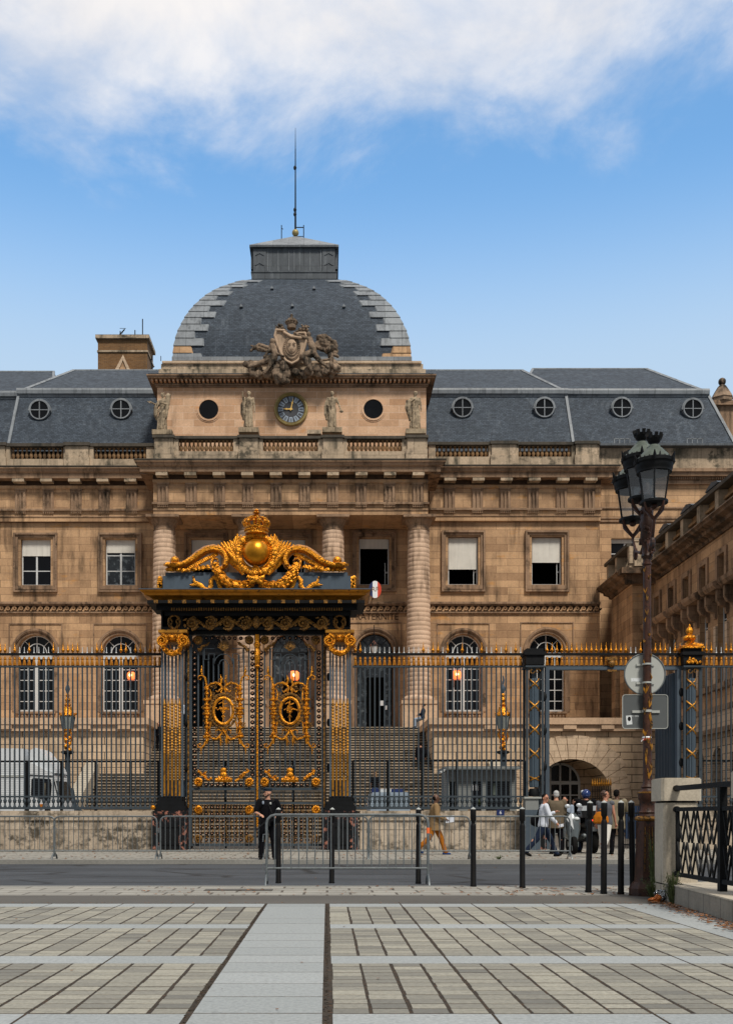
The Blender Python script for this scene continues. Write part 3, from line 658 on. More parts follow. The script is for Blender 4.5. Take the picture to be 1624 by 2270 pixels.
mb = MB(); mb.box(fx(1096.5), fx(1113), FD - .352, FD - .332, fz(1807), fz(1795)); mb.build('plate', 'blue_enamel', t)
text_part('digit', '6', .15, (fx(1104.8), FD - .356, fz(1801)), 'white_enamel', t, .002)

def spear(mb, x, y, z):
    mb.lathe([(.012, 0), (.030, .015), (.018, .03), (.045, .06), (.058, .085), (.052, .12), (.024, .155), (.018, .22), (.010, .29), (.002, .35)], (x, y, z), 8)
sp_m = MB(); spear(sp_m, 0, 0, 0)
st_m = MB(); st_m.cyl((0, 0, 0), (0, 0, .20), .014, .010, 6); st_m.lathe([(.03, 0), (.03, .02), (.014, .04)], n=6)
ta_m = MB(); ta_m.lathe([(.015, .30), (.034, .29), (.028, .272), (.044, .25), (.047, .22), (.032, .195), (.037, .18), (.053, .05), (.057, .03), (.015, .0)], n=10, flute=lambda a, k: .12 * cos(a * 5) if k > 6 else 0)
def fence(u0, u1, lab, sp, missing, gate=False, z0=None, group='blue grey spear railings'):
    z0 = WT if z0 is None else z0
    t = thing('spear_fence', lab, 'fence', ((fx(u0) + fx(u1)) / 2, FD, z0), 0, group)
    zt = fz(1450); zr2 = fz(1477.5); zr3 = fz(1765.5); zr4 = fz(1791); 
    for z, h, w_ in (((zt, .035, .05), (zr2, .028, .035)) + (() if gate else ((zr3, .03, .035), (zr4, .035, .05)))):
        mb = MB(); mb.box(fx(u0), fx(u1), FD - w_, FD + w_, z - h, z + h); mb.build('rail', 'iron_black' if z == zt else 'iron_blue', t)
    n = int(round((u1 - u0) / sp)); first = {}
    def inst(key, x, z, maker, mat, smooth=True):
        if key not in first:
            o = maker().build(key, mat, t, smooth); first[key] = o
            W[o.name] = Vector((0, 0, 0))
        else:
            o = first[key].copy(); COL.objects.link(o); o.parent = t
        o.location = (x - t.location.x, 0, z - t.location.z)
        return o
    def mkm(src):
        def f():
            m = MB(); m.v = [(a + t.location.x, b + t.location.y, c + t.location.z) for a, b, c in src.v]; m.f = list(src.f); m.m = list(src.m); m.tones = list(src.tones); return m
        return f
    bar = MB(); hb = zr2 - (zr4 if not gate else zr2 - .01)
    bar.box(-.021, .021, -.021, .021, 0, hb)
    foot = MB(); foot.lathe([(.05, 0), (.05, .03), (.028, .06), (.026, .12), (.055, .17), (.06, .22), (.03, .27), (.028, .32)], n=8)
    for i in range(n):
        u = u0 + sp * (i + .5); x = fx(u)
        if not gate:
            inst('bar', x, zr4, mkm(bar), 'iron_blue', False); inst('bar_foot', x, zr4 + .03, mkm(foot), 'iron_blue')
        inst('tassel', x, zr2 + .015, mkm(ta_m), 'gold_beam')
        if missing(i, n): inst('broken_tip', x, zt + .03, mkm(st_m), 'white_paint')
        else: inst('spear_tip', x, zt + .03, mkm(sp_m), 'gold')
    return t
_mr = random.Random(3)
gl = {0, 1, 3, 6, 11, 13, 14, 15, 16, 20, 21, 25, 26, 28, 29, 31, 32, 33}
fence(-4, 360, 'long railing left of the golden gate, in front of the truck', 10.7, lambda i, n: (i not in gl))
gr = {0, 1, 14, 16, 17, 19, 22, 26, 29, 31, 33}
fence(782, 1163, 'railing right of the golden gate, above the number plate', 10.75, lambda i, n: (i not in gr))
fence(1206, 1508, 'gilded spear row over the side gate near the street lamp', 10.9, lambda i, n: i in (17, 18, 25), gate=True)
fence(1548, 1760, 'railing at the far right behind the lattice railing', 10.9, lambda i, n: i in (3, 4, 9, 12))
# security mesh screens just behind the railings
MD = 35.4
def mesh_screen(us, vt, lab):
    t = thing('mesh_screen', lab, 'fence', (X((us[0] + us[-1]) / 2, MD), MD, 0), 0, 'black security mesh screens behind the railings')
    zt = Z(vt, MD)
    for u in us: mb = MB(); mb.box(X(u, MD) - .04, X(u, MD) + .04, MD - .04, MD + .04, 0, zt); mb.build('post', 'iron_black', t)
    mb = MB(); mb.box(X(us[0], MD), X(us[-1], MD), MD - .03, MD + .03, zt - .03, zt + .03); mb.build('top_rail', 'iron_black', t)
    mb = MB(); n = 26
    for i in range(n): z = 1.0 + (zt - 1.05) * i / n; mb.box(X(us[0], MD), X(us[-1], MD), MD - .004, MD + .004, z, z + .008)
    mb.build('wire_mesh', 'iron_blue', t)
mesh_screen([-90, -12, 62, 137, 213, 290, 352], 1687.5, 'black mesh screen behind the left railing')
mesh_screen([425, 500, 575, 650, 716], 1687.5, 'black mesh screen seen through the golden gate')
mesh_screen([782, 859, 935, 1012, 1089, 1163], 1686, 'black mesh screen behind the railing with the number plate')
mesh_screen([1550, 1626, 1700], 1686, 'black mesh screen at the far right')
# ============================================================ COURTHOUSE
DF = 72.0; DE = 68.5; DA = 71.0; DR = 74.0
bld = thing('courthouse', 'large domed sandstone courthouse with columned portico and clock behind the golden gate', 'building', (X(647, 72), 72, 0))
# ---- main facade wall (wings + back of portico)
fxx = lambda u: X(u, DF); fzz = lambda v: Z(v, DF)
UW = [80, 267, 457, 643, 829, 1026, 1211]
UV = {80: (1195, 1298), 267: (1195, 1298), 457: (1195, 1299), 643: (1195, 1299), 829: (1193, 1297), 1026: (1190, 1297), 1211: (1190, 1297)}
mb = MB()
ops = [(fxx(u), fxx(66.5) - fxx(0), fzz(UV[u][1]), fzz(UV[u][0]), False) for u in UW] + [(fxx(-107), fxx(66.5) - fxx(0), fzz(1298), fzz(1195), False)]
wall(mb, fxx(-220), fxx(1328), fzz(1340), fzz(1060), DF, .7, ops)
AW = {80: (79, 1407, 1577), 267: (79, 1407, 1577), 457: (80, 1404, 1614), 643: (80, 1404, 1614), 830: (80, 1404, 1614), 1026: (77, 1406, 1577), 1211: (78, 1404, 1577)}
ops = [(fxx(u), fxx(a[0]) - fxx(0), fzz(a[2]), fzz(a[1]), True) for u, a in AW.items()] + [(fxx(-107), fxx(79) - fxx(0), fzz(1577), fzz(1407), True)]
wall(mb, fxx(-220), fxx(1328), 0, fzz(1340), DF, .7, ops)
mb.box(fxx(1328) - .7, fxx(1328), DF + .7, DR, 0, fzz(1045))
mb.build('wall', 'stone', bld)
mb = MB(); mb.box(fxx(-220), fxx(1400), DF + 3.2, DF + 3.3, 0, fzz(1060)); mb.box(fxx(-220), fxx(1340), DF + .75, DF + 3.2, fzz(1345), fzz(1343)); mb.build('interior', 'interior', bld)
# shadow gaps of square panels round the arches
def panel_outline(mb, x0, x1, z0, z1, y, t=.05):
    frame_rect(mb, x0, x1, z0, z1, t, y, y + .05, bottom=False)
# recessed right bay
mb = MB(); rx = lambda u: X(u, DR); rz = lambda v: Z(v, DR)
wall(mb, fxx(1328), rx(1760), rz(1640), rz(1060), DR, .6, [(rx(1386), rx(65) - rx(0), rz(1290), rz(1193), False)])
mb.box(fxx(1328), rx(1760), DR, DR + .6, 0, rz(1640)); mb.build('wall', 'stone', bld)
mb = MB()
for v0, v1, dp in ((1045, 1052, .75), (1052, 1060, .6), (1066, 1075, .25), (1124, 1127.5, .10), (1147, 1150, .07), (1154, 1157, .10)):
    mb.box(fxx(1328) + .003, rx(1760), DR - dp, DR, rz(v1), rz(v0))
for i in range(95): mb.box(rx(1332 + i * 4.3), rx(1334.2 + i * 4.3), DR - .40, DR - .003, rz(1066), rz(1060))
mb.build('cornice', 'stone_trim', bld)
mb = MB(); mb.box(fxx(1328), rx(1760), DR - .15, DR + .6, rz(1045), rz(1018)); mb.box(fxx(1328), rx(1760), DR - .08, DR + .6, rz(1018), rz(989)); mb.build('parapet', 'stone_dirty', bld)

# ---- upper windows
def upper_window(u, v0, v1, d, blind, open_=False, bars=True, surround=True):
    xc = X(u, d); hw = S = (X(33.2, d) - X(0, d)); z1, z0 = Z(v0, d), Z(v1, d); par = bld
    hw = 33.2 / F * d
    mb = MB(); q = d / F
    if surround:
        frame_rect(mb, xc - hw - 15 * q, xc + hw + 15 * q, z0 - 15 * q, z1 + 13 * q, 4.0 * q, d - .20, d - .003)
        frame_rect(mb, xc - hw - 11 * q, xc + hw + 11 * q, z0 - 11 * q, z1 + 9 * q, 5.5 * q, d - .09, d - .002)
        mb.box(xc - hw - 11 * q, xc + hw + 11 * q, d - .12, d - .004, z0 - 9 * q, z0 - .6 * q)
    else: mb.box(xc - hw - 2 * q, xc + hw + 2 * q, d - .12, d - .004, z0 - 5 * q, z0)
    mb.box(xc - hw, xc + hw, d + .02, d + .28, z0 - .02, z0 + .05)
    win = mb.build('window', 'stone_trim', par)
    y = d + .30; m = MB(); t = .075
    frame_rect(m, xc - hw + .01, xc + hw - .01, z0 + .05, z1, t, y, y + .06)
    if not open_:
        m.box(xc - .06, xc + .06, y - .01, y + .05, z0 + .05, z1)
        for k in (1, 2):
            zz = z0 + (z1 - z0) * k / 3; m.box(xc - hw + t, xc + hw - t, y + .005, y + .045, zz - .03, zz + .03)
    else:   # casement swung inwards
        m.box(xc + hw * .72, xc + hw * .76, y + .05, y + .12, z0 + .05, z0 + (z1 - z0) * .5); m.box(xc + hw * .76, xc + hw - .05, y + .3, y + .35, z0 + (z1 - z0) * .3, z0 + (z1 - z0) * .33)
    m.build('sash', 'white_paint', win)
    p = MB()
    if open_: p.box(xc - hw, xc + hw, y + 1.5, y + 1.6, z0, z1); p.build('dark_room', 'interior', win)
    else: p.box(xc - hw + .01, xc + hw - .01, y + .025, y + .035, z0, z1); p.build('pane', 'glass_painted_reflect' if u == 267 else 'glass_dark', win)
    if blind:
        b = MB(); zb = z1 - (z1 - z0) * blind; n = 12
        pts = []
        for i in range(9):
            xa = xc - hw + .07 + (2 * hw - .14) * i / 8; pts.append((xa, y - .05 + .012 * (i % 2)))
        for i in range(8):
            b.add([(pts[i][0], pts[i][1], zb), (pts[i + 1][0], pts[i + 1][1], zb), (pts[i + 1][0], pts[i + 1][1], z1), (pts[i][0], pts[i][1], z1)], [(0, 1, 2, 3)])
        b.box(xc - hw + .06, xc + hw - .06, y - .06, y - .03, zb - .05, zb)
        b.build('blind', 'blind', win)
    return win
upper_window(80, 1195, 1298, DF, .33); upper_window(267, 1195, 1298, DF, .26); upper_window(-107, 1195, 1298, DF, .3)
upper_window(457, 1195, 1299, DF, .60, True); upper_window(643, 1195, 1299, DF, .12, True); upper_window(829, 1193, 1297, DF, .19, True)
upper_window(1026, 1190, 1297, DF, .64, True); upper_window(1211, 1190, 1297, DF, .50, True); upper_window(1386, 1193, 1290, DR, .08, False, surround=False)
# ---- arched windows
def arched_window(u, wpx, v0, v1, d, door=False, glass='glass_dark'):
    q = d / F; xc = X(u, d); hw = wpx * q / 2; zt, z0 = Z(v0, d), Z(v1, d); sp = zt - hw
    mb = MB()
    arch_strip(mb, xc, sp, hw + .02, hw + 6.5 * q, d - .10, d - .003, 18); arch_strip(mb, xc, sp, hw + 6.5 * q, hw + 13.5 * q, d - .20, d - .002, 18)
    arch_strip(mb, xc, sp, hw + 8.5 * q, hw + 10.5 * q, d - .235, d - .199, 18)
    x0, x1, zz = xc - hw - 20 * q, xc + hw + 20 * q, zt + 25 * q
    frame_rect(mb, x0, x1, sp, zz, 2.2 * q, d - .06, d - .004, bottom=False)
    for sg in (-1, 1): mb.box(xc + sg * (hw + .02), xc + sg * (hw + 12 * q), d - .05, d - .003, z0, sp)
    if not door: mb.box(xc - hw - 5 * q, xc + hw + 5 * q, d - .22, d - .001, z0 - 5 * q, z0 - .01)
    win = mb.build('window' if not door else 'portal', 'stone_trim', bld)
    y = d + .32; m = MB(); t = .07
    fm = 'white_paint' if not door else 'door_frame'
    arch_strip(m, xc, sp, hw - t, hw, y, y + .07, 18); m.box(xc - hw, xc - hw + t, y, y + .07, z0, sp); m.box(xc + hw - t, xc + hw, y, y + .07, z0, sp)
    m.box(xc - hw, xc + hw, y - .04, y + .06, sp - 13 * q, sp - 2 * q) if not door else m.box(xc - hw, xc + hw, y - .04, y + .06, sp - 6 * q, sp)
    arch_strip(m, xc, sp, hw * .52, hw * .52 + .055, y, y + .05, 16)
    for a in (pi / 4, pi / 2, 3 * pi / 4): m.tube([(xc + hw * (.55 if a != pi / 2 else 0) * cos(a), y + .02, sp + hw * (.55 if a != pi / 2 else 0) * sin(a)), (xc + hw * cos(a), y + .02, sp + hw * sin(a))], .03, 4)
    if not door:
        top = sp - 13 * q
        m.box(xc - .13, xc + .13, y - .02, y + .06, z0, top)
        for sx in (-.5, .5): m.box(xc + sx * hw - .025, xc + sx * hw + .025, y, y + .04, z0, top)
        n = 5
        for k in range(1, n): zz = z0 + (top - z0) * k / n; m.box(xc - hw, xc + hw, y + .004, y + .044, zz - .025, zz + .025)
        m.box(xc - hw, xc + hw, y - .002, y + .05, z0, z0 + .14)
    else: m.box(xc - .06, xc + .06, y, y + .05, z0, sp - 10 * q); m.box(xc - hw, xc + hw, y, y + .05, z0 + 60 * q, z0 + 62 * q)
    m.build('frame', fm, win)
    p = MB()
    for i in range(18):
        a, b = pi * i / 18, pi * (i + 1) / 18
        p.add([(xc, y + .03, sp), (xc - hw * cos(a), y + .03, sp + hw * sin(a)), (xc - hw * cos(b), y + .03, sp + hw * sin(b))], [(0, 1, 2)])
    p.add([(xc - hw, y + .03, z0), (xc + hw, y + .03, z0), (xc + hw, y + .03, sp), (xc - hw, y + .03, sp)], [(0, 1, 2, 3)])
    p.build('pane', glass, win)
    if not door:  # little sill balustrade
        b = MB(); zb, ze = z0 - 15 * q, z0 - 5 * q
        n = 11
        for i in range(n):
            x = xc - hw + 2 * hw * (i + .5) / n; b.lathe([(.05, 0), (.09, .12), (.04, .24), (.06, .32)], (x, d - .12, zb), 6)
        b.build('sill_balusters', 'stone_trim', win)
    return win
for u, a in AW.items(): arched_window(u, a[0], a[1], a[2], DF, door=a[2] > 1600, glass='glass_painted_reflect' if u in (643, 830) else 'glass_dark')
arched_window(-107, 79, 1407, 1577, DF)
# door leaves standing open, pale transom glass, notices
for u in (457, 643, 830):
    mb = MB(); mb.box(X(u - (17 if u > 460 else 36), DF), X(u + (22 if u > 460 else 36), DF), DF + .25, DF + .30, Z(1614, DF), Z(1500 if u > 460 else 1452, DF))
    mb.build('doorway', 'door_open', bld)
mb = MB(); mb.box(X(843, DF), X(850, DF), DF + .22, DF + .24, Z(1563, DF), Z(1552, DF)); mb.box(X(853, DF), X(858, DF), DF + .22, DF + .24, Z(1572, DF), Z(1563, DF)); mb.build('notice', 'white_enamel', bld)
# lamps glowing behind the panes
def glow(u, v, w_=9, h_=8):
    t = thing('indoor_lamp', '', 'lamp', (X(u, DF + .2), DF + .2, Z(v + 10, DF)), 0, 'orange lamps glowing behind the courthouse windows')
    mb = MB(); q = DF / F; mb.lathe([(w_ * q * .8, -h_ * q), (w_ * q, -h_ * q * .5), (w_ * q, h_ * q * .6), (w_ * q * .7, h_ * q)], (X(u, DF), DF + .12, Z(v, DF)), 10); mb.build('shade', 'lamp_orange', t, True)
    mb = MB(); mb.ball((X(u, DF), DF - .18, Z(v, DF)), .10, 8, 6); mb.build('bulb', 'lamp_core', t, True); return t
glow(290.5, 1497)['label'] = 'orange lamp glowing in the arched window left of the gate'
glow(652, 1497, 11, 10)['label'] = 'orange lamp glowing in the doorway seen through the gate'
glow(1012, 1495, 10, 9)['label'] = 'orange lamp glowing in the arched window right of the columns'

# ---- string course with running scroll
def string_course(x0, x1, d, pt=bld):
    m = MB(); z = lambda v: Z(v, d)
    m.box(x0, x1, d - .26, d - .003, z(1339.5), z(1335)); m.box(x0, x1, d - .16, d - .003, z(1342.5), z(1339.5)); m.box(x0, x1, d - .14, d - .003, z(1359.5), z(1356.5))
    c = m.build('string_course', 'stone_trim', pt)
    s = MB(); zc = (z(1342.5) + z(1356.5)) / 2; h = (z(1342.5) - z(1356.5)) / 2; P = h * 2.05; n = int((x1 - x0) / P)
    for i in range(n):
        cx = x0 + (i + .5) * (x1 - x0) / n
        pts = []
        for k in range(9): tt = k / 8; pts.append((cx - P * .55 + P * .55 * tt, d - .05, zc - h * .8 + h * 1.55 * (3 * tt * tt - 2 * tt ** 3)))
        for k in range(1, 12): a = pi / 2 - 2 * pi * k / 12 * 1.15; r = h * .75 * (1 - .065 * k); pts.append((cx + r * cos(a) * .8, d - .05, zc + r * sin(a) * .85))
        s.tube(pts, [h * .30] * 9 + [h * (.28 - .014 * k) for k in range(11)], 5)
    s.build('scroll_frieze', 'stone', c)
    b = MB(); b.box(x0, x1, d - .02, d - .001, z(1356.5), z(1342.5)); b.build('frieze_ground', 'dark_stone', c)
string_course(fxx(-220), fxx(1328), DF)

# ---- doric entablature
def entabl(x0, x1, d, vs, trig, tw, back, par, corner_l=True, corner_r=True, ncut=None):
    """vs = cornice top, cornice mid, cornice bottom, mutule bottom, frieze top, frieze bottom, taenia bottom, architrave bottom"""
    z = [Z(v, d) for v in vs]; q = d / F
    a = MB(); oh = .95 if corner_l or corner_r else .75
    e0 = x0 - (oh if corner_l else 0); e1 = x1 + (oh if corner_r else 0)
    prof = [(-1.15, z[0]), (-1.22, z[0] - .10), (-1.10, z[0] - .12), (-1.05, z[0] - .28), (-.92, z[0] - .36), (-.88, z[1] - .02), (-.85, z[2]), (0, z[2]), (0.2, z[0])]
    k = 1.0
    m = MB(); m.add([], [])
    # profile swept along the front
    pl = [(d + p[0] * .85, p[1]) for p in prof]
    vsn = []
    for (xx, sg, c) in ((x0, -1, corner_l), (x1, 1, corner_r)):
        for p in prof: vsn.append((xx + sg * (-p[0] * .85 if c else 0), d + p[0] * .85, p[1]))
    n = len(prof); m.add(vsn, [list(range(n)), list(range(2 * n - 1, n - 1, -1))] + [(i, n + i, n + (i + 1) % n, (i + 1) % n) for i in range(n)])
    # returns at the sides
    if corner_l: m.box(x0 - .8, x0 - .003, d - .2, d + back, z[2], z[0] - .2)
    if corner_r: m.box(x1 + .003, x1 + .8, d - .2, d + back, z[2], z[0] - .2)
    m.box(x0, x1, d + .16, d + back, z[2], z[0] - .02)
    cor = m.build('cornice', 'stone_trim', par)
    b = MB(); b.box(x0 - (1.06 if corner_l else 0), x1 + (1.06 if corner_r else 0), d - 1.06, d + .3, z[0] + .001, z[0] + .07); b.build('lead_cap', 'stone_cap', cor)
    b = MB(); b.box(x0, x1, d - .10, d - .0005, z[4] + .33, z[2] - .003); b.build('soffit_shade_band', 'dark_stone', cor)  # dark strip paints in the shade under the cornice, along with soot
    for t in trig: mm = MB(); mm.box(X(t - 13, d), X(t + 13, d), d - .70, d - .10, z[3], z[2] - .003); mm.build('mutule', 'stone_dirty', cor)
    # frieze
    f = MB(); f.box(x0, x1, d, d + back, z[7], z[2] - .002); f.box(x0 - .02, x1 + .02, d - .12, d - .001, z[4] + .12, z[4] + .32)
    fr = f.build('frieze', 'stone', par)
    for t in trig:
        m = MB(); xc = X(t, d); w_ = tw * q / 2; zt_, zb = z[4], z[5]
        m.box(xc - w_, xc + w_, d - .075, d - .001, zb, zt_); m.box(xc - w_ - .03, xc + w_ + .03, d - .12, d - .002, zt_ + .002, zt_ + .12)
        for k in (-1, 0, 1): m.box(xc + k * w_ * .66 - w_ * .17, xc + k * w_ * .66 + w_ * .17, d - .16, d - .076, zb, zt_ - .12)
        for k in range(6): m.lathe([(.045, 0), (.03, .13)], (xc - w_ + (k + .5) * w_ / 3, d - .10, z[6] - .18), 5)
        m.box(xc - w_, xc + w_, d - .155, d - .001, z[6] - .05, z[6] - .004)
        m.build('triglyph', 'stone_trim', fr)
    c = MB(); c.box(x0 - .06, x1 + .06, d - .17, d - .004, z[6], z[5] - .002); c.box(x0, x1, d - .05, d - .0015, z[7] + (z[6] - z[7]) * .42, z[7] + (z[6] - z[7]) * .5); c.build('taenia', 'stone_trim', fr)
    return cor
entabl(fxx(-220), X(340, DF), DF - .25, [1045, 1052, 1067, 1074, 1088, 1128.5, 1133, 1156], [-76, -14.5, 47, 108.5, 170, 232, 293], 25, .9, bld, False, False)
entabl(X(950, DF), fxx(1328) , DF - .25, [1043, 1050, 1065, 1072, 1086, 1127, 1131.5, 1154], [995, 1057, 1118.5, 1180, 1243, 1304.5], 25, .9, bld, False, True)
PX0, PX1 = X(340, DE), X(948, DE)
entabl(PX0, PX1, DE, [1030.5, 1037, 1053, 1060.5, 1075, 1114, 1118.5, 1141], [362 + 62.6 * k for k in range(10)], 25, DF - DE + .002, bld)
mb = MB(); mb.box(PX0 + .9, PX1 - .9, DE + .9, DF - .1, Z(1141, DE) + .5, Z(1141, DE) + .7); mb.build('porch_ceiling', 'stone', bld)

# ---- balustrades
bal = MB(); bal.lathe([(.085, 0), (.085, .05), (.05, .08), (.075, .14), (.11, .24), (.115, .32), (.085, .42), (.055, .50), (.05, .62), (.07, .67), (.045, .70), (.085, .73), (.085, .78)], n=8)
def balustrade(x0, x1, d, zc, ztop_open, zb_open, zbase, opens, mat, matb, peds, nb=13, corn=.12):
    m = MB(); th = .55; cur = x0; opens = sorted(opens)
    for a, b in opens: m.box(cur, a, d, d + th, zb_open, ztop_open); cur = b
    m.box(cur, x1, d, d + th, zb_open, ztop_open)
    m.box(x0, x1, d - .02, d + th + .02, zbase, zb_open - .002)
    for a, b in peds: m.box(a, b, d - .16, d - .003, zb_open + .05, ztop_open); m.box(a - .08, b + .08, d - .22, d - .022, zbase, zb_open + .05)
    o = m.build('balustrade', mat, bld)
    m = MB(); m.box(x0 - .05, x1 + .05, d - .12, d + th + .1, ztop_open + .002, zc)
    for a, b in peds: m.box(a - .12, b + .12, d - .32, d - .121, ztop_open + .002, zc + .003)
    m.build('rail_cap', 'stone_cap', o)
    h = (ztop_open - zb_open) / .78
    for a, b in opens:
        for i in range(nb):
            x = a + (b - a) * (i + .5) / nb; k = MB(); k.v = [(x + p * 1.12, d + .28 + q_ * 1.12, zb_open + r * h) for p, q_, r in bal.v]; k.f = list(bal.f); k.m = list(bal.m); k.tones = list(bal.tones); k.build('baluster', matb, o, True)
    return o
pe = lambda a, b, d: (X(a, d), X(b, d))
balustrade(PX0 + .03, PX1 - .03, DE + .1, Z(966, DE), Z(972, DE), Z(999, DE), Z(1031, DE), [pe(395.5, 517, DE), pe(582.5, 705, DE), pe(769, 891, DE)], 'stone_dirty', 'stone_baluster', [pe(343, 384, DE), pe(531, 572, DE), pe(716, 759, DE), pe(902, 944, DE)])
balustrade(fxx(-220), X(340, DF), DF + .1, Z(982, DF), Z(989, DF), Z(1016, DF), Z(1045, DF), [pe(22, 141, DF), pe(207, 324, DF), pe(-160, -45, DF)], 'stone_dirty', 'stone_baluster', [pe(146, 197, DF), pe(-40, 12, DF)], 12)
balustrade(X(950, DF), fxx(1328), DF + .1, Z(979, DF), Z(985.5, DF), Z(1011, DF), Z(1043, DF), [pe(965, 1083, DF), pe(1149, 1267, DF)], 'stone_dirty', 'stone_baluster', [pe(1089, 1143, DF), pe(1275, 1322, DF)], 12)

# ---- attic with clock
ax = lambda u: X(u, DA); az = lambda v: Z(v, DA)
mb = MB(); mb.box(ax(349), ax(944), DA, DA + 9, az(1031), az(855)); at = mb.build('attic', 'stone_attic', bld)
mb = MB()
for v0, v1, dp in ((839, 842, .95), (842, 846, .85), (852.5, 856, .22), (856, 859, .12)): mb.box(ax(349) - dp * .62, ax(944) + dp * .62, DA - dp * .8, DA + 9.5, az(v1), az(v0) - .003)
mb.box(ax(349), ax(944), DA - .05, DA + 8.6, az(852.5), az(846)); mb.build('cornice', 'stone_trim', at)
mb = MB()
for i in range(66): uu = 338 + i * 9.36; mb.box(ax(uu), ax(uu + 4.4), DA - .5, DA - .051, az(851.5), az(846.3))
mb.build('dentils', 'stone_attic', at)
mb = MB(); mb.box(ax(333), ax(957.5), DA - .78, DA + 9.5, az(839) + .001, az(837.8)); mb.build('lead_cap', 'lead_dark', at)
mb = MB(); mb.box(ax(352), ax(943), DA + .05, DA + 9, az(837.8), az(817)); mb.box(ax(356), ax(938), DA + .25, DA + 9, az(817), az(803)); mb.build('plinth', 'stone_dirty', at)
mb = MB(); mb.box(ax(359), ax(934), DA + .12, DA + 9, az(803) + .001, az(798)); mb.build('coping', 'stone_pale', at)
def oculus(u, v, r, d, par):
    q = d / F; x, z = X(u, d), Z(v, d); m = MB()
    arch_strip(m, x, z, r * q, (r + 4) * q, d - .07, d - .003, 24, 0, 2 * pi); arch_strip(m, x, z, (r + 4) * q, (r + 7) * q, d - .03, d - .002, 24, 0, 2 * pi)
    o = m.build('round_window', 'stone_attic', par)
    m = MB(); m.prism([(x + r * q * cos(2 * pi * i / 28), z + r * q * sin(2 * pi * i / 28)) for i in range(28)], d - .012, d - .004); m.build('pane', 'glass_dark', o)
oculus(463, 908, 21.5, DA, at); oculus(827, 907, 21.5, DA, at)
ck = thing('clock', 'round gilt-rimmed clock with roman numerals on the attic wall', 'clock', (ax(645), DA - .1, az(908)))
q = DA / F; cx, cz = ax(645), az(908)
mb = MB(); pr = [(37.5, 0), (37.5, .12), (36, .20), (34, .22), (32.5, .16), (31.5, .20), (30, .12), (29.5, .02)]
for (ra, ya), (rb, yb) in zip(pr, pr[1:]):
    n = 40
    for i in range(n):
        a, b = 2 * pi * i / n, 2 * pi * (i + 1) / n
        mb.add([(cx + ra * q * cos(a), DA - ya, cz + ra * q * sin(a)), (cx + ra * q * cos(b), DA - ya, cz + ra * q * sin(b)), (cx + rb * q * cos(b), DA - yb, cz + rb * q * sin(b)), (cx + rb * q * cos(a), DA - yb, cz + rb * q * sin(a))], [(0, 1, 2, 3)])
mb.build('rim', 'clock_rim', ck, True)
mb = MB(); mb.prism([(cx + 30.5 * q * cos(2 * pi * i / 40), cz + 30.5 * q * sin(2 * pi * i / 40)) for i in range(40)], DA - .05, DA - .004); mb.build('dial', 'clock_face', ck)
NUM = ['XII', 'I', 'II', 'III', 'IIII', 'V', 'VI', 'VII', 'VIII', 'IX', 'X', 'XI']
for i in range(12):
    a = pi / 2 - i * pi / 6; m = MB(); da = .175
    m.prism([(cx + r_ * q * cos(a + s_ * da * k_), cz + r_ * q * sin(a + s_ * da * k_)) for r_, s_, k_ in ((17.5, -1, 1.15), (28.5, -1, .98), (28.5, 1, .98), (17.5, 1, 1.15))], DA - .062, DA - .0501)
    tile = m.build('numeral_tile', 'clock_tile', ck)
    m = MB(); ux, uz = cos(a), sin(a); px, pz = sin(a), -cos(a); st = NUM[i]; wds = {'I': 1.3, 'V': 2.6, 'X': 2.6}; tot = sum(wds[c] for c in st); c0 = -tot / 2
    def ln(s0, r0, s1, r1, w_=.75):
        P0 = (cx + (ux * r0 + px * s0) * q, cz + (uz * r0 + pz * s0) * q); P1 = (cx + (ux * r1 + px * s1) * q, cz + (uz * r1 + pz * s1) * q)
        dx_, dz_ = P1[0] - P0[0], P1[1] - P0[1]; L = sqrt(dx_ * dx_ + dz_ * dz_); nx, nz = -dz_ / L * w_ * q / 2, dx_ / L * w_ * q / 2
        m.prism([(P0[0] - nx, P0[1] - nz), (P0[0] + nx, P0[1] + nz), (P1[0] + nx, P1[1] + nz), (P1[0] - nx, P1[1] - nz)], DA - .07, DA - .0621)
    for c in st:
        w_ = wds[c]; mid = c0 + w_ / 2
        if c == 'I': ln(mid, 19, mid, 27)
        if c == 'V': ln(mid - 1, 27, mid, 19); ln(mid + 1, 27, mid, 19)
        if c == 'X': ln(mid - 1, 27, mid + 1, 19); ln(mid + 1, 27, mid - 1, 19)
        c0 += w_
    m.build('numeral', 'clock_face', tile)
def hand(ang, L, w_, y):
    m = MB(); ux, uz = cos(ang), sin(ang); px, pz = -uz, ux
    P = lambda r, s: (cx + (ux * r + px * s) * q, cz + (uz * r + pz * s) * q)
    m.prism([P(-4, -w_ * .5), P(0, -w_), P(L * .45, -w_ * .6), P(L * .5, -w_ * 1.5), P(L * .6, -w_ * .7), P(L, 0), P(L * .6, w_ * .7), P(L * .5, w_ * 1.5), P(L * .45, w_ * .6), P(0, w_), P(-4, w_ * .5)], y - .02, y); m.build('hand', 'clock_hand', ck)
hand(radians(180 - 2), 19, 1.6, DA - .10); hand(radians(78), 26, 1.3, DA - .13)
mb = MB(); mb.lathe([(2.6 * q, 0), (2.6 * q, .1)], (0, 0, 0), 12); mb.v = [(cx + a, DA - .16 + c * .5, cz + b) for a, b, c in mb.v]; mb.build('hub', 'clock_hand', ck)
tx = text_part('inscription', 'FRATERNITE', .60, (X(831, DF), DF - .006, Z(1367.5, DF)), 'dark_stone', bld, .01, sx=1.0)
bb = [v.co.x for v in tx.data.vertices]; wd = max(bb) - min(bb); sc_ = (102 * DF / F) / wd; mx_ = (max(bb) + min(bb)) / 2
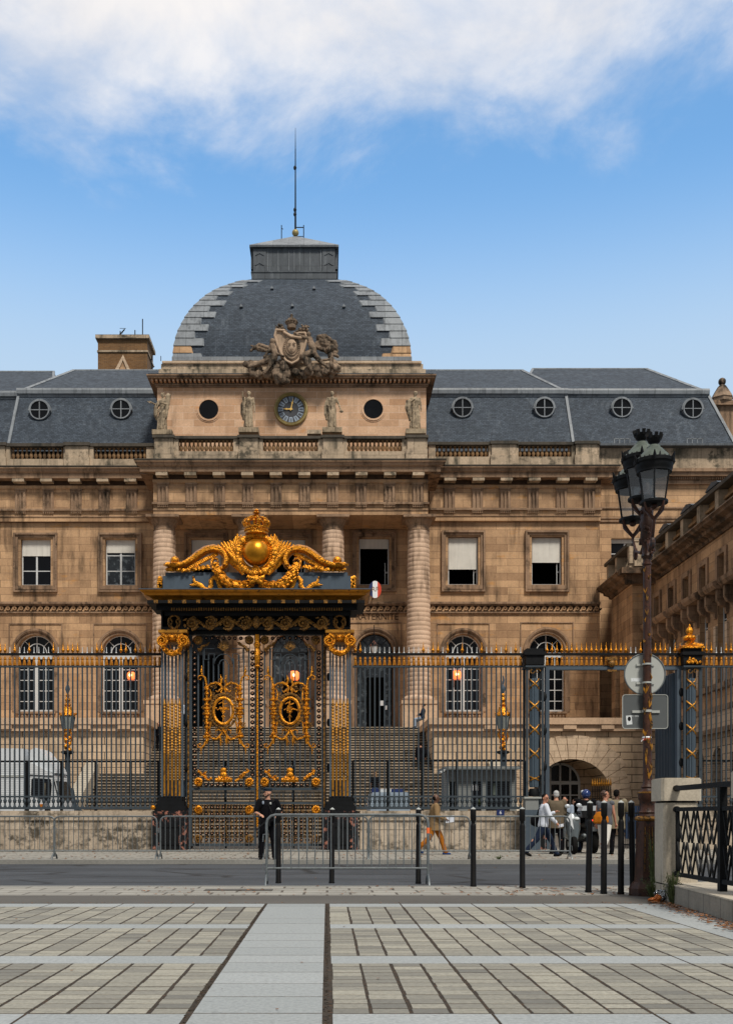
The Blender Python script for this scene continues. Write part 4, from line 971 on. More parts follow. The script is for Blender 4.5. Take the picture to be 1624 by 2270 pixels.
for v in tx.data.vertices: v.co.x = mx_ + (v.co.x - mx_) * sc_
tx['label'] = 'carved word FRATERNITE over the right doorway'

# ---- dome
dm = [(0, 685), (85, 678), (135, 666), (175, 653), (210, 634), (250, 614), (285, 589), (315, 564), (345, 532), (375, 498), (395, 466), (415, 430), (430, 390), (445, 347), (460, 300), (467, 252)]
DD = DA + .5; W0 = 262 * DD / F; Qz = []
for h, hw in dm:
    px = hw / 2.617; w_ = px * (DD + W0) / (F + px); d = DD + W0 - w_; v = 797.5 - h / 2.617; Qz.append((w_, Z(v, d)))
XC = X(647, DD); YC = DD + W0
mb = MB(); vs = []; N = len(Qz); K = 8
for w_, z in Qz:
    for sx, sy in ((-1, -1), (1, -1), (1, 1), (-1, 1)):
        vs.append((XC + sx * w_, YC + sy * w_, z))
fs = [(k * 4 + i, k * 4 + (i + 1) % 4, (k + 1) * 4 + (i + 1) % 4, (k + 1) * 4 + i) for k in range(N - 1) for i in range(4)] + [[(N - 1) * 4 + i for i in range(4)]]
mb.add(vs, fs); dome = mb.build('dome', 'slate', bld)
# lead quoins up the hips
def prof(z):
    for (wa, za), (wb, zb) in zip(Qz, Qz[1:]):
        if za <= z <= zb: k = (z - za) / max(1e-6, zb - za); return wa + (wb - wa) * k
    return Qz[-1][0]
hs_ = [0, 38, 80, 125, 166, 206, 244, 279, 312, 344, 372, 398, 420, 438, 452, 466]
for k in range(15):
    v0, v1 = 797.5 - hs_[k] / 2.617, 797.5 - (hs_[k + 1] - 2) / 2.617
    def zof(v):
        z = Z(v, DD)
        for _ in range(6): z = Z(v, DD + W0 - prof(z))
        return z
    z0, z1 = zof(v0), zof(v1); L = (1.95 if k % 2 == 0 else 1.25) * (1 if k < 9 else .8)
    for sg in (-1, 1):
        m = MB(); w0_, w1_ = prof(z0), prof(z1); e = .10; sl = (w0_ - w1_)
        def P(w_, s, z, o): return (XC + sg * (w_ + o - s), YC - w_ - o, z)
        # front strip (lapping the front slope) and side strip as one folded slab
        A = [P(w0_, 0, z0, e), P(w0_, L, z0, e), P(w1_, L - .15, z1, e * .6), P(w1_, 0, z1, e * .6)]
        B = [P(w0_, 0, z0, -.02), P(w0_, L, z0, -.02), P(w1_, L - .15, z1, -.05), P(w1_, 0, z1, -.05)]
        m.add(A + B, [(0, 1, 2, 3), (7, 6, 5, 4), (0, 4, 5, 1), (1, 5, 6, 2), (2, 6, 7, 3), (3, 7, 4, 0)])
        def Q_(w_, s, z, o): return (XC + sg * (w_ + o), YC - w_ - o + s, z)
        A = [Q_(w0_, 0, z0, e), Q_(w0_, L, z0, e), Q_(w1_, L - .15, z1, e * .6), Q_(w1_, 0, z1, e * .6)]
        B = [Q_(w0_, 0, z0, -.02), Q_(w0_, L, z0, -.02), Q_(w1_, L - .15, z1, -.05), Q_(w1_, 0, z1, -.05)]
        m.add(A + B, [(3, 2, 1, 0), (4, 5, 6, 7), (0, 4, 5, 1), (1, 5, 6, 2), (2, 6, 7, 3), (3, 7, 4, 0)])
        m.build('quoin', 'stone' if (sg == 1 and k in (0, 1)) or (sg == -1 and k == 1) else 'lead', dome)
m = MB(); ztop = Qz[-1][1]; m.box(XC - Qz[0][0] - .1, XC + Qz[0][0] + .1, YC - Qz[0][0] - .14, YC - Qz[0][0] - .01, Qz[0][1] - .1, Qz[0][1] + .16); m.build('base_flashing', 'lead', dome)
for (u, v) in ((603, 642), (696, 642), (535, 682), (648, 681), (762, 682)):
    z = Z(v, 74); 
    for _ in range(6): z = Z(v, YC - prof(z))
    m = MB(); x = X(u, YC - prof(z)); y = YC - prof(z); m.prism([(x - .11, z), (x + .11, z), (x, z + .2)], y - .18, y + .2); m.build('vent', 'lead', dome)
# ---- lantern box on the dome
lw = Qz[-1][0]; dl = YC - lw; 
m = MB(); lx = 94.5 * dl / F
def lz(v): return Z(v, dl)
def lb(mb, hw, v0, v1): mb.box(XC - hw, XC + hw, YC - hw, YC + hw, lz(v0), lz(v1))
lb(m, lx, 617, 601); lb(m, lx * 1.015, 603, 601.5); lan = m.build('lantern', 'lead_dark', bld)
m = MB(); lb(m, lx * .965, 601.5, 548); m.build('louvre_wall', 'lead_dark', lan)
for k in (-5, -3, -1, 0, 1, 3, 5):
    m = MB(); xx = XC + k * lx * .125; m.box(xx - .02, xx + .02, YC - lx * .965 - .03, YC - lx * .965 - .001, lz(598), lz(552)); m.build('seam', 'lead', lan)
for sg in (-1, 1):
    m = MB(); x0 = XC + sg * lx * .96; m.box(x0, x0 - sg * lx * .30, YC - lx * .965 - .06, YC - lx * .965 - .002, lz(600), lz(550)); m.build('panel', 'lead_dark', lan)
    for vv in (560, 582):
        m = MB(); xm = XC + sg * lx * .81; m.prism([(xm - lx * .1, lz(vv + 5)), (xm - lx * .1, lz(vv + 3)), (xm, lz(vv - 3)), (xm + lx * .1, lz(vv + 3)), (xm + lx * .1, lz(vv + 5)), (xm, lz(vv))], YC - lx * .965 - .10, YC - lx * .965 - .061); m.build('chevron', 'lead_dark', lan)
    m = MB(); m.box(XC + sg * lx * .967, XC + sg * lx * 1.02, YC - lx * .9, YC + lx * .9, lz(590), lz(548.2)); m.build('side_eave', 'lead_dark', lan)
m = MB(); hw = lx * 1.045; z0, z1 = lz(548), lz(543.5); za = Z(523, YC)
m.box(XC - hw, XC + hw, YC - hw, YC + hw, z0, z1); r_ = m.build('roof', 'lead_dark', lan)
m = MB(); m.add([(XC - hw, YC - hw, z1), (XC + hw, YC - hw, z1), (XC + hw, YC + hw, z1), (XC - hw, YC + hw, z1), (XC, YC, za)], [(0, 1, 4), (1, 2, 4), (2, 3, 4), (3, 0, 4)]); m.build('roof_cap', 'lead', lan)
# ---- ball, mast, small frames
q = YC / F; zb = Z(516, YC)
mast = thing('lightning_mast', 'tall thin antenna mast with a gilt ball on top of the dome', 'mast', (XC, YC, Z(524, YC)))
m = MB(); m.ball((XC, YC, zb), 7.6 * q, 14, 10); m.build('ball', 'clock_rim', mast, True)
m = MB(); m.cyl((XC, YC, zb - .6), (XC, YC, Z(470, YC)), .085, .07, 8); m.cyl((XC, YC, Z(470, YC)), (XC, YC, Z(330, YC)), .06, .035, 6); m.cyl((XC, YC, Z(330, YC)), (XC, YC, Z(283, YC)), .03, .012, 6); m.build('pole', 'iron_black', mast)
for v in (475, 465, 372): m = MB(); m.ball((XC - .03, YC, Z(v, YC)), (.12, .1, .18), 6, 4); m.build('clamp', 'iron_black', mast)
m = MB(); x1 = X(673, YC); m.cyl((XC, YC, Z(504, YC)), (x1, YC, Z(504, YC)), .035); m.cyl((x1, YC, Z(528, YC)), (x1, YC, Z(499, YC)), .035); m.cyl((XC, YC, Z(524, YC)), (x1, YC, Z(524, YC)), .025); m.build('bracket', 'iron_black', mast)
m = MB(); x1 = X(624, YC); m.cyl((x1, YC, Z(530, YC)), (x1, YC, Z(499, YC)), .035); m.cyl((x1, YC, Z(506, YC)), (x1 + .12, YC, Z(508, YC)), .025); m.build('rod', 'iron_black', mast)

# ---- mansard roofs
def mansard(u0e, u1e, ve, u0b, u1b, vb, u0r, u1r, vr, dE, dB, dR, roll=True):
    P = lambda u, v, d: (X(u, d), d, Z(v, d))
    m = MB(); e0, e1, b0, b1, r0, r1 = P(u0e, ve, dE), P(u1e, ve, dE), P(u0b, vb, dB), P(u1b, vb, dB), P(u0r, vr, dR), P(u1r, vr, dR)
    back = lambda p: (p[0], 2 * dR - p[1], p[2])
    v = [e0, e1, b0, b1, r0, r1, back(e0), back(e1), back(b0), back(b1)]
    m.add(v, [(0, 1, 3, 2), (2, 3, 5, 4), (1, 7, 9, 3), (3, 9, 5), (6, 0, 2, 8), (8, 2, 4), (8, 4, 5, 9), (6, 8, 9, 7)]); rf = m.build('roof', 'slate', bld)
    h = MB()
    for a, b in ((e0, b0), (e1, b1), (b0, r0), (b1, r1)): h = MB(); h.tube([Vector(a) + Vector((0, -.05, 0)), Vector(b) + Vector((0, -.05, 0))], .13, 4, flat=.5); h.build('hip_flashing', 'lead', rf)
    if roll:
        h = MB(); x0, x1 = b0[0] - .1, b1[0] + .1; y, z = b0[1], b0[2]
        pf = [(y - .12, z - .62), (y - .18, z - .60), (y - .24, z - .35), (y - .42, z - .28), (y - .46, z - .05), (y - .40, z + .10), (y - .2, z + .16), (y + .1, z + .14), (y + .1, z - .6)]
        h.prism(pf, x0, x1, 'x'); h.build('lead_roll', 'lead', rf)
        h = MB(); h.tube([r0, r1], .09, 6); h.build('ridge', 'lead', rf)
    return rf, lambda v: ((Z(v, (dE + dB) / 2) - e0[2]) / (b0[2] - e0[2])), (e0, b0)
def dormer(u, v, r, dE, dB, ve, vb, rf):
    ze, zb = Z(ve, dE), Z(vb, dB); d = (dE + dB) / 2
    for _ in range(5): z = Z(v, d); d = dE + (dB - dE) * (z - ze) / (zb - ze)
    x = X(u, d); R = r * d / F; y = d - .42; m = MB()
    arch_strip(m, x, z, R * .88, R * 1.0, y - .04, y + .5, 24, 0, 2 * pi); arch_strip(m, x, z, R * 1.0, R * 1.10, y + .02, y + .9, 24, -.1, pi + .1)
    o = m.build('dormer_window', 'lead', rf)
    m = MB(); m.prism([(x + R * .87 * cos(2 * pi * i / 24), z + R * .87 * sin(2 * pi * i / 24)) for i in range(24)], y + .05, y + .07); m.build('pane', 'glass_dark', o)
    m = MB(); m.box(x - .035, x + .035, y, y + .05, z - R * .86, z + R * .86); m.box(x - R * 1.15, x + R * 1.15, y + .005, y + .045, z - .03, z + .03); m.build('glazing_bar', 'lead', o)
dE, dB, dR_ = 73.2, 75.6, 83
r1_, _, _ = mansard(17, 1272, 1000, 44, 1252, 868, 165, 1155, 821, dE, dB, dR_)
for u, v in ((91.5, 913), (271, 911), (1023, 908), (1203.5, 908)): dormer(u, v, 22, dE, dB, 1000, 868, r1_)
dE2, dB2 = 74.2, 76.6
r2_, _, _ = mansard(1150, 1628, 986, 1150, 1564, 869, 1180, 1430, 818, dE2, dB2, 84)
for u, v in ((1374, 908), (1530.5, 910)): dormer(u, v, 22, dE2, dB2, 986, 869, r2_)
r3_, _, _ = mansard(-320, 120, 1000, -260, 120, 874, -200, 120, 824, dE2, dB2, 84)
m = MB(); m.box(X(1328, 73.5), X(1700, 73.5), 73.35, 74.25, Z(988.5, 73.5), Z(984, 73.5)); m.build('gutter', 'lead_dark', r2_)
for u in (1378, 1539):
    m = MB(); x0, x1 = X(u - 17, 73.9), X(u + 17, 73.9); z0, z1 = Z(984, 73.9), Z(971, 73.9); d = 73.95
    for k in range(4): xx = x0 + (x1 - x0) * k / 3; m.box(xx - .03, xx + .03, d - .03, d + .03, z0, z1)
    m.box(x0, x1, d - .03, d + .03, z1 - .05, z1); m.build('roof_guard', 'lead', r2_)
# roof slope joins the sides behind the attic block: visible small gap closed by block itself

# ---- columns
PZ = Z(1634, DE - .1); 
def column(u, d=69.3):
    q = d / F; x = X(u, d)
    z0, z1, z2 = Z(1556, d), Z(1543, d), Z(1178, d)
    m = MB(); rb, rt = 27.3 * q, 23.6 * q; prof_ = []; n = 36
    for i in range(n):
        k = i / n; k2 = (i + .86) / n; za = z1 + (z2 - z1) * k; zb_ = z1 + (z2 - z1) * k2; ze_ = z1 + (z2 - z1) * (i + 1) / n
        R = lambda t: rb + (rt - rb) * t ** 1.4
        prof_ += [(R(k) * .985, za + .012), (R(k) * 1.012, za + .05), (R(k2) * 1.012, zb_ - .0), (R(k2) * .985, ze_ - .012)]
    m.lathe(prof_, (x, d, 0), 28); c = m.build('column', 'stone_column', bld, True)
    m = MB(); m.lathe([(rt * 1.0, 0), (rt * 1.06, .06), (rt * 1.0, .12), (rt * 1.0, .34), (rt * 1.05, .36), (rt * 1.08, .44), (rt * 1.12, .46), (rt * 1.30, .72), (rt * 1.36, .80)], (x, d, z2 - .06), 28)
    hb = rt * 1.42; zt = z2 + .74; zE = Z(1141, DE); m.box(x - hb, x + hb, d - hb, d + hb, zt, zE - .002); m.box(x - hb * 1.07, x + hb * 1.07, d - hb * 1.07, d + hb * 1.07, zE - .17, zE - .004); m.build('capital', 'stone_trim', c)
    m = MB(); m.lathe([(rb * 1.28, 0), (rb * 1.33, .08), (rb * 1.33, .2), (rb * 1.22, .30), (rb * 1.08, .34), (rb * 1.04, .40)], (x, d, z0 - .0), 28); m.build('base', 'stone_column', c, True)
    m = MB(); hb = 38 * q; zp = Z(1650, d); m.box(x - hb, x + hb, d - hb, d + hb, zp - 3, z0 - .002); m.box(x - hb - .06, x + hb + .06, d - hb - .06, d + hb + .06, z0 - .22, z0 - .004); m.build('pedestal', 'stone_pedestal', c)
for u in (365, 552, 738, 927): column(u)
# square piers behind the columns at the wall (antae)
# ============================================================ chimney behind
dC = 92; t = thing('chimney_stack', 'brown brick chimney stack with a stone cap rising behind the left roof', 'chimney', (X(272, dC), dC, Z(850, dC)))
c_ = lambda u: X(u, dC); z_ = lambda v: Z(v, dC)
m = MB(); m.box(c_(217.5), c_(327), dC, dC + 3, z_(900), z_(752)); m.build('stack', 'brick', t)
m = MB(); m.box(c_(213), c_(332), dC - .25, dC + 3.2, z_(752) + .002, z_(744)); m.box(c_(216), c_(329), dC - .10, dC + 3.1, z_(781), z_(777)); m.build('cap', 'stone_dirty', t)
m = MB(); m.prism([(c_(255), z_(824)), (c_(274), z_(788)), (c_(291), z_(824)), (c_(284), z_(824)), (c_(274), z_(800)), (c_(263), z_(824))], dC - .2, dC - .003); m.build('gable_trim', 'stone_pale', t)
m = MB(); m.prism([(c_(263), z_(824)), (c_(274), z_(800)), (c_(284), z_(824))], dC - .1, dC - .004); m.build('gable', 'stone', t)
for u in (222, 238, 288, 300, 310, 322): m = MB(); m.lathe([(.22, 0), (.2, .35), (.24, .4)], (c_(u), dC + 1, z_(744)), 8); m.build('chimney_pot', 'iron_rust', t)
t2 = thing('roof_antenna', 'thin antennas standing on the brick chimney', 'antenna', (c_(264), dC + 1, z_(744)))
m = MB()
for u, v in ((262, 722), (295, 720), (312, 695)): m.cyl((c_(u), dC + 1, z_(744)), (c_(u), dC + 1, z_(v)), .045)
m.build('mast', 'iron_black', t2)
m = MB(); m.cyl((c_(253), dC + 1, z_(740)), (c_(272), dC + 1, z_(718)), .05)
for k in range(5): m.cyl((c_(256 + k * 3.6), dC + 1, z_(742 - k * 5)), (c_(261 + k * 2.6), dC + 1, z_(728 - k * 3)), .025)
m.cyl((c_(261), dC + 1, z_(716)), (c_(275), dC + 1, z_(716)), .02); m.build('aerial', 'iron_black', t2)
t2 = thing('roof_antenna', 'small aerials on the roof between the chimney and the dome', 'antenna', (c_(336), dC, z_(830)))
m = MB(); m.cyl((c_(336), dC, z_(830)), (c_(336), dC, z_(790)), .04); m.cyl((c_(329), dC, z_(822)), (c_(343), dC, z_(812)), .03); m.cyl((c_(332), dC, z_(797)), (c_(339), dC, z_(797)), .03); m.cyl((c_(357), dC, z_(800)), (c_(357), dC, z_(789)), .03); m.build('aerial', 'iron_black', t2)
# stone finial on the roof at far right
dq = 84; t = thing('stone_finial', 'dark stone ball finial on a pedestal at the far right roof end', 'finial', (X(1600, dq), dq, Z(900, dq)))
m = MB(); q = dq / F; m.lathe([(22 * q, 0), (22 * q, 8 * q), (24 * q, 9 * q), (20 * q, 17 * q), (15 * q, 26 * q), (9 * q, 36 * q), (6 * q, 39 * q), (4.5 * q, 40 * q)], (X(1599, dq), dq, Z(893, dq)), 14, flute=lambda a, k: .06 * cos(a * 7)); m.build('urn', 'crest_stone', t, True)
m = MB(); m.ball((X(1599, dq), dq, Z(846, dq)), 8.5 * q, 10, 8); m.build('ball', 'crest_stone', t, True)
m = MB(); m.box(X(1572, dq), X(1740, dq), dq - .6, dq + 5, Z(903, dq), Z(893, dq)); m.box(X(1578, dq), X(1740, dq), dq - .3, dq + 5, Z(1200, dq), Z(903, dq)); m.build('pedestal', 'stone_trim', t)
# ============================================================ TERRACES + GRAND STAIRS
DT = 60.0; tx_ = lambda u: X(u, DT); tz_ = lambda v: Z(v, DT); TZ = 6.50
SX0, SX1 = -10.2, 5.93
def terrace(x0, x1, sgn, lab, arches=()):
    t = thing('terrace', lab, 'terrace', ((x0 + x1) / 2, DT, 0), 0, 'stone terraces beside the grand stairs')
    m = MB(); zt = TZ - .75
    if arches: wall(m, x0, x1, 0, zt, DT, 1.0, arches)
    else: m.box(x0, x1, DT, DT + 1.0, 0, zt)
    # cheek wall along the stairs
    cx = x1 if sgn < 0 else x0
    m.box(cx - .8 if sgn < 0 else cx, cx if sgn < 0 else cx + .8, DT + 1.002, 66.4, 0, zt)
    m.build('wall', 'stone_rustic', t)
    m = MB(); m.box(x0, x1, DT, 72, zt + .002, TZ - .2); 
    m.build('floor', 'stone_pale', t)
    m = MB(); a, b = (x0, x1 + .32) if sgn < 0 else (x0 - .32, x1)
    m.box(a, b, DT - .38, DT - .003, TZ - .36, TZ); m.box(a + .1 if sgn > 0 else a, b - .1 if sgn < 0 else b, DT - .22, DT - .004, TZ - .72, TZ - .362)
    xe0, xe1 = (x1 - .25, x1 + .32) if sgn < 0 else (x0 - .32, x0 + .25)
    m.box(xe0, xe1, DT, 66.5, TZ - .36 + .001, TZ - .001); m.box(x0, x1, DT, DT + .5, TZ - .2, TZ - .002)
    m.build('coping', 'stone_pedestal', t)
    return t
ta = terrace(-26, SX0, -1, 'rusticated stone terrace wall left of the grand stairs')
for u in (16, 103, 190, 278):
    m = MB(); m.box(tx_(u - 14), tx_(u + 14), DT - .34, DT - .225, TZ - .62, TZ - .365); m.build('bracket', 'stone_pedestal', ta)
AC, AR, AZ_ = tx_(1267), 88 * DT / F, tz_(1682)
tb = terrace(SX1, 30, 1, 'rusticated stone terrace wall with a wide arch right of the grand stairs', [(AC, 2 * AR, 0.01, AZ_, True)])
for u in (1086, 1173, 1260, 1343, 1420):
    m = MB(); m.box(tx_(u - 14), tx_(u + 14), DT - .34, DT - .225, TZ - .62, TZ - .365); m.build('bracket', 'stone_pedestal', tb)
sp = AZ_ - AR
m = MB(); n = 17
for i in range(n):
    a0, a1 = pi * i / n + .006, pi * (i + 1) / n - .006; am = (a0 + a1) / 2
    ro = AR + 1.35 if 3 <= i < n - 3 else AR + 1.1
    ro = min(ro, (TZ - .78 - sp) / max(.2, sin(am)))
    m.prism([(AC - AR * cos(a0), sp + AR * sin(a0)), (AC - ro * cos(a0), sp + ro * sin(a0)), (AC - ro * cos(a1), sp + ro * sin(a1)), (AC - AR * cos(a1), sp + AR * sin(a1))], DT - .05, DT - .002)
m.build('voussoirs', 'stone_pale', tb)
m = MB(); m.box(AC - AR - .5, AC + AR + .5, DT + 3, DT + 3.3, 0, TZ - .8); 
for s_ in (-1, 1): m.box(AC + s_ * (AR + .003), AC + s_ * (AR + .4), DT + 1.002, DT + 3, 0, sp)
arch_strip(m, AC, sp, AR + .01, AR + .5, DT + 1.002, DT + 3, 14)
m.build('archway_lining', 'stone_rustic', tb)
wc = X(1240, DT + 3); wh = 44 * (DT + 3) / F; m = MB(); yy_ = DT + 2.9; spw = Z(1735, DT + 3)
arch_strip(m, wc, spw, wh - .12, wh, yy_, yy_ + .08); m.box(wc - wh, wc - wh + .12, yy_, yy_ + .08, 0, spw); m.box(wc + wh - .12, wc + wh, yy_, yy_ + .08, 0, spw)
m.box(wc - wh, wc + wh, yy_ - .02, yy_ + .07, spw - .1, spw + .1)
for k in (-.5, 0, .5): m.box(wc + k * wh - .05, wc + k * wh + .05, yy_, yy_ + .06, 0, spw + (wh if k == 0 else wh * .8))
for k in range(1, 7): m.box(wc - wh, wc + wh, yy_ + .004, yy_ + .05, spw - k * .75, spw - k * .75 + .07)
ww = m.build('window', 'white_paint', tb)
m = MB(); m.prism([(wc - wh, 0), (wc + wh, 0)] + [(wc + wh * cos(pi * i / 12), spw + wh * sin(pi * i / 12)) for i in range(13)], yy_ + .05, yy_ + .07); m.build('pane', 'glass_dark', ww)
m = MB()
for k in range(9): m.box(X(1312 + k * 5, 58), X(1313.2 + k * 5, 58), 58, 58.04, 0, Z(1742, 58))
for v in (1750, 1765): m.box(X(1310, 58), X(1355, 58), 58.01, 58.03, Z(v + 1, 58), Z(v, 58))
g_ = thing('yard_gate', 'small dark iron gate with gilt points under the terrace arch', 'gate', (X(1332, 58), 58, 0)); m.build('bars', 'iron_black', g_)
m = MB()
for k in range(9): m.lathe([(.03, 0), (.06, .1), (.01, .42)], (X(1312.5 + k * 5, 58), 58.02, Z(1742, 58)), 6)
m.build('points', 'gold_dark', g_)
# stairs
st = thing('grand_stairs', 'broad flight of worn grey stone stairs rising to the columned porch', 'staircase', (-2.1, 53, 0))
m = MB(); ed = MB(); NS = 38; H_ = 6.55; Y0, Y1 = 53.1, 66.7; rise = H_ / NS
for i in range(NS):
    y0 = Y0 + (Y1 - Y0) * i / NS; y1 = Y0 + (Y1 - Y0) * (i + 1) / NS
    low = y0 < DT - .05
    x0, x1 = (-12.9, 9.2) if low else (SX0 + .002, SX1 - .002)
    m.box(x0, x1, y0, y1 + .02, 0, rise * (i + 1) - .055)
    ed.box(x0, x1, y0 - .055, y1 - .058, rise * (i + 1) - .055, rise * (i + 1) + random.uniform(-.006, .006))
m.box(SX0 + .002, SX1 - .002, Y1 + .02, DF, 0, H_ - .002)
m.build('steps', 'stone_riser_shade', st); ed.build('treads', 'step_edge_lit', st)
m = MB(); m.box(X(447, 67.6) , X(847, 67.6), 68.6, DF, H_, H_ + .17); m.build('landing', 'stone_pale', st)
m = MB(); m.box(X(828, 68), X(853, 68), 67.2, 67.5, H_ + .0, H_ + .12); m.build('grille', 'black', st)
for x, s_ in ((-12.95, -1), (9.25, 1)):
    m = MB(); m.prism([(52.3, 0), (52.3, .75), (53.2, 1.05), (59.9, 4.15), (59.9, 0)], x - .35, x + .35, 'x'); m.build('side_wall', 'stone_pier', st)

# ============================================================ SIDE WING (right of the court)
wg = thing('side_wing', 'lower stone wing with hooded windows running along the right side of the court', 'building', (20, 60, 0))
XA, XB, YA, YB = 18.9, 20.2, 71.9, 67.0; YN = 30
def WZ(v, u, x=XB): return CH + (HZ - v) / (u - U0) * x
ZC = 15.9
# pavilion part against the main facade, with a face turned to the court and one to the viewer
m = MB()
def xwall(mb, x, th, y0, y1, z0, z1, ops):
    cur = y0
    for cy, wd, zb, zt, ar in sorted(ops):
        a, b = cy - wd / 2, cy + wd / 2; mb.box(x, x + th, cur, a, z0, z1)
        if zb > z0: mb.box(x, x + th, a, b, z0, zb)
        if ar:
            s0 = zt - wd / 2; n = 10; P = [(cy - wd / 2 * cos(pi * i / n), s0 + wd / 2 * sin(pi * i / n)) for i in range(n + 1)]
            for i in range(n): mb.prism([P[i], P[i + 1], (P[i + 1][0], z1), (P[i][0], z1)], x, x + th, 'x')
        else: mb.box(x, x + th, a, b, zt, z1)
        cur = b
    mb.box(x, x + th, cur, y1, z0, z1)
xwall(m, XA, .9, YB, YA, 0, ZC, [(70.4, 1.15, 7.2, 11.7, True), (68.4, 1.15, 7.2, 11.7, True)])
m.box(XA + .902, XB + 1.5, YB, YB + .8, 0, ZC)
m.build('wall', 'stone', wg)
m = MB(); m.box(XA + .6, XA + .7, YB, YA, 7, 12); m.build('niche_back', 'dark_stone', wg)
sq = [(66.1, 1.0), (63.3, 1.0), (60.7, 1.0), (58.0, 1.0), (55.3, 1.0), (52.6, 1.0), (49.9, 1.0), (47.2, 1.0)]
m = MB(); ops = [(y, w_, 13.2, 14.5, False) for y, w_ in sq[:]]
xwall(m, XB, .9, YN, YB - .002, 12.2, ZC, ops)
ops = [(y, 1.25, 7.9, 12.0, False) for y, _ in sq]
xwall(m, XB, .9, YN, YB - .002, 6.6, 12.2, ops)
m.build('wall', 'stone', wg)
m = MB(); ops = [(y, 1.5, .0, 4.6, True) for y, _ in sq]
xwall(m, XB - .25, .9, YN, YB - .002, 0, 5.4, ops); m.build('arcade_wall', 'stone_rustic', wg)
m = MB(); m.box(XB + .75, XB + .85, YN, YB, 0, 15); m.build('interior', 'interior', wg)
# terrace-like pale band
m = MB(); m.box(XB - .5, XB + .6, YN, YB - .003, 5.4, 6.6); m.build('band_course', 'stone_pale', wg)
m = MB(); m.box(XB - .7, XB - .501, YN, YB - .003, 5.25, 5.5); m.box(XB - .6, XB - .501, YN, YB, 6.35, 6.62); m.build('band_moulding', 'stone_trim', wg)
for y, w_ in sq:
    m = MB(); z0, z1 = 13.2, 14.5
    for (a, b, c, d_) in ((y - w_ / 2 - .28, y - w_ / 2, z0 - .25, z1 + .28), (y + w_ / 2, y + w_ / 2 + .28, z0 - .25, z1 + .28), (y - w_ / 2, y + w_ / 2, z1, z1 + .28), (y - w_ / 2, y + w_ / 2, z0 - .25, z0)):
        m.box(XB - .10, XB - .003, a, b, c, d_)
    wn = m.build('window', 'stone_trim', wg)
    m = MB(); m.box(XB + .35, XB + .4, y - w_ / 2, y + w_ / 2, z0, z1); m.build('pane', 'glass_dark', wn)
    # hooded tall window below
    m = MB(); a, b = y - 1.05, y + 1.05
    pf = [(XB - .85, 12.66), (XB - .9, 12.84), (XB - .15, 13.12), (XB - .003, 13.12), (XB - .003, 12.5), (XB - .7, 12.5)]
    m.prism(pf, a, b, 'y'); m.box(XB - .12, XB - .003, y - 1.0, y + 1.0, 12.12, 12.499)
    hd = m.build('window_hood', 'stone_trim', wg)
    for s_ in (-1, 1):
        m = MB(); yc = y + s_ * .82; m.prism([(XB - .6, 12.499), (XB - .6, 11.95), (XB - .45, 11.7), (XB - .18, 11.6), (XB - .12, 11.3), (XB - .003, 11.3), (XB - .003, 12.499)], yc - .14, yc + .14, 'y'); m.build('console', 'stone_trim', hd)
        m = MB(); m.box(XB - .12, XB - .003, y + s_ * .63, y + s_ * .95, 7.9, 10.9); m.build('jamb', 'stone_pale', hd)
    m = MB(); m.box(XB - .3, XB - .002, y - 1.05, y + 1.05, 7.55, 7.85); m.build('sill', 'stone_trim', hd)
    m = MB(); m.box(XB + .35, XB + .4, y - .62, y + .62, 7.9, 12); m.build('pane', 'glass_dark', hd)
    m = MB(); 
    for s_ in (-1, 0, 1): m.box(XB + .28, XB + .34, y + s_ * .58 - .04, y + s_ * .58 + .04, 7.9, 12)
    for k in range(1, 5): m.box(XB + .29, XB + .33, y - .6, y + .6, 7.9 + k * .82, 7.95 + k * .82)
    m.build('sash', 'white_paint', hd)
    m = MB(); m.box(XB + .3, XB + .36, y - .04, y + .04, 0, 4.5); m.box(XB + .3, XB + .36, y - .75, y + .75, 2.9, 3.0); m.box(XB + .3, XB + .36, y - .75, y - .68, 0, 4); m.box(XB + .3, XB + .36, y + .68, y + .75, 0, 4)
    m.build('arcade_window', 'white_paint', wg)
# cornice, balustrade, roof of the wing
def xprof(mb, pf, y0, y1, x): mb.prism([(x + p, z) for p, z in pf], y0, y1, 'y')
cpf = [(-.95, 16.3), (-1.0, 16.2), (-.9, 16.12), (-.86, 16.02), (-.55, 15.9), (-.5, 15.75), (-.2, 15.66), (-.12, 15.5), (0.3, 15.5), (.3, 16.3)]
m = MB(); xprof(m, cpf, YN, YB - .9, XB); xprof(m, cpf, YB - .1, YA + .1, XA)
m.box(XA - .9, XB, YB - .95, YB - .101, 15.95, 16.3); m.box(XA - .5, XB, YB - .5, YB - .102, 15.4, 15.949)
m.build('cornice', 'stone_sooty', wg)
m = MB(); m.box(XB - .35, XB + .3, YN, YB - .6, 16.302, 16.6); m.box(XA - .35, XA + .3, YB - .6, YA, 16.302, 16.6); m.box(XA + .302, XB + .5, YB - .6, YB - .1, 16.302, 16.6)
y = YB - .9
while y > YN: m.box(XB - .38, XB + .32, y - .5, y, 16.602, 17.65); y -= 2.7
for y in (YB - .3, 69.6, 71.7): m.box(XA - .38, XA + .32, y - .4, y, 16.602, 17.65)
m.build('balustrade', 'stone_dirty', wg)
m = MB(); m.box(XB - .12, XB - .02, YN, YB - .7, 17.12, 17.26); m.box(XB - .1, XB, YN, YB - .7, 16.9, 16.96); m.box(XB + .1, XB + .16, YN, YB - .7, 16.75, 17.65); m.build('balustrade_infill', 'stone_baluster', wg)
m = MB(); m.box(XB - .5, XB + .4, YN, YB - .6, 17.652, 17.85); m.box(XA - .5, XA + .4, YB - .6, YA, 17.652, 17.85); m.build('rail_cap', 'stone_cap', wg)
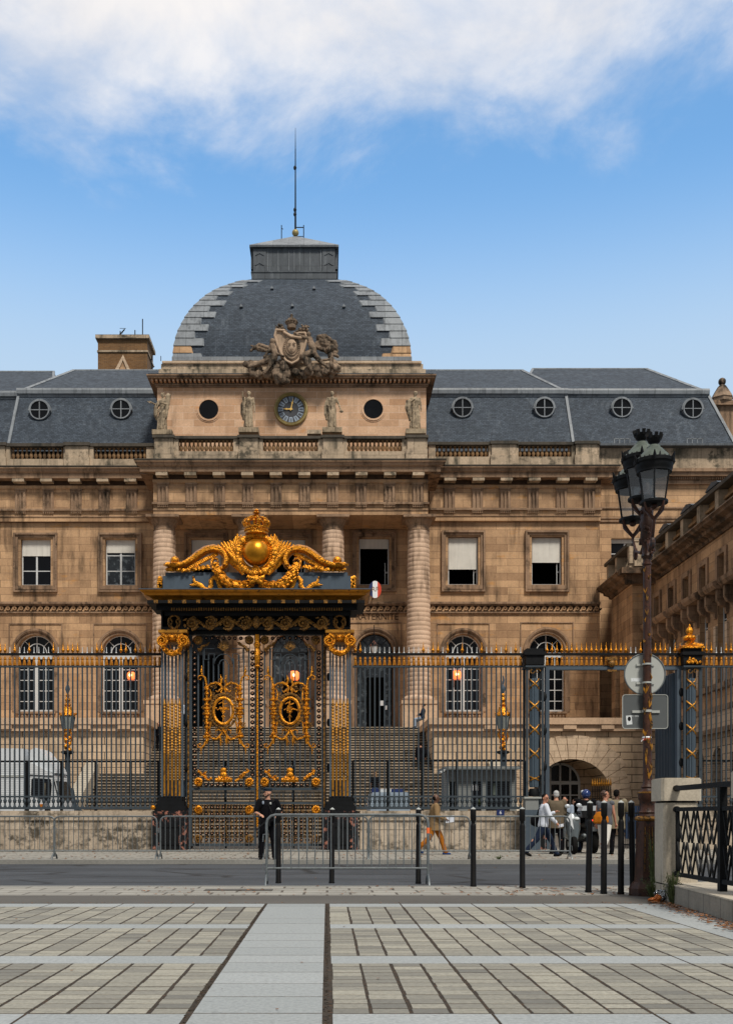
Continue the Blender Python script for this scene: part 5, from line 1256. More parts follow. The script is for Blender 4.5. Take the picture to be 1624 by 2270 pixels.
m = MB(); m.box(XA - .1, XB + .2, YB - .85, YB - .601, 16.4, 17.9); m.box(XA - .15, XB + .25, YB - .9, YB - .55, 17.9, 18.1); m.build('corner_pier', 'stone_dirty', wg)
m = MB(); m.add([(XB + .7, YN, 17.4), (XB + .7, YB + 1.5, 17.4), (XB + 1.9, YB + .3, 19.0), (XB + 1.9, YN, 19.0), (XB + 6, YB - 3, 19.8), (XB + 6, YN, 19.8), (XB + 6, YB + 1.5, 17.3)], [(0, 1, 2, 3), (3, 2, 4, 5), (1, 6, 4, 2)]); wr_ = m.build('roof', 'slate', wg)
y = 65.2
while y > 34:
    m = MB(); xx = XB + .3; m.box(xx, xx + 1.7, y - .8, y + .8, 17.5, 18.4)
    dmo = m.build('dormer', 'lead_dark', wr_)
    m = MB(); m.prism([(y - 1.0, 18.402), (y + 1.0, 18.402), (y + .7, 18.55), (y, 18.7), (y - .7, 18.55)], xx - .25, xx + 1.9, 'x'); m.build('dormer_roof', 'lead_dark', dmo)
    y -= 4.1
m = MB(); m.box(XA + .9, XB + 6, YB + .82, YA + 1.0, 0, 17.4); m.build('wall', 'stone_trim', wg)

# ============================================================ GOLDEN GATE
GY = 34.15
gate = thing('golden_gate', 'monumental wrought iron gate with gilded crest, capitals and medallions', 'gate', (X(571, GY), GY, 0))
gx = lambda u: X(u, GY); gz = lambda v: Z(v, GY); gq = GY / F
A = lambda zx, zy, o=0.0: (X(310.3 + zx / 3.053, GY - .62 - o), GY - .62 - o, Z(1090.4 + zy / 3.053, GY - .62 - o))      # crest plane, along the front of the cornice block
B = lambda zx, zy, o=0.0: (gx(310.3 + zx / 3.053), GY - .05 - o, gz(1374.1 + zy / 3.053))     # leaf plane
R = gq / 3.053
MX = 785.0
def both(pts): return [pts, [(2 * MX - a, b) + tuple(c) for a, b, *c in pts]]
# side pillars: stone foot, base, reeded pilaster of bars, capital
for (u0, u1) in ((346, 418), (717, 790)):
    m = MB(); m.box(gx(u0 - 1), gx(u1 + 1), GY - .55, GY + .75, 0, gz(1797)); m.build('pedestal', 'iron_rust', gate)
    m = MB(); m.box(gx(u0 + 16), gx(u1 - 16), GY - .64, GY - .551, 0.02, gz(1822)); 
    for v in (1830, 1868): m.box(gx(u0 + 14), gx(u1 - 14), GY - .665, GY - .641, gz(v + 3), gz(v))
    m.build('guard_plate', 'iron_black', gate)
    m = MB(); m.box(gx(u0 + 2), gx(u1 - 2), GY - .5, GY + .5, gz(1796.9), gz(1786)); m.box(gx(u0 + 6), gx(u1 - 6), GY - .46, GY + .46, gz(1786), gz(1776)); m.box(gx(u0 + 11), gx(u1 - 10), GY - .42, GY + .42, gz(1776), gz(1766)); m.build('base', 'iron_black', gate)
for side, u0, u1 in ((-1, 362, 410), (1, 730, 777)):
    z0, z1 = gz(1766), gz(1434)
    m = MB()
    for u in (u0 + 1.8, u1 - 1.8):
        for yy2 in (GY - .36, GY + .36): m.box(gx(u - 2), gx(u + 2), yy2 - .04, yy2 + .04, z0, z1)
    m.box(gx(u0), gx(u1), GY + .2, GY + .22, z0, z0 + .5)
    m.build('pilaster_frame', 'iron_slate', gate)
    for k in range(5):
        u = u0 + 7.5 + (u1 - u0 - 15) * k / 4; bx = gx(u); zg = gz(1561 + (4 if k % 2 else 0))
        m = MB(); m.box(bx - .028, bx + .028, GY - .40, GY - .34, z0, z1); m.box(bx - .02, bx + .02, GY + .34, GY + .38, z0, z1); br_ = m.build('bar', 'iron_slate', gate)
        m = MB(); pf = [(.012, 0)]; zz = 0; top = zg - z0; nb = 16; seg_ = (top * .52) / nb
        pf = [(.035, .02), (.035, top * .46), (.05, top * .47), (.03, top * .48)]
        for i in range(nb): b0 = top * .48 + i * seg_; pf += [(.03, b0), (.052, b0 + seg_ * .5), (.03, b0 + seg_ * .98)]
        pf += [(.045, top * .97 + .02), (.01, top + .15)]
        pf = sorted(pf, key=lambda p: p[1]); m.lathe(pf, (bx, GY - .43, z0), 8); m.build('gilt_reed', 'gold_dark', br_, True)
# lock boxes / stops
for u, v in ((413.5, 1501), (728, 1501), (413.5, 1602), (728, 1602), (413.5, 1702), (728, 1702)):
    m = MB(); m.ball((gx(u), GY - .1, gz(v)), (.06, .05, .13), 8, 6); m.build('hinge_cover', 'iron_black', gate, True)
# capitals with volutes and garland
for c in (220, 1352):
    m = MB(); a0 = A(c - 98, 935); a1 = A(c + 98, 948); m.box(a0[0], a1[0], GY - .55, GY + .5, a1[2], a0[2] + .03); m.box(a0[0] + .15, a1[0] - .15, GY - .5, GY + .45, A(0, 1012)[2], a1[2]); cp = m.build('capital', 'gold_dark', gate)
    for s_ in (-1, 1):
        sc = A(c + s_ * 72, 1004); m = MB(); r = 40 * R
        m.tube(spiral(sc[0], sc[2], GY - .60, r, 2.1, pi / 2, s_, 44, .12), [.05 * (1 - .6 * i / 44) for i in range(45)], 6)
        m.lathe([(r * .95, 0), (r * .95, .02)], (0, 0, 0), 18); k = len(m.v) - 36; m.v[k:] = [(sc[0] + a, GY - .50 - c_ * 2, sc[2] + b) for a, b, c_ in m.v[k:]]
        m.tube([(sc[0], GY - .5, sc[2]), (sc[0], GY + .45, sc[2])], r * .93, 16)
        m.build('volute', 'gold', cp, True)
    m = MB(); pts = [(c - 62, 1040), (c - 55, 1065), (c - 30, 1085), (c, 1094), (c + 30, 1085), (c + 55, 1065), (c + 62, 1040)]
    P = [A(a, b, -.05) for a, b in pts]; m.tube(P, [.05, .07, .09, .10, .09, .07, .05], 7)
    for i in range(30): k = i / 29 * 5.99; j = int(k); p = Vector(P[j]).lerp(Vector(P[j + 1]), k - j); m.ball(p + Vector((random.gauss(0, .03), -.06 + random.gauss(0, .03), random.gauss(0, .04))), .045, 5, 4)
    m.build('garland', 'gold', cp, True)
    m = MB(); p = A(c, 985); m.ball((p[0], GY - .58, p[2]), (.18, .08, .10), 8, 6)
    for s_ in (-1, 1): m.tube([A(c + s_ * 8, 985, .0), A(c + s_ * 24, 968, .05), A(c + s_ * 40, 985, .02)], [.05, .05, .02], 5)
    m.build('mask', 'gold', cp, True)
# head panel, scroll frieze
m = MB(); m.box(gx(362), gx(776), GY - .42, GY - .34, gz(1362), gz(1350)); m.box(gx(362), gx(776), GY - .42, GY - .34, gz(1400), gz(1394)); m.box(gx(362), gx(776), GY + .34, GY + .42, gz(1400), gz(1350))
for u in (363.5, 402.5, 407, 731, 735.5, 774.5): m.box(gx(u - 1.7), gx(u + 1.7), GY - .40, GY + .40, gz(1394), gz(1362))
m.box(gx(418), gx(722), GY - .15, GY + .15, gz(1407), gz(1400))
m.build('head_frame', 'iron_black', gate)
m = MB()
for k in range(36): u = 410 + k * 9; m.box(gx(u) - .008, gx(u) + .008, GY - .1, GY - .08, gz(1394), gz(1362))
for v in range(1365, 1394, 3): m.box(gx(364), gx(775), GY - .095, GY - .085, gz(v) - .006, gz(v) + .006)
m.build('mesh_panel', 'iron_black', gate)
cs = [345, 472, 590, 712, 858, 980, 1100, 1228]
for i, c in enumerate(cs):
    m = MB(); p = A(c, 880); s_ = 1 if i % 2 == 0 else -1; y = GY - .42
    m.tube(spiral(p[0], p[2], y, 42 * R, 1.5, (pi / 2) * s_ + pi, s_, 30, .2), [.055 - .03 * k / 30 for k in range(31)], 6)
    for k in range(10): a = 2 * pi * k / 10; m.ball((p[0] + .11 * cos(a), y - .03, p[2] + .11 * sin(a)), (.045, .03, .045), 5, 4)
    m.ball((p[0], y - .05, p[2]), .06, 6, 5)
    for k in range(9): a = random.uniform(0, 2 * pi); rr = 45 * R; m.tube([(p[0] + rr * cos(a), y, p[2] + rr * .9 * sin(a)), (p[0] + rr * 1.35 * cos(a + .3), y - .03, p[2] + rr * 1.0 * sin(a + .3))], [.04, .008], 4)
    if i < 7 and i != 3: pn = A(cs[i + 1], 880); m.tube([(p[0], y, p[2] + s_ * 40 * R), ((p[0] + pn[0]) / 2, y, p[2]), (pn[0], y, pn[2] - s_ * 40 * R)], [.05, .055, .05], 5)
    m.build('acanthus_scroll', 'gold_dull', gate, True)
m = MB(); p = A(785, 875); m.ball((p[0], GY - .46, p[2]), (.12, .06, .2), 8, 6)
for s_ in (-1, 1): m.tube([A(785, 905, -.2), A(785 + s_ * 30, 885, -.15), A(785 + s_ * 45, 850, -.2)], [.05, .06, .02], 5)
m.build('palmette', 'gold_dull', gate, True)
for c in (232, 1350):
    m = MB(); P = lambda a, b: A(c + a, 880 + b, -.2)
    m.tube([P(38 * cos(t_ / 20 * 2 * pi), 46 * sin(t_ / 20 * 2 * pi)) for t_ in range(20)], .035, 5, closed=True)
    for s_ in (-1, 1): m.tube([P(s_ * 8, 45), P(s_ * 26, 20), P(s_ * 14, -5), P(s_ * 30, -28), P(s_ * 6, -46)], [.03, .04, .03, .035, .02], 5)
    m.build('cartouche', 'gold_dull', gate, True)
# cornice
m = MB(); pr = [(745, 0.06), (738, .12), (722, .20), (712, .34), (700, .36), (690, .44), (680, .46)]
for (ya, oa), (yb, ob) in zip(pr, pr[1:]):
    za, zb = A(0, ya)[2], A(0, yb)[2]; xl, xr = A(130, 0)[0], A(1440, 0)[0]; lo = (xl - A(15, 0)[0]) / .46
    V = []
    for z, o in ((za, oa), (zb, ob)): V += [(xl - o * lo, GY - .62 - o, z), (xr + o * lo, GY - .62 - o, z), (xr + o * lo, GY + .62 + o, z), (xl - o * lo, GY + .62 + o, z)]
    m.add(V, [(0, 1, 5, 4), (1, 2, 6, 5), (2, 3, 7, 6), (3, 0, 4, 7)])
V = [(xl - .46 * lo, GY - 1.08, zb), (xr + .46 * lo, GY - 1.08, zb), (xr + .46 * lo, GY + 1.08, zb), (xl - .46 * lo, GY + 1.08, zb)]; m.add(V, [(0, 1, 2, 3)])
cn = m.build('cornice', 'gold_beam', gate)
m = MB(); m.box(xl - .46 * lo - .02, xr + .46 * lo + .02, GY - 1.10, GY + 1.10, zb + .003, zb + .03); m.build('lead_cover', 'iron_slate', cn)
m = MB(); zs = [A(0, y)[2] for y in (745, 765, 800, 830)]
for (z0, z1, o, xx) in ((zs[1], zs[0], .5, 100), (zs[2], zs[1], .2, 50), (zs[3], zs[2], 0, 0)):
    m.box(A(162 - xx, 0)[0], A(1418 + xx, 0)[0], GY - .45 - o, GY + .45 + o, z0, z1 - .002)
so = m.build('soffit', 'iron_black', gate)
for k in range(15): c = 122 + k * 94.5; m = MB(); p0, p1 = A(c - 13, 768), A(c + 13, 746); m.box(p0[0], p1[0], GY - 1.02, GY - .955, p0[2], p1[2]); m.build('bracket', 'gold_dull', so)
for (za_, zb_, n_) in ((786, 806, 70),):
    m = MB()
    for k in range(n_): c = 215 + k * 16.6; p0, p1 = A(c, zb_), A(c + 8, za_); m.box(p0[0], p1[0], GY - .70, GY - .655, p0[2], p1[2])
    m.build('bead_row', 'gold_dull', so)
m = MB(); p0, p1 = A(155, 679), A(1425, 566); m.box(p0[0], p1[0], GY - .60, GY + .60, zb + .03, p1[2]); p2, p3 = A(172, 0), A(1405, 540); m.box(p2[0], p3[0], GY - .55, GY + .55, p1[2] + .001, p3[2]); m.build('attic_block', 'iron_slate', gate)
# crest -----------------------------------------------------------------
def crest(name, fn, mat='gold'):
    m = MB(); fn(m); return m.build(name, mat, gate, True)
for s_ in (0, 1):
    mir = (lambda a: a) if s_ == 0 else (lambda a: 2 * MX - a)
    PT = lambda pts, o=0.0: [A(mir(a), b, o) for a, b in pts]
    def body(m):
        P = PT([(190, 500), (240, 505), (300, 492), (355, 460), (400, 425), (450, 395), (500, 385), (545, 395), (578, 428), (590, 465), (578, 500), (548, 522), (512, 520), (488, 498), (484, 470), (500, 450), (522, 452), (530, 470)], .0)
        m.tube(P, [r * R for r in (12, 16, 22, 27, 30, 30, 30, 27, 24, 22, 20, 18, 15, 13, 11, 10, 9, 8)], 8, flat=1.5)
        for i in range(34):    # scales / beads along the back
            k = i / 33 * 10; j = min(10, int(k)); p = Vector(P[j]).lerp(Vector(P[j + 1]), k - j); m.ball(p + Vector((0, -.13, .02)), (.09, .06, .075), 6, 5)
    crest('scroll', body)
    def ballf(m):
        p = A(mir(236), 465); m.ball(p, 31 * R, 12, 9); q_ = A(mir(225), 492); m.ball(q_, (.32, .2, .09), 8, 5)
        for k in range(4): m.tube([A(mir(200 + 12 * k), 492, .2), A(mir(215 + 12 * k), 478, .26)], [.04, .02], 5)
    crest('bud', ballf)
    def leaves(m):
        for k in range(26):
            a = 190 + k * 11; b = 520 + (k % 2) * 8 - max(0, (a - 300)) * .12
            e = (random.uniform(-16, 16), random.uniform(8, 24))
            m.tube(PT([(a, b - 8), (a + e[0] * .5, b + e[1] * .4), (a + e[0], min(538, b + e[1]))], random.uniform(-.1, .12)), [.04, .075, .012], 5, flat=.6)
        for k in range(16):
            a = 330 + k * 12; b = 500 - k * 6; m.tube(PT([(a, b), (a + 12, b + 16), (a - 2, min(536, b + 30))], .05), [.04, .06, .012], 5, flat=.6)
    crest('acanthus', leaves)
    def palm(m):
        base = (700, 560)
        tips = [(528, 352), (548, 338), (566, 330), (590, 334), (606, 322), (622, 330), (640, 312), (648, 296), (660, 280), (672, 300), (684, 288), (600, 370), (575, 372), (625, 352)]
        for i, tp in enumerate(tips):
            bx, by = base[0] - 50 + i * 3, base[1] - 60; c1 = ((bx * 2 + tp[0]) / 3 + (8 - i) * 1.0, (by * 2 + tp[1]) / 3 + 26 - 2 * i); c2 = ((bx + 2 * tp[0]) / 3 + 10, (by + 2 * tp[1]) / 3 + 16)
            m.tube(PT([base, c1, c2, (tp[0] + (6 if tp[0] < 640 else -2), tp[1] + 14), tp], .05 + .012 * i), [r * R for r in (8, 13, 12, 7, 1.5)], 6, flat=.5)
        for k in range(22):     # filled feathers between
            a = k / 21; m.tube(PT([(705 - 15 * a, 560 - 40 * a), (640 - 30 * a + 40 * (1 - a), 470 - 60 * a)], .12), [r * R for r in (9, 6)], 5, flat=.6) if k % 2 == 0 else None
        for k in range(7): m.tube(PT([(600 + k * 9, 470 - k * 6), (572 + k * 13, 400 - k * 12), (568 + k * 14, 372 - k * 8)], .02), [r * R for r in (12, 10, 2)], 5, flat=.5)
    crest('palm_spray', palm)
    def swag(m):
        pts = [(508, 478), (512, 510), (530, 548), (562, 590), (604, 622), (652, 638), (704, 636), (752, 618), (785, 596)]
        P = PT(pts, .10); m.tube(P, [r * R for r in (20, 26, 31, 34, 34, 33, 28, 20, 12)], 9)
        for i in range(120):
            k = random.uniform(0, 7.99); j = int(k); p = Vector(P[j]).lerp(Vector(P[j + 1]), k - j); r = (22, 27, 31, 33, 33, 31, 26, 18, 12)[j] * R; t_ = (Vector(P[j + 1]) - Vector(P[j])).normalized(); th = random.uniform(-1.7, 1.7)
            up = t_.cross(Vector((0, -1, 0))).normalized(); q_ = p + up * r * sin(th) + Vector((0, -1, 0)) * r * cos(th); m.tube([q_, q_ + t_ * .06 + Vector((0, -.03, 0)), q_ + t_ * .13], [.018, .036, .006], 4)
    crest('laurel_swag', swag)
    def ribbon(m):
        pts = [(338, 632), (372, 626), (388, 622), (410, 632), (440, 660), (468, 660), (482, 630), (480, 598), (498, 578), (522, 588), (534, 620), (548, 656), (580, 668), (606, 658)]
        P = PT(pts, .03); m.tube(P, [r * R for r in (4, 12, 16, 16, 15, 15, 15, 14, 14, 14, 15, 14, 12, 6)], 6, flat=.35)
        m.tube(PT([(388, 622), (368, 604), (362, 578)], .05), [r * R for r in (12, 9, 5)], 5, flat=.4); m.ball(PT([(361, 578)], .06)[0], 7 * R, 6, 5); m.ball(PT([(342, 628)], .06)[0], 6 * R, 6, 5)
        m.tube(PT([(560, 668), (640, 658), (720, 640)], .16), [r * R for r in (3, 9, 9)], 6)
    crest('ribbon', ribbon)
crest('globe', lambda m: m.ball(A(788, 410, .12), 92 * R, 26, 18), 'gold_globe')
def coll(m):
    P = [A(MX + 124 * cos(t_ / 40 * 2 * pi), 418 + 132 * sin(t_ / 40 * 2 * pi), .08) for t_ in range(40)]; m.tube(P, 13 * R, 6, closed=True, flat=.7)
    P2 = [A(MX + 100 * cos(t_ / 40 * 2 * pi), 415 + 106 * sin(t_ / 40 * 2 * pi), .10) for t_ in range(40)]; m.tube(P2, 9 * R, 6, closed=True)
    for t_ in range(34): a = t_ / 34 * 2 * pi; m.ball(A(MX + 124 * cos(a), 418 + 132 * sin(a), .2), (.09, .06, .09) if t_ % 3 else (.13, .07, .13), 6, 5)
    for t_ in range(52): a = t_ / 52 * 2 * pi; m.ball(A(MX + 101 * cos(a), 415 + 107 * sin(a), .2), .035, 5, 4)
crest('order_collar', coll)
def med(m):
    P = [A(783 + 20 * cos(t_ / 20 * 2 * pi), 527 + 27 * sin(t_ / 20 * 2 * pi), .26) for t_ in range(20)]; m.tube(P, 4 * R, 5, closed=True); m.ball(A(783, 527, .22), (.12, .03, .17), 10, 8)
    for s_ in (-1, 1): m.tube([A(785 - s_ * 60, 570, .30), A(785, 592, .36), A(785 + s_ * 40, 612, .30)], [.05, .07, .06], 6, flat=.5)
    for k in range(9): a = pi * k / 8 + pi; m.tube([A(785, 590, .36), A(785 + 34 * cos(a), 590 + 28 * sin(a), .32)], [.05, .01], 4)
crest('medallion', med)
def crown(m):
    c = A(MX + 3, 292, .12); rr = 72 * R
    m.lathe([(rr * .98, 0), (rr * 1.07, .02), (rr * 1.07, .07), (rr * .97, .09), (rr * .98, .16), (rr * 1.08, .18), (rr * 1.10, .23), (rr * .98, .25)], c, 26)
    zt = A(0, 182)[2]; H = zt - c[2]
    for k in range(14):
        a = 2 * pi * k / 14 + .1; x, y = cos(a), sin(a)
        m.tube([(c[0] + rr * x, c[1] + rr * y, c[2] + .22), (c[0] + rr * 1.16 * x, c[1] + rr * 1.16 * y, c[2] + .33)], [.03, .035], 5); m.ball((c[0] + rr * 1.18 * x, c[1] + rr * 1.18 * y, c[2] + .37), .06 if k % 2 else .045, 6, 5)
        for j in (.0, .5): m.ball((c[0] + rr * 1.06 * cos(a + j * .45), c[1] + rr * 1.06 * sin(a + j * .45), c[2] + .125), .03, 5, 4)
    for k in range(8):
        a = 2 * pi * k / 8 + .2; x, y = cos(a), sin(a)
        P = [(c[0] + rr * r * x, c[1] + rr * r * y, c[2] + z * H) for r, z in ((1.0, .48), (1.14, .66), (1.0, .84), (.62, .96), (.1, 1.0))]; m.tube(P, .035, 5)
        for i in range(8): kk = i / 7 * 3.99; j = int(kk); p = Vector(P[j]).lerp(Vector(P[j + 1]), kk - j); m.ball(p + Vector((x, y, .3)) * .03, .042, 5, 4)
    h = A(0, 118)[2] - zt
    m.lathe([(.08, -.08), (.13, -.02), (.06, h * .12), (.12, h * .26), (.06, h * .36), (.05, h * .42), (.12, h * .50), (.115, h * .58), (.04, h * .68), (.08, h * .76), (.07, h * .84), (.01, h)], (c[0], c[1], zt), 12)
crest('crown', crown)
for c in (138, 1441): crest('lion_mask', lambda m: [m.ball(A(c + random.uniform(-9, 9), 615 + random.uniform(-34, 34), -.3), (.09, .08, .09), 6, 5) for _ in range(12)])
# gate leaves ------------------------------------------------------------
def rosette(m, p, r, n=10):
    m.lathe([(r, 0), (r * 1.0, .03), (r * .8, .05)], (0, 0, 0), 16); k = len(m.v) - 48; m.v[k:] = [(p[0] + a, p[1] - c, p[2] + b) for a, b, c in m.v[k:]]
    for i in range(n): a = 2 * pi * i / n; m.ball((p[0] + r * .62 * cos(a), p[1] - .07, p[2] + r * .62 * sin(a)), (r * .26, .03, r * .26), 6, 4)
    m.ball((p[0], p[1] - .08, p[2]), r * .24, 7, 5)
disc_c = {}
def disc(leaf, zx, zy, rad=17, key='roundel'):
    """small iron ring with a copper boss"""
    p = B(zx, zy)
    if key not in disc_c:
        m = MB(); q_ = 1.0; r = rad * R
        for (ra, rb, ya, yb) in ((r, r * .8, 0, -.035), (r * .8, r * .55, -.035, -.005)):
            n = 14
            for i in range(n):
                a, b = 2 * pi * i / n, 2 * pi * (i + 1) / n
                m.add([(p[0] + ra * cos(a), p[1] + ya, p[2] + ra * sin(a)), (p[0] + ra * cos(b), p[1] + ya, p[2] + ra * sin(b)), (p[0] + rb * cos(b), p[1] + yb, p[2] + rb * sin(b)), (p[0] + rb * cos(a), p[1] + yb, p[2] + rb * sin(a))], [(0, 1, 2, 3)])
        m.mi = 0; m.prism([(p[0] + r * .98 * cos(2 * pi * i / 14), p[2] + r * .98 * sin(2 * pi * i / 14)) for i in range(14)], p[1] + .001, p[1] + .03)
        m.mi = 1; m.ball((p[0], p[1] - .015, p[2]), (r * .42, .03, r * .42), 8, 5)
        o = m.build(key, ['iron_black', 'copper_disc'], leaf); disc_c[key] = (o, Vector(p), 1)
    else:
        s0, p0, _ = disc_c[key]; o = s0.copy(); COL.objects.link(o); o.parent = leaf; W[o.name] = W[leaf.name]; o.location = Vector(p) - p0
cb = MB(); xs_ = B(795.5, 0)[0]; zb_, zt_ = B(0, 1400)[2], B(0, 250)[2]; n_ = 90
cb.lathe([((.042 if i % 2 else .030), zb_ + (zt_ - zb_) * i / n_) for i in range(n_ + 1)], (xs_, GY - .12, 0), 8); cb.lathe([(.05, 0), (.10, .06), (.06, .12), (.09, .2), (.10, .55), (.07, .6), (.12, .75), (.08, .8)], (xs_, GY - .14, B(0, 330)[2]), 8); cb.box(B(783, 0)[0], B(808, 0)[0], GY - .2, GY - .1, B(0, 170)[2], B(0, 104)[2])
cb.build('meeting_stile', 'gold', gate, True)
for side in (0, 1):
    x0, x1 = (342, 788) if side == 0 else (802, 1240)
    C = 567 if side == 0 else 1015
    cl, cr = (372, 762) if side == 0 else (820, 1210)
    fr_ = MB()
    def hb(zy0, zy1, dd=.06): fr_.box(B(x0, 0)[0], B(x1, 0)[0], GY - dd, GY + dd, B(0, zy1)[2], B(0, zy0)[2])
    hb(85, 102); hb(1135, 1152); hb(1232, 1246); hb(1512, 1530); 
    for xx in (x0, x1 - 12): fr_.box(B(xx, 0)[0], B(xx + 12, 0)[0], GY - .062, GY + .062, B(0, 1530)[2], B(0, 85)[2])
    leaf = fr_.build('gate_leaf', 'iron_blue', gate)
    xs = [cl + 25 + (cr - cl - 50) * k / 10 for k in range(11)]
    for k, zx in enumerate(xs):
        top = 190 if k in (0, 1, 9, 10) else 235
        if k in (4, 5, 6): segs = ((300 - (20 if k == 5 else 0), 420), (735, 1135))
        elif k in (3, 7): segs = ((260, 480), (780, 1135))
        else: segs = ((top, 1135),)
        for a, b in segs: m = MB(); m.box(B(zx, 0)[0] - .02, B(zx, 0)[0] + .02, GY - .03, GY + .01, B(0, b)[2], B(0, a)[2]); m.build('bar', 'iron_blue', leaf)
    # arches and greek key at the top
    m = MB(); w_ = .018
    for r_ in (28, 62):
        P = [B(C + r_ * cos(pi * t_ / 10), 300 - r_ * sin(pi * t_ / 10) * 1.1) for t_ in range(11)]; m.tube(P, w_, 4)
    for s_ in (-1, 1):
        key = [(C + s_ * 62, 300), (C + s_ * 62, 230), (C + s_ * 98, 230), (C + s_ * 98, 268), (C + s_ * 128, 268), (C + s_ * 128, 195), (C + s_ * 60, 195)]
        m.tube([B(*k) for k in key], w_, 4)
        m.tube([B(C + s_ * 28, 900), B(C + s_ * 28, 980), B(C + s_ * 14, 1000), B(C, 1004)], w_, 4)
    m.build('key_pattern', 'iron_blue', leaf)
    # roundel columns and rows
    for cx_ in (cl, cr):
        m = MB(); m.box(B(cx_ - 21, 0)[0], B(cx_ - 18, 0)[0], GY - .03, GY + .01, B(0, 1135)[2], B(0, 102)[2]); m.box(B(cx_ + 18, 0)[0], B(cx_ + 21, 0)[0], GY - .03, GY + .01, B(0, 1135)[2], B(0, 102)[2]); m.build('bar', 'iron_blue', leaf)
        for k in range(22): disc(leaf, cx_, 222 + k * 39.3, 15)
    for k in range(9):
        disc(leaf, cl + 39 + k * 39, 1115, 13, 'small_roundel'); disc(leaf, cl + 39 + k * 39, 125, 13, 'small_roundel')
    for k in range(9):
        for r_ in range(6): 
            if r_ in (0, 5) or (k + r_) % 1 == 0: disc(leaf, cl + 39 + k * 39, 1268 + r_ * 44, 13, 'small_roundel')
    m = MB()
    for k in range(22):
        a = cl - 10 + k * 18.8; m.tube([B(a, 1246), B(a + 26 if k % 2 else a - 26, 1512)], .011, 4)
    for r_ in range(7): m.box(B(x0, 0)[0], B(x1, 0)[0], GY - .02, GY - .0, B(0, 1290 + r_ * 36)[2] - .008, B(0, 1290 + r_ * 36)[2] + .008)
    for k in range(20): a = cl - 15 + k * 20; m.box(B(a, 0)[0] - .007, B(a, 0)[0] + .007, GY + .01, GY + .03, B(0, 1512)[2], B(0, 1246)[2])
    m.build('lattice', 'gold_dull', leaf)
    m = MB()
    kx = cl + 5
    while kx < cr - 30:
        m.tube([B(kx, 1215), B(kx, 1170), B(kx + 22, 1170), B(kx + 22, 1200), B(kx + 11, 1200)], .014, 4); kx += 30
    m.box(B(x0, 0)[0], B(x1, 0)[0], GY - .02, GY, B(0, 1160)[2] - .01, B(0, 1160)[2] + .01); m.build('greek_key_band', 'iron_blue', leaf)
    for zy, mt in ((1097, 'gold'), (1285, 'gold'), (1480, 'gold_dull'), (140, 'gold_dull')):
        for cx_ in (397 if side == 0 else 844, 741 if side == 0 else 1190):
            m = MB(); rosette(m, B(cx_, zy, .03), 30 * R, 10); m.build('rosette', mt, leaf, True)
    # corner leaf sprays + palmette
    for s_, cx_ in ((1, cl + 25), (-1, cr - 25)):
        m = MB()
        for k in range(12): a = cx_ + s_ * k * 6.5; b = 1025 + k * 5.4; m.ball(B(a + random.uniform(-6, 6), b + random.uniform(-8, 8), .05), (.035, .03, .035), 6, 4)
        m.tube([B(cx_, 1015, .05), B(cx_ + s_ * 30, 1050, .08), B(cx_ + s_ * 78, 1088, .05)], [.02, .035, .02], 6)
        for k in range(9): a = cx_ + s_ * (8 + k * 8); b = 1022 + k * 7.5; e = random.choice((-1, 1)); m.tube([B(a, b, .05), B(a + s_ * 8 + e * 7, b - e * 9, .08), B(a + s_ * 14 + e * 9, b - e * 16, .05)], [.02, .045, .008], 5, flat=.6)
        m.build('leaf_spray', 'gold', leaf, True)
    m = MB()
    for (w2, h_, zy, r_) in ((0, 0, 1018, 22), (0, 0, 1048, 24)): m.ball(B(C, zy, .06), (r_ * R, .05, r_ * R * .9), 8, 6)
    for s_ in (-1, 1):
        for k in range(4): m.tube([B(C, 1085, .05), B(C + s_ * (14 + 14 * k), 1068 + 4 * k, .07), B(C + s_ * (18 + 14 * k), 1045 + 9 * k, .05)], [.05, .05, .01], 5)
    m.tube([B(C - 58, 1092, .04), B(C + 58, 1092, .04)], .03, 5); m.build('palmette', 'gold', leaf, True)
    m = MB(); m.ball(B(C, 190, .04), (.10, .06, .12), 8, 6)
    for k in range(10): a = pi * k / 9; m.tube([B(C, 205, .05), B(C + 40 * cos(a), 185 - 42 * sin(a), .05)], [.05, .012], 4)
    m.build('shell_ornament', 'gold_dull', leaf, True)
    for s_ in (-1, 1):
        m = MB()
        xc_ = cr if s_ > 0 else cl
        m.tube([B(xc_ - s_ * 30, 215, .02), B(xc_ - s_ * 55, 180, .04), B(xc_ - s_ * 85, 170, .02), B(xc_ - s_ * 100, 150, .02)], [.05, .045, .035, .015], 5)
        for k in range(8): m.ball(B(xc_ - s_ * (25 + 9 * k), 205 - 6 * k + random.uniform(-8, 8), .04), .035, 5, 4)
        m.build('top_ornament', 'gold_dull', leaf, True)
    # fine filigree filling the field round the medallion
    m = MB(); rs = random.Random(4)
    for k in range(46):
        a = rs.uniform(0, 2 * pi); rr_ = rs.uniform(1.0, 1.75); zx, zy = C + 88 * rr_ * cos(a), 618 + 128 * rr_ * sin(a)
        if not cl + 22 < zx < cr - 22: continue
        p = B(zx, zy, .02); m.tube(spiral(p[0], p[2], p[1], rs.uniform(10, 20) * R, 1.2, a, rs.choice((-1, 1)), 12, .2), [.017, .008], 4)
        for j in range(2): e = rs.uniform(0, 2 * pi); q_ = B(zx + 20 * cos(e), zy + 20 * sin(e), .03); m.tube([p, ((p[0] + q_[0]) / 2 + .02, p[1] - .02, (p[2] + q_[2]) / 2), q_], [.010, .022, .004], 4)
    for rr_ in (1.15, 1.5): m.tube([B(C + 88 * rr_ * cos(2 * pi * i / 40), 618 + 128 * rr_ * sin(2 * pi * i / 40), .02) for i in range(40)], .005, 4, closed=True)
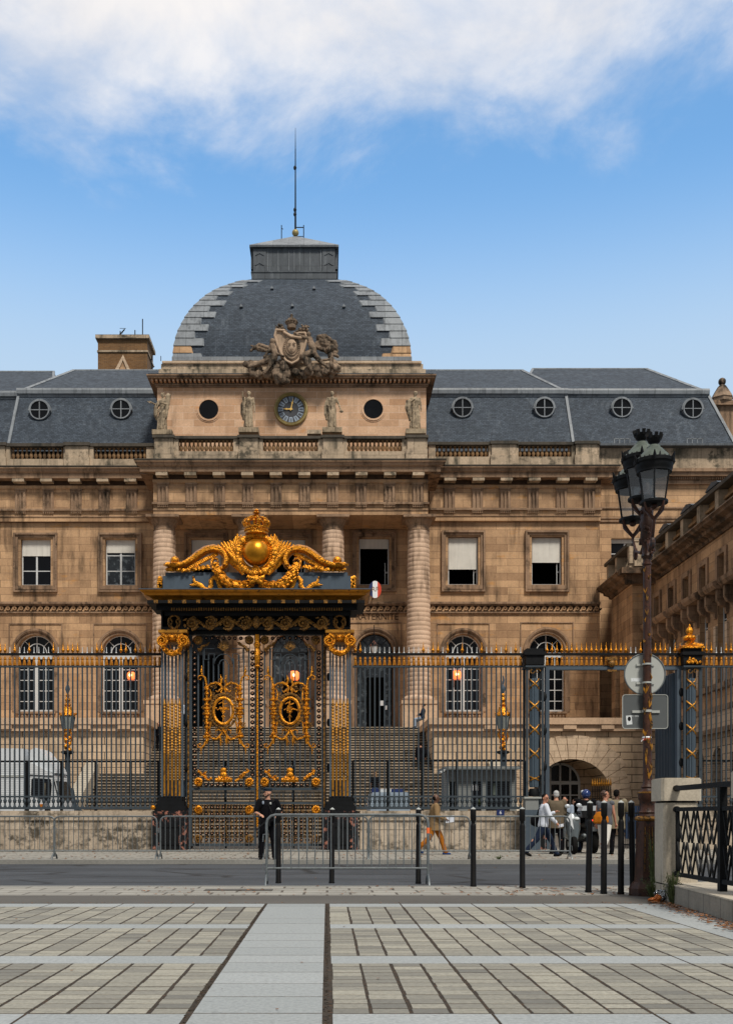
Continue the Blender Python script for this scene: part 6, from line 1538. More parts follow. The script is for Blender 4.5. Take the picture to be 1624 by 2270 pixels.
    for s_ in (-1, 1):
        for zy in (560, 600, 640, 680): m.tube([B(C + s_ * 90, zy, .02), B(C + s_ * 101, zy - 8, .05), B(C + s_ * 112, zy, .02)], .014, 4)
    m.build('filigree', 'gold_dull', leaf, True)
    # big medallion
    def tb_(m, pts, r, o=.04, n=6): m.tube([B(C + a, b, o) for a, b in pts], [x * R for x in r] if hasattr(r, '__len__') else r * R, n)
    m = MB(); m.tube([B(C + 66 * cos(t_ / 32 * 2 * pi), 618 + 88 * sin(t_ / 32 * 2 * pi), .08) for t_ in range(32)], 11 * R, 7, closed=True); md = m.build('medallion', 'gold', leaf, True)
    m = MB(); tb_(m, [(-92, 618), (-84, 560), (-50, 512), (0, 496), (50, 512), (84, 560), (92, 618), (84, 676), (50, 720), (0, 738), (-50, 720), (-84, 676), (-92, 618)], 5)
    for t_ in range(30): a = t_ / 30 * 2 * pi; m.ball(B(C + 86 * cos(a) + random.uniform(-4, 4), 618 + 112 * sin(a) + random.uniform(-4, 4), .05), (.05 + random.uniform(0, .03), .04, .05), 5, 4)
    m.build('wreath', 'gold_dull', md, True)
    m = MB(); tb_(m, [(0, 690), (0, 648)], 4, .1); tb_(m, [(-12, 662), (0, 642), (12, 662)], [2, 5, 2], .1); tb_(m, [(0, 636), (0, 545)], [7, 3], .1); tb_(m, [(-40, 612), (-18, 600), (0, 618), (18, 604), (42, 608)], [3, 6, 6, 6, 3], .1)
    tb_(m, [(-32, 572), (-10, 560), (8, 575), (30, 565)], [3, 5, 5, 3], .1)
    for k in range(14): m.ball(B(C + random.gauss(0, 20), 605 + random.gauss(0, 13), .1), .035, 5, 4)
    m.build('emblem', 'gold', md, True)
    for s_ in (-1, 1):
        m = MB(); S2 = lambda L: [(s_ * a, b) for a, b in L]
        tb_(m, S2([(112, 840), (112, 780), (112, 700), (112, 620), (112, 540), (112, 470), (116, 430)]), [8, 10, 9, 10, 9, 10, 7], .05, 8)
        for b in (470, 500, 540, 575, 600, 618, 636, 660, 700, 730, 770, 790): m.ball(B(C + s_ * 112, b, .05), (.085 + .05 * (b in (600, 636, 540, 790)), .08, .06), 8, 5)
        tb_(m, S2([(116, 430), (124, 392), (146, 376), (168, 382), (170, 402), (154, 406), (150, 394)]), [7, 7, 6, 5, 5, 4, 3])
        tb_(m, S2([(140, 378), (148, 352), (146, 312)]), [5, 9, 1])
        tb_(m, S2([(108, 455), (86, 434), (50, 426), (22, 440), (6, 460)]), [5, 7, 9, 9, 6])
        tb_(m, S2([(20, 438), (12, 410), (20, 372)]), [6, 9, 1]); tb_(m, S2([(6, 460), (26, 478), (40, 490), (54, 478)]), [7, 8, 6, 2]); tb_(m, S2([(4, 462), (16, 490), (0, 505)]), [5, 6, 5])
        tb_(m, S2([(118, 820), (132, 850), (150, 866), (170, 862), (172, 842), (156, 838), (152, 852)]), [8, 8, 6, 5, 5, 4, 3]); tb_(m, S2([(150, 868), (150, 910)]), [6, 2])
        tb_(m, S2([(108, 780), (80, 800), (50, 808), (26, 790), (8, 760), (4, 738)]), [6, 8, 9, 9, 7, 6]); tb_(m, S2([(24, 790), (18, 820), (20, 852)]), [8, 8, 2]); tb_(m, S2([(8, 760), (30, 742), (52, 750), (48, 770)]), [5, 6, 5, 3])
        tb_(m, S2([(86, 545), (84, 500), (90, 470)]), [7, 6, 2]); tb_(m, S2([(84, 690), (92, 730), (88, 770)]), [7, 6, 3]); tb_(m, S2([(92, 600), (104, 610)]), 6); tb_(m, S2([(92, 640), (104, 640)]), 6)
        for k in range(16): m.ball(B(C + s_ * (112 + random.choice((-22, 22, 16, -16)) * random.random()), random.choice((455, 605, 640, 790, 800)) + random.uniform(-14, 14), .06), .04, 5, 4)
        m.build('candelabra_scroll', 'gold', md, True)
for a in (328, 1243): m = MB(); m.tube([(B(a + 3, 0)[0], GY - .11, B(0, 1270)[2] + k * .1) for k in range(56)], [.022, .036] * 28, 6); m.build('beaded_post', 'gold_dull', gate)
for a in (322, 338, 1236, 1254): m = MB(); m.box(B(a, 0)[0] - .03, B(a, 0)[0] + .03, GY - .07, GY + .07, 0, gz(1400)); m.build('jamb_post', 'iron_blue', gate)
# fence to gate transitions: small gilt knob
m = MB(); m.ball((gx(346), GY - .56, gz(1790)), .08, 8, 6); m.build('knob', 'gold', gate, True)

# ============================================================ FASCES PIERS + SIDE GATE
def fasces(u, lab, statue):
    x = fx(u); q = FD / F
    t = thing('gate_pier', lab, 'gate pier', (x, FD, 0), 0, 'open iron gate piers with fasces')
    w_ = 17 * q
    m = MB(); m.box(x - w_ - .1, x + w_ + .1, FD - .4, FD + .4, 0, WT - .003); m.build('pedestal', 'iron_rust' if not statue else 'stone_wall_base', t)
    m = MB(); m.box(x - w_ * 1.1, x + w_ * 1.1, FD - .33, FD + .33, WT, WT + .2); 
    for s_ in (-1, 1):
        for yy3 in (-.25, .25): m.box(x + s_ * w_ - .035, x + s_ * w_ + .035, FD + yy3 - .035, FD + yy3 + .035, WT + .2, fz(1478))
    m.box(x - w_ * 1.25, x + w_ * 1.25, FD - .36, FD + .36, fz(1482), fz(1478)); fr2 = m.build('frame', 'iron_blue', t)
    m = MB(); n = 12; zz = WT + .4
    m.lathe([(.125, fz(1745)), (.14, fz(1740)), (.14, fz(1520)), (.15, fz(1508)), (.13, fz(1505))], (x, FD - .1, 0), 48, flute=lambda a, k: .10 * cos(a * 12)); m.lathe([(.06, fz(1506)), (.05, fz(1482))], (x, FD - .1, 0), 8); m.build('fasces', 'panel_ribbed', t, True)
    m = MB(); m.lathe([(.17, fz(1765)), (.18, fz(1757)), (.14, fz(1748))], (x, FD - .1, 0), 16); m.build('boss', 'iron_black', t, True)
    for v in (1517, 1566, 1618, 1671, 1726):
        for s_ in (-1, 1):
            m = MB(); P = []
            for k in range(7): a = -pi / 2 + s_ * (-1.3 + 2.6 * k / 6); P.append((x + .155 * cos(a), FD - .1 + .155 * sin(a), fz(v) + .13 * (-1 + 2 * k / 6) * (1 if v != 1726 else .4) * 1.3))
            m.tube(P, .026, 5, flat=.6); m.build('gilt_band', 'gold_dark', t, True)
    m = MB()
    for s_ in (-1, 1): P = spiral(x + s_ * .09, fz(1490), FD - .3, .08, .8, 0, s_, 8, .5); m.tube(P, .02, 4)
    m.build('collar_scroll', 'gold_dull', t, True)
    m = MB(); m.box(x - w_ * 1.2, x + w_ * 1.2, FD - .34, FD + .34, fz(1476), fz(1455)); m.box(x - w_ * 1.4, x + w_ * 1.4, FD - .4, FD + .4, fz(1455), fz(1448)); m.box(x - w_ * 1.1, x + w_ * 1.1, FD - .3, FD + .3, fz(1448), fz(1440)); m.build('cap', 'iron_black', t)
    if statue:
        m = MB(); 
        for k in range(14): m.ball((x - w_ * .9 + random.random() * w_ * 1.8, FD - .36, fz(1474 - random.random() * 14)), .05, 5, 4)
        m.build('cap_ornament', 'gold', t, True)
        m = MB(); m.box(x - w_ * 1.45, x + w_ * 1.45, FD - .4, FD + .4, fz(1440), fz(1436)); m.ball((x, FD, fz(1433)), (.34, .25, .06), 10, 6); m.tube([(x - .1, FD, fz(1430)), (x, FD, fz(1424)), (x + .05, FD, fz(1418))], [.08, .07, .12], 7)
        for a in range(7): m.ball((x + .13 * cos(a * .9), FD + .13 * sin(a * .9), fz(1414)), .075, 8, 6)
        m.lathe([(.12, 0), (.08, .06), (.11, .14), (.125, .20), (.09, .28), (.035, .33), (.04, .36), (.01, .42)], (x, FD, fz(1412)), 12); m.tube([(x + .1, FD, fz(1426)), (x + .4, FD - .1, fz(1433))], [.06, .07], 6); m.build('finial', 'gold', t, True)
    return t
fasces(1181, 'iron pier with grey fasces and gilt ribbons at the left of the side gate', False)
fasces(1527, 'iron pier with fasces topped by a gilded finial at the right', True)
t = thing('side_gate', 'tall blue grey side gate frame with one ribbed leaf swung open', 'gate', (fx(1350), FD, 0))
m = MB(); m.box(fx(1207), fx(1215), FD - .12, FD + .12, 0, fz(1484)); m.box(fx(1497), fx(1506), FD - .12, FD + .12, 0, fz(1484)); m.box(fx(1207), fx(1506), FD - .1, FD + .1, fz(1485), fz(1478.5)); m.build('frame', 'iron_slate', t)
m = MB(); p = (fx(1352), fz(1472)); m.ball((p[0], FD - .15, p[1]), (.12, .1, .12), 8, 6); m.box(p[0] - .15, p[0] + .15, FD - .22, FD - .12, p[1] - .26, p[1] - .2); m.box(p[0] - .16, p[0] + .16, FD - .2, FD - .1, p[1] + .1, p[1] + .2); m.build('keystone_mask', 'gold_dull', t, True)
m = MB(); xh = fx(1497); m.box(xh - .05, xh + .03, FD + .15, FD + 1.95, .1, fz(1490))
lf_ = m.build('ribbed_leaf', 'panel_ribbed', t)
m = MB()
for k in range(11): y = FD + .2 + k * .162; m.box(xh - .09, xh - .051, y, y + .06, .12, fz(1492))
m.build('ribs', 'iron_slate', lf_)
for u, v in ((1506, 1535), (1506, 1610), (1506, 1690), (1204, 1545), (1204, 1620), (1204, 1700)): m = MB(); m.ball((fx(u), FD - .1, fz(v)), (.09, .07, .15), 8, 6); m.build('hinge_cover', 'iron_black', t, True)
# ============================================================ STREET LAMP (right)
LD = 14.1; LX = X(1434, LD); lq = LD / F
lamp = thing('street_lamp', 'ornate dark brown street lamp with three green-topped lanterns and gilt leaves', 'street lamp', (LX, LD, 0))
lzv = lambda v: Z(v, LD)
m = MB(); m.lathe([(.235, 0), (.235, .10), (.222, .13), (.205, .155), (.195, .17), (.18, .185)], (LX, LD, 0), 12, rot=pi / 12); m.build('foot', 'post_brown', lamp)
m = MB(); m.lathe([(.172, .185), (.165, .26), (.150, .6), (.138, .95), (.135, .975)], (LX, LD, 0), 10, rot=pi / 10); pb = m.build('base', 'post_brown', lamp)
for k in (6, 7, 8):
    a = 2 * pi * (k + .5) / 10 + pi / 10; m = MB(); tn = Vector((-sin(a), cos(a), 0)); c0 = Vector((LX, LD, 0))
    P = lambda s_, z, r: c0 + Vector((cos(a), sin(a), 0)) * r + tn * s_ + Vector((0, 0, z))
    m.tube([P(-.030, .32, .158), P(.030, .32, .158), P(.026, .90, .137), P(-.026, .90, .137)], .0055, 4, closed=True); m.build('panel_line', 'gold_dull', pb)
m = MB(); m.lathe([(.12, .975), (.155, .985), (.165, 1.005), (.155, 1.03), (.12, 1.04)], (LX, LD, 0), 20, flute=lambda a, k: .03 * cos(a * 14)); m.build('gilt_collar', 'gold_dull', lamp, True)
m = MB(); m.lathe([(.11, 1.04), (.10, 1.07), (.115, 1.09), (.10, 1.11), (.105, 1.24), (.12, 1.26), (.125, 1.31), (.13, 1.33), (.13, 1.36), (.09, 1.37), (.075, 1.40), (.085, 1.42), (.06, 1.46), (.058, 1.52)], (LX, LD, 0), 18); m.build('lower_drum', 'post_brown', lamp, True)
m = MB(); m.lathe([(.131, 1.335), (.134, 1.345), (.131, 1.356)], (LX, LD, 0), 18); m.build('gilt_band', 'gold_dull', lamp, True)
LTX = X(1432.7, LD)
m = MB(); zt = lzv(1240); m.lathe([(.058, 1.50), (.053, 2.6), (.050, 3.6), (.050, zt - .08), (.062, zt - .07), (.062, zt - .05), (.05, zt - .04), (.05, zt)], (LX, LD, 0), 18)
m.v = [(a + (LTX - LX) * max(0, (c - 1.5) / (zt - 1.5)), b, c) for a, b, c in m.v]; shaft = m.build('shaft', 'post_brown', lamp, True)
for k in range(30):      # gilt leaf sprays winding up the shaft
    z = 1.52 + k * (zt - 1.6) / 30; a = -pi / 2 + sin(k * 1.9) * .95; xx = LX + (LTX - LX) * (z - 1.5) / (zt - 1.5); r = .055
    if k > 13 and k % 3 == 0: continue
    m = MB(); s_ = .6 if k > 12 else 1.0
    for j in range(4 if k < 8 else 3):
        th = random.uniform(-1.0, 1.0); L = random.uniform(.07, .15) * s_; da = th * L / r * .45
        m.tube([(xx + r * cos(a), LD + r * sin(a), z), (xx + (r + .006) * cos(a + da * .5), LD + (r + .006) * sin(a + da * .5), z + L * .5), (xx + (r + .002) * cos(a + da), LD + (r + .002) * sin(a + da), z + L)], [.003, .0085 * s_ + .002, .001], 5)
    m.build('gilt_leaf', 'gold_dull' if k % 2 else 'gold_dark', shaft, True)
m = MB(); z0 = zt
m.lathe([(.05, 0), (.075, .04), (.06, .08), (.06, .18), (.085, .22), (.082, .42), (.095, .46), (.075, .52), (.08, .62), (.065, .70), (.07, .84), (.05, .95), (.03, 1.0)], (LTX, LD, z0), 16, flute=lambda a, k: .06 * cos(a * 6 + k))
for k in range(46): a = random.uniform(0, 2 * pi); z = z0 + random.uniform(.05, .92); m.ball((LTX + .085 * cos(a), LD + .085 * sin(a), z), (random.uniform(.012, .03),) * 3, 5, 4)
top = m.build('ornate_head', 'post_brown', lamp, True)
def lantern(u, d, vr, s=1.0):
    """vr = row of the bottom ring"""
    q = d / F; x, z = X(u, d), Z(vr, d); k = q * s
    t = MB(); t.lathe([(27 * k, -.005), (30 * k, .0), (30 * k, .03), (27 * k, .035)], (x, d, z), 20)
    lan_ = t.build('lantern', 'iron_black', lamp, True)
    zg = 67 * k; g = MB(); n = 6; rb, rt = 26.5 * k, 36 * k
    for i in range(n):
        a, b = 2 * pi * i / n + .25, 2 * pi * (i + 1) / n + .25
        g.add([(x + rb * cos(a), d + rb * sin(a), z + .035), (x + rb * cos(b), d + rb * sin(b), z + .035), (x + rt * cos(b), d + rt * sin(b), z + zg), (x + rt * cos(a), d + rt * sin(a), z + zg)], [(0, 1, 2, 3)])
    g.build('glass', 'lamp_glass', lan_)
    for i in range(n):
        a = 2 * pi * i / n + .25; g = MB(); g.tube([(x + rb * cos(a), d + rb * sin(a), z + .03), (x + rt * cos(a), d + rt * sin(a), z + zg)], 1.9 * k, 4); g.build('glazing_post', 'iron_black', lan_)
    g = MB(); g.lathe([(35 * k, zg - .005), (38 * k, zg), (38 * k, zg + 5 * k), (39.5 * k, zg + 7 * k), (41 * k, zg + 18 * k), (44 * k, zg + 20 * k), (44.5 * k, zg + 27 * k), (40 * k, zg + 29 * k)], (x, d, z), 24)
    for i in range(6):
        a = 2 * pi * i / 6 + .25
        g.tube([(x + 43 * k * cos(a), d + 43 * k * sin(a), z + zg + 18 * k), (x + 46 * k * cos(a), d + 46 * k * sin(a), z + zg + 28 * k), (x + 49 * k * cos(a), d + 49 * k * sin(a), z + zg + 38 * k)], [3 * k, 4 * k, 1 * k], 5)
    for i in range(24):
        a = 2 * pi * i / 24; hh = 36 if i % 4 == 2 else 30
        g.tube([(x + 42 * k * cos(a), d + 42 * k * sin(a), z + zg + 22 * k), (x + 42.5 * k * cos(a), d + 42.5 * k * sin(a), z + zg + hh * k)], [3.6 * k, 1 * k], 5, flat=.5)
    g.build('crown_rim', 'iron_black', lan_, True)
    g = MB(); g.lathe([(41 * k, zg + 27 * k), (30 * k, zg + 40 * k), (17 * k, zg + 54 * k), (14 * k, zg + 56 * k), (13 * k, zg + 60 * k), (10.5 * k, zg + 62 * k)], (x, d, z), 24); g.build('roof', 'lamp_green', lan_, True)
    g = MB(); g.lathe([(9 * k, zg + 60 * k), (9 * k, zg + 66 * k), (13 * k, zg + 69 * k), (16 * k, zg + 80 * k), (14 * k, zg + 80.5 * k)], (x, d, z), 16)
    for i in range(8): a = 2 * pi * i / 8; g.tube([(x + 13.5 * k * cos(a), d + 13.5 * k * sin(a), z + zg + 76 * k), (x + 17 * k * cos(a), d + 17 * k * sin(a), z + zg + 87 * k)], [4.2 * k, 4.6 * k], 4)
    g.build('chimney', 'iron_black', lan_, True)
    g = MB(); g.lathe([(9 * k, 0), (10 * k, 8 * k), (5 * k, 10 * k)], (x, d, z + .02), 12); g.build('burner', 'sign_back', lan_, True)
    g = MB(); g.ball((x, d, z - 6 * k), (8 * k, 8 * k, 6 * k), 8, 6)
    for i in range(4): a = 2 * pi * i / 4 + .5; g.tube([(x + 29 * k * cos(a), d + 29 * k * sin(a), z), (x + 26 * k * cos(a), d + 26 * k * sin(a), z - 10 * k), (x + 12 * k * cos(a), d + 12 * k * sin(a), z - 24 * k), (x, d, z - 34 * k)], [2.5 * k, 3.2 * k, 3 * k, 4 * k], 6)
    zb2 = z - 34 * k
    g.tube([(x, d, zb2 + .03), (x, d, zb2 - .05), (x + (LTX - x) * .25, d + (LD - d) * .25, zb2 - .25), (x + (LTX - x) * .6, d + (LD - d) * .6, zb2 - .32), (LTX, LD, z0 + .3)], [.022, .018, .02, .022, .028], 6)
    g.ball((x + (LTX - x) * .2, d + (LD - d) * .2, zb2 - .27), (.035, .035, .09), 6, 5)
    g.build('bracket', 'post_brown', lan_, True)
lantern(1448.6, 13.55, 1116); lantern(1421, 14.15, 1109); lantern(1401.5, 14.75, 1155)
# tape and clamps belong with the signs
def sign(name, lab, circle):
    yb = LD - .07; v0 = 1492.5 if circle else 1575.5
    t = thing(name, lab, 'road sign', (LTX, LD + .08, lzv(v0)))
    yf = LD + .075
    if circle:
        cx_, r_ = X(1431.5, LD), 45.3 * lq; m = MB(); z = lzv(1492.5)
        m.prism([(cx_ + r_ * cos(2 * pi * i / 48), z + r_ * sin(2 * pi * i / 48)) for i in range(48)], yf, yf + .012); m.build('panel', 'sign_back', t)
        m = MB(); m.tube([(cx_ + r_ * cos(2 * pi * i / 48), yf - .003, z + r_ * sin(2 * pi * i / 48)) for i in range(48)], .009, 5, closed=True); m.build('rim', 'steel', t, True)
        for v in (1472, 1513):
            m = MB(); m.box(X(1412, LD), X(1452, LD), yf - .02, yf - .002, lzv(v + 2.2), lzv(v - 2.2)); m.build('bracket', 'sign_back', t)
            m = MB(); m.lathe([(.060, 0), (.063, .0), (.063, .022), (.060, .022)], (LTX + .001, LD, lzv(v) - .011), 18); m.build('clamp', 'sign_back', t, True)
        text_part('marking', 'CE 0333', .035, (X(1413, LD), yf - .0025, lzv(1505)), 'white_enamel', t, .0005)
        m = MB(); m.box(X(1401, LD), X(1424, LD), yf - .002, yf - .001, lzv(1509), lzv(1501)); m.build('sticker', 'sign_light', t)
    else:
        m = MB(); x0, x1, z0_, z1_ = X(1382, LD), X(1482.5, LD), lzv(1613.5), lzv(1538.5); c = .035; pts = []
        for (cx_, cz_, a0) in ((x1 - c, z1_ - c, 0), (x0 + c, z1_ - c, pi / 2), (x0 + c, z0_ + c, pi), (x1 - c, z0_ + c, 3 * pi / 2)):
            for k in range(5): a = a0 + pi / 2 * k / 4; pts.append((cx_ + c * cos(a), cz_ + c * sin(a)))
        m.prism(pts, yf, yf + .012); m.build('panel', 'sign_back_dark', t)
        m = MB(); m.tube([(a, yf - .003, b) for a, b in pts], .006, 4, closed=True); m.build('rim', 'sign_back', t, True)
        m = MB(); m.box(X(1403, LD), X(1464, LD), yf - .02, yf - .002, lzv(1579), lzv(1573.5)); m.build('bracket', 'sign_back', t)
        m = MB(); m.lathe([(.060, 0), (.063, .0), (.063, .03), (.060, .03)], (LTX + .001, LD, lzv(1576) - .015), 18); m.build('clamp', 'sign_back', t, True)
        m = MB(); m.prism([(X(1389.5, LD), lzv(1585)), (X(1402, LD), lzv(1584)), (X(1404, LD), lzv(1604)), (X(1391.5, LD), lzv(1605.5))], yf - .002, yf - .001); m.build('sticker', 'sign_light', t)
        m = MB(); m.ball((X(1397, LD), yf - .003, lzv(1592)), (.022, .002, .03), 10, 6); m.build('sticker_print', 'black', t)
        text_part('marking', 'CE 1826', .03, (X(1409, LD), yf - .0025, lzv(1586)), 'sign_light', t, .0005)
sign('round_sign', 'grey back of a round road sign clamped to the street lamp', True)
sign('square_sign', 'dark grey back of a rounded square sign below the round one, with stickers', False)
t = thing('tape', 'red and white tape wound round the lamp shaft below the signs', 'tape', (LX, LD, lzv(1640)))
m = MB(); m.lathe([(.057, 0), (.059, .005), (.058, .03), (.057, .032)], (LX - .008, LD, lzv(1641)), 16); m.build('band', 'red_enamel', t, True)
m = MB(); m.lathe([(.058, 0), (.061, .005), (.060, .02), (.057, .024)], (LX - .008, LD, lzv(1636.5)), 16); m.tube([(LX - .06, LD - .03, lzv(1639)), (LX - .085, LD - .03, lzv(1641)), (LX - .09, LD - .03, lzv(1644))], .005, 4); m.build('band', 'white_enamel', t, True)

# ============================================================ COURTYARD LAMPS
CD = 44.0
def yard_lamp(u, v0, lab):
    q = CD / F; x = X(u, CD); z = lambda v: Z(v + (v0 - 1500), CD); t = thing('yard_lamp', lab, 'lamp post', (x, CD, 0), 0, 'gilded lamp posts in the courtyard')
    m = MB(); m.lathe([(.75, 0), (.7, .3), (.5, .55), (.45, 1.2), (.30, 1.8), (.17, 2.1), (.13, 2.3), (.11, z(1672) - .4), (.12, z(1672))], (x, CD, 0), 12); m.build('post', 'iron_blue', t, True)
    for k in range(4):
        a = k * pi / 2 + .5; m = MB(); m.tube([(x + .2 * cos(a), CD + .2 * sin(a), 2.2), (x + .3 * cos(a), CD + .3 * sin(a), 1.5), (x + .85 * cos(a), CD + .85 * sin(a), .9), (x + .95 * cos(a), CD + .95 * sin(a), .3)], [.05, .08, .1, .08], 6); m.build('buttress', 'iron_blue', t, True)
    m = MB(); m.lathe([(.14, z(1672)), (.26, z(1669)), (.26, z(1665)), (.1, z(1663))], (x, CD, 0), 12); m.build('collar', 'iron_black', t, True)
    m = MB(); random.seed(5); zz = z(1662)
    for k in range(14): a = k * 1.3; m.ball((x + .07 * cos(a), CD + .07 * sin(a), zz + k * (z(1624) - zz) / 14), .10 - .002 * k, 7, 5)
    m.tube([(x - .1, CD, z(1640)), (x - .2, CD, z(1628)), (x - .1, CD, z(1619))], .035, 5); m.tube([(x + .1, CD, z(1650)), (x + .2, CD, z(1632)), (x + .1, CD, z(1619))], .035, 5); m.build('gilt_figure', 'gold', t, True)
    m = MB(); m.lathe([(.10, z(1620)), (.20, z(1618.5)), (.20, z(1616.5)), (.12, z(1616))], (x, CD, 0), 12); m.build('ring', 'gold', t, True)
    m = MB(); m.lathe([(11 * q, z(1616)), (16 * q, z(1588))], (x, CD, 0), 6, rot=.3); gl_ = m.build('glass', 'yard_glass', t)
    for k in range(6): a = 2 * pi * k / 6 + .3; m = MB(); m.tube([(x + 11.2 * q * cos(a), CD + 11.2 * q * sin(a), z(1616)), (x + 16.3 * q * cos(a), CD + 16.3 * q * sin(a), z(1588))], .022, 4); m.build('glazing_bar', 'iron_blue', gl_)
    m = MB(); m.lathe([(16 * q, z(1588)), (17.5 * q, z(1586)), (17 * q, z(1583)), (11 * q, z(1577)), (9.5 * q, z(1570)), (9 * q, z(1567)), (4 * q, z(1566))], (x, CD, 0), 12)
    for k in range(6): a = 2 * pi * k / 6 + .3; m.ball((x + 17.5 * q * cos(a), CD + 17.5 * q * sin(a), z(1582)), .055, 5, 4)
    m.lathe([(.09, z(1567)), (.15, z(1562)), (.07, z(1557)), (.12, z(1551)), (.06, z(1545)), (.09, z(1541)), (.03, z(1536))], (x, CD, 0), 8); m.build('gilt_cap', 'gold', t, True)
    m = MB(); m.lathe([(.03, z(1538)), (.10, z(1528)), (.08, z(1522)), (.04, z(1518)), (.03, z(1512))], (x, CD, 0), 8); m.tube([(x, CD, z(1514)), (x + .03, CD, z(1507)), (x + .01, CD, z(1500)), (x - .02, CD, z(1497))], [.05, .04, .03, .01], 5); m.build('spike', 'iron_slate', t, True)
yard_lamp(150.5, 1500, 'gilded lamp post behind the left railing beside the white truck')
yard_lamp(1114, 1500, 'gilded lamp post behind the right railing above the guard booth')
# hanging lanterns in the portals
for u, v, lab in ((829, 1435, 'red-topped lantern hanging in the right portal'),):
    d = DF - .9; q = d / F; x = X(u, d); t = thing('hanging_lantern', lab, 'lantern', (x, d, Z(v + 14, d)))
    m = MB(); m.cyl((x, d, Z(v - 10, d)), (x, d, Z(1385, d)), .03); m.build('chain', 'iron_black', t)
    m = MB(); m.lathe([(10 * q, 0), (9 * q, 3 * q), (6 * q, 7 * q), (2 * q, 11 * q), (1 * q, 14 * q)], (x, d, Z(v - 3, d)), 8); m.build('cap', 'iron_rust', t)
    m = MB(); m.lathe([(5 * q, -14 * q), (8.5 * q, 0), (8.5 * q, 2 * q)], (x, d, Z(v - 2, d)), 8); m.build('glass', 'white_paint', t)
# shield
d = 68.0; q = d / F; sh = thing('shield_emblem', 'oval blue white and red shield with RF monogram above the gate cornice edge', 'emblem', (X(831, d), d, Z(1325, d)))
x, z = X(831, d), Z(1306.5, d); m = MB(); n = 24
el = [(x + 14 * q * cos(2 * pi * i / n), z + 19 * q * sin(2 * pi * i / n)) for i in range(n)]
m.prism(el, d, d + .12); m.build('board', 'red_enamel', sh)
def band(x0, x1, mt, o):
    p = [(min(max(a, x0), x1), b) for a, b in el]; m = MB(); m.prism(p, d - o, d - .001); m.build('field', mt, sh)
band(x - 15 * q, x - 5.5 * q, 'blue_enamel', .02); band(x - 5.5 * q, x + 5.5 * q, 'white_enamel', .03)
text_part('monogram', 'RF', .42, (x, d - .035, z), 'gold_dull', sh, .004)
m = MB(); m.cyl((x, d + .1, z), (x, DF, z + .2), .04); m.build('bracket', 'iron_black', sh)

# ============================================================ FIGURES
def rotz(v, a): return Vector((v[0] * cos(a) - v[1] * sin(a), v[0] * sin(a) + v[1] * cos(a), v[2]))
def pose(H=1.75, lean=0, tw=0, L=(0, 0, 0), Rr=(0, 0, 0), la=(0, 8, 10, 0), ra=(0, 8, 10, 0), head=(0, 0), female=False):
    """joint positions for a figure facing +Y. L,Rr = (thigh swing, knee bend, out); la, ra = (swing, out, elbow, inward)"""
    k = H / 1.75; J = {}; r = radians
    hip = Vector((0, 0, .93)); J['hip'] = hip
    up = Vector((0, sin(r(lean)), cos(r(lean))))
    J['waist'] = hip + up * .17; J['chest'] = hip + up * .40; J['shc'] = hip + up * .50; J['neck'] = hip + up * .57
    hd = Vector((0, sin(r(lean * .5)), cos(r(lean * .5)))); J['head'] = J['neck'] + hd * .135 + Vector((0, .015, 0)); J['up'] = up
    sw = .18 if female else .208
    for s, nm, A_, Lg in ((-1, 'l', la, L), (1, 'r', ra, Rr)):
        sh = J['shc'] + rotz((s * sw, 0, 0), r(tw)); J[nm + 'sh'] = sh
        f, o, e, i = [r(x) for x in A_]; f += -r(lean) * 0
        d1 = Vector((s * sin(o), sin(f) * cos(o), -cos(f) * cos(o))); el = sh + d1 * .285; J[nm + 'el'] = el
        d2 = Vector((s * (sin(o) * .3) - s * sin(i), sin(f + e) * cos(i), -cos(f + e) * cos(i))); d2.normalize(); wr = el + d2 * .245; J[nm + 'wr'] = wr; J[nm + 'hd'] = d2
        hp = hip + Vector((s * .088, 0, -.02)); J[nm + 'hp'] = hp; t, b, oo = [r(x) for x in Lg]
        d1 = Vector((s * sin(oo), sin(t) * cos(oo), -cos(t) * cos(oo))); kn = hp + d1 * .425; J[nm + 'kn'] = kn
        d2 = Vector((s * sin(oo) * .5, sin(t - b), -cos(t - b))); an = kn + d2 * .405; J[nm + 'an'] = an
        fd = Vector((0, cos((t - b) * .6), sin((t - b) * .6))); J[nm + 'toe'] = an + Vector((0, .13, -.06)) if abs(t - b) < .3 else an + fd * .12 + Vector((0, 0, -.05))
    J['k'] = k; J['yaw'] = r(head[0]); J['pitch'] = r(head[1])
    lo = min(J['lan'].z, J['ran'].z, J['ltoe'].z + .055, J['rtoe'].z + .055) - .085
    for a, v in J.items():
        if isinstance(v, Vector) and a not in ('up', 'lhd', 'rhd'): v.z -= lo; J[a] = v * k
    return J
def torso_rings(J, g=0.0, w=1.0, bottom=-.10, top=.53, female=False):
    k = J['k']; hip, up = J['hip'], J['up']; R_ = []
    prof_ = [(-.12, .125, .10), (-.06, .160, .115), (0, .168, .122), (.08, .158, .112), (.17, .140 if female else .150, .100), (.28, .155, .108), (.38, .172, .118), (.46, .168, .105), (.51, .13, .08), (.55, .07, .06), (.58, .055, .055)]
    for h, rx, ry in prof_:
        if bottom - .001 <= h <= top + .001: c = hip + up * h * k; R_.append((c, (rx + g) * k * w, (ry + g) * k))
    return R_
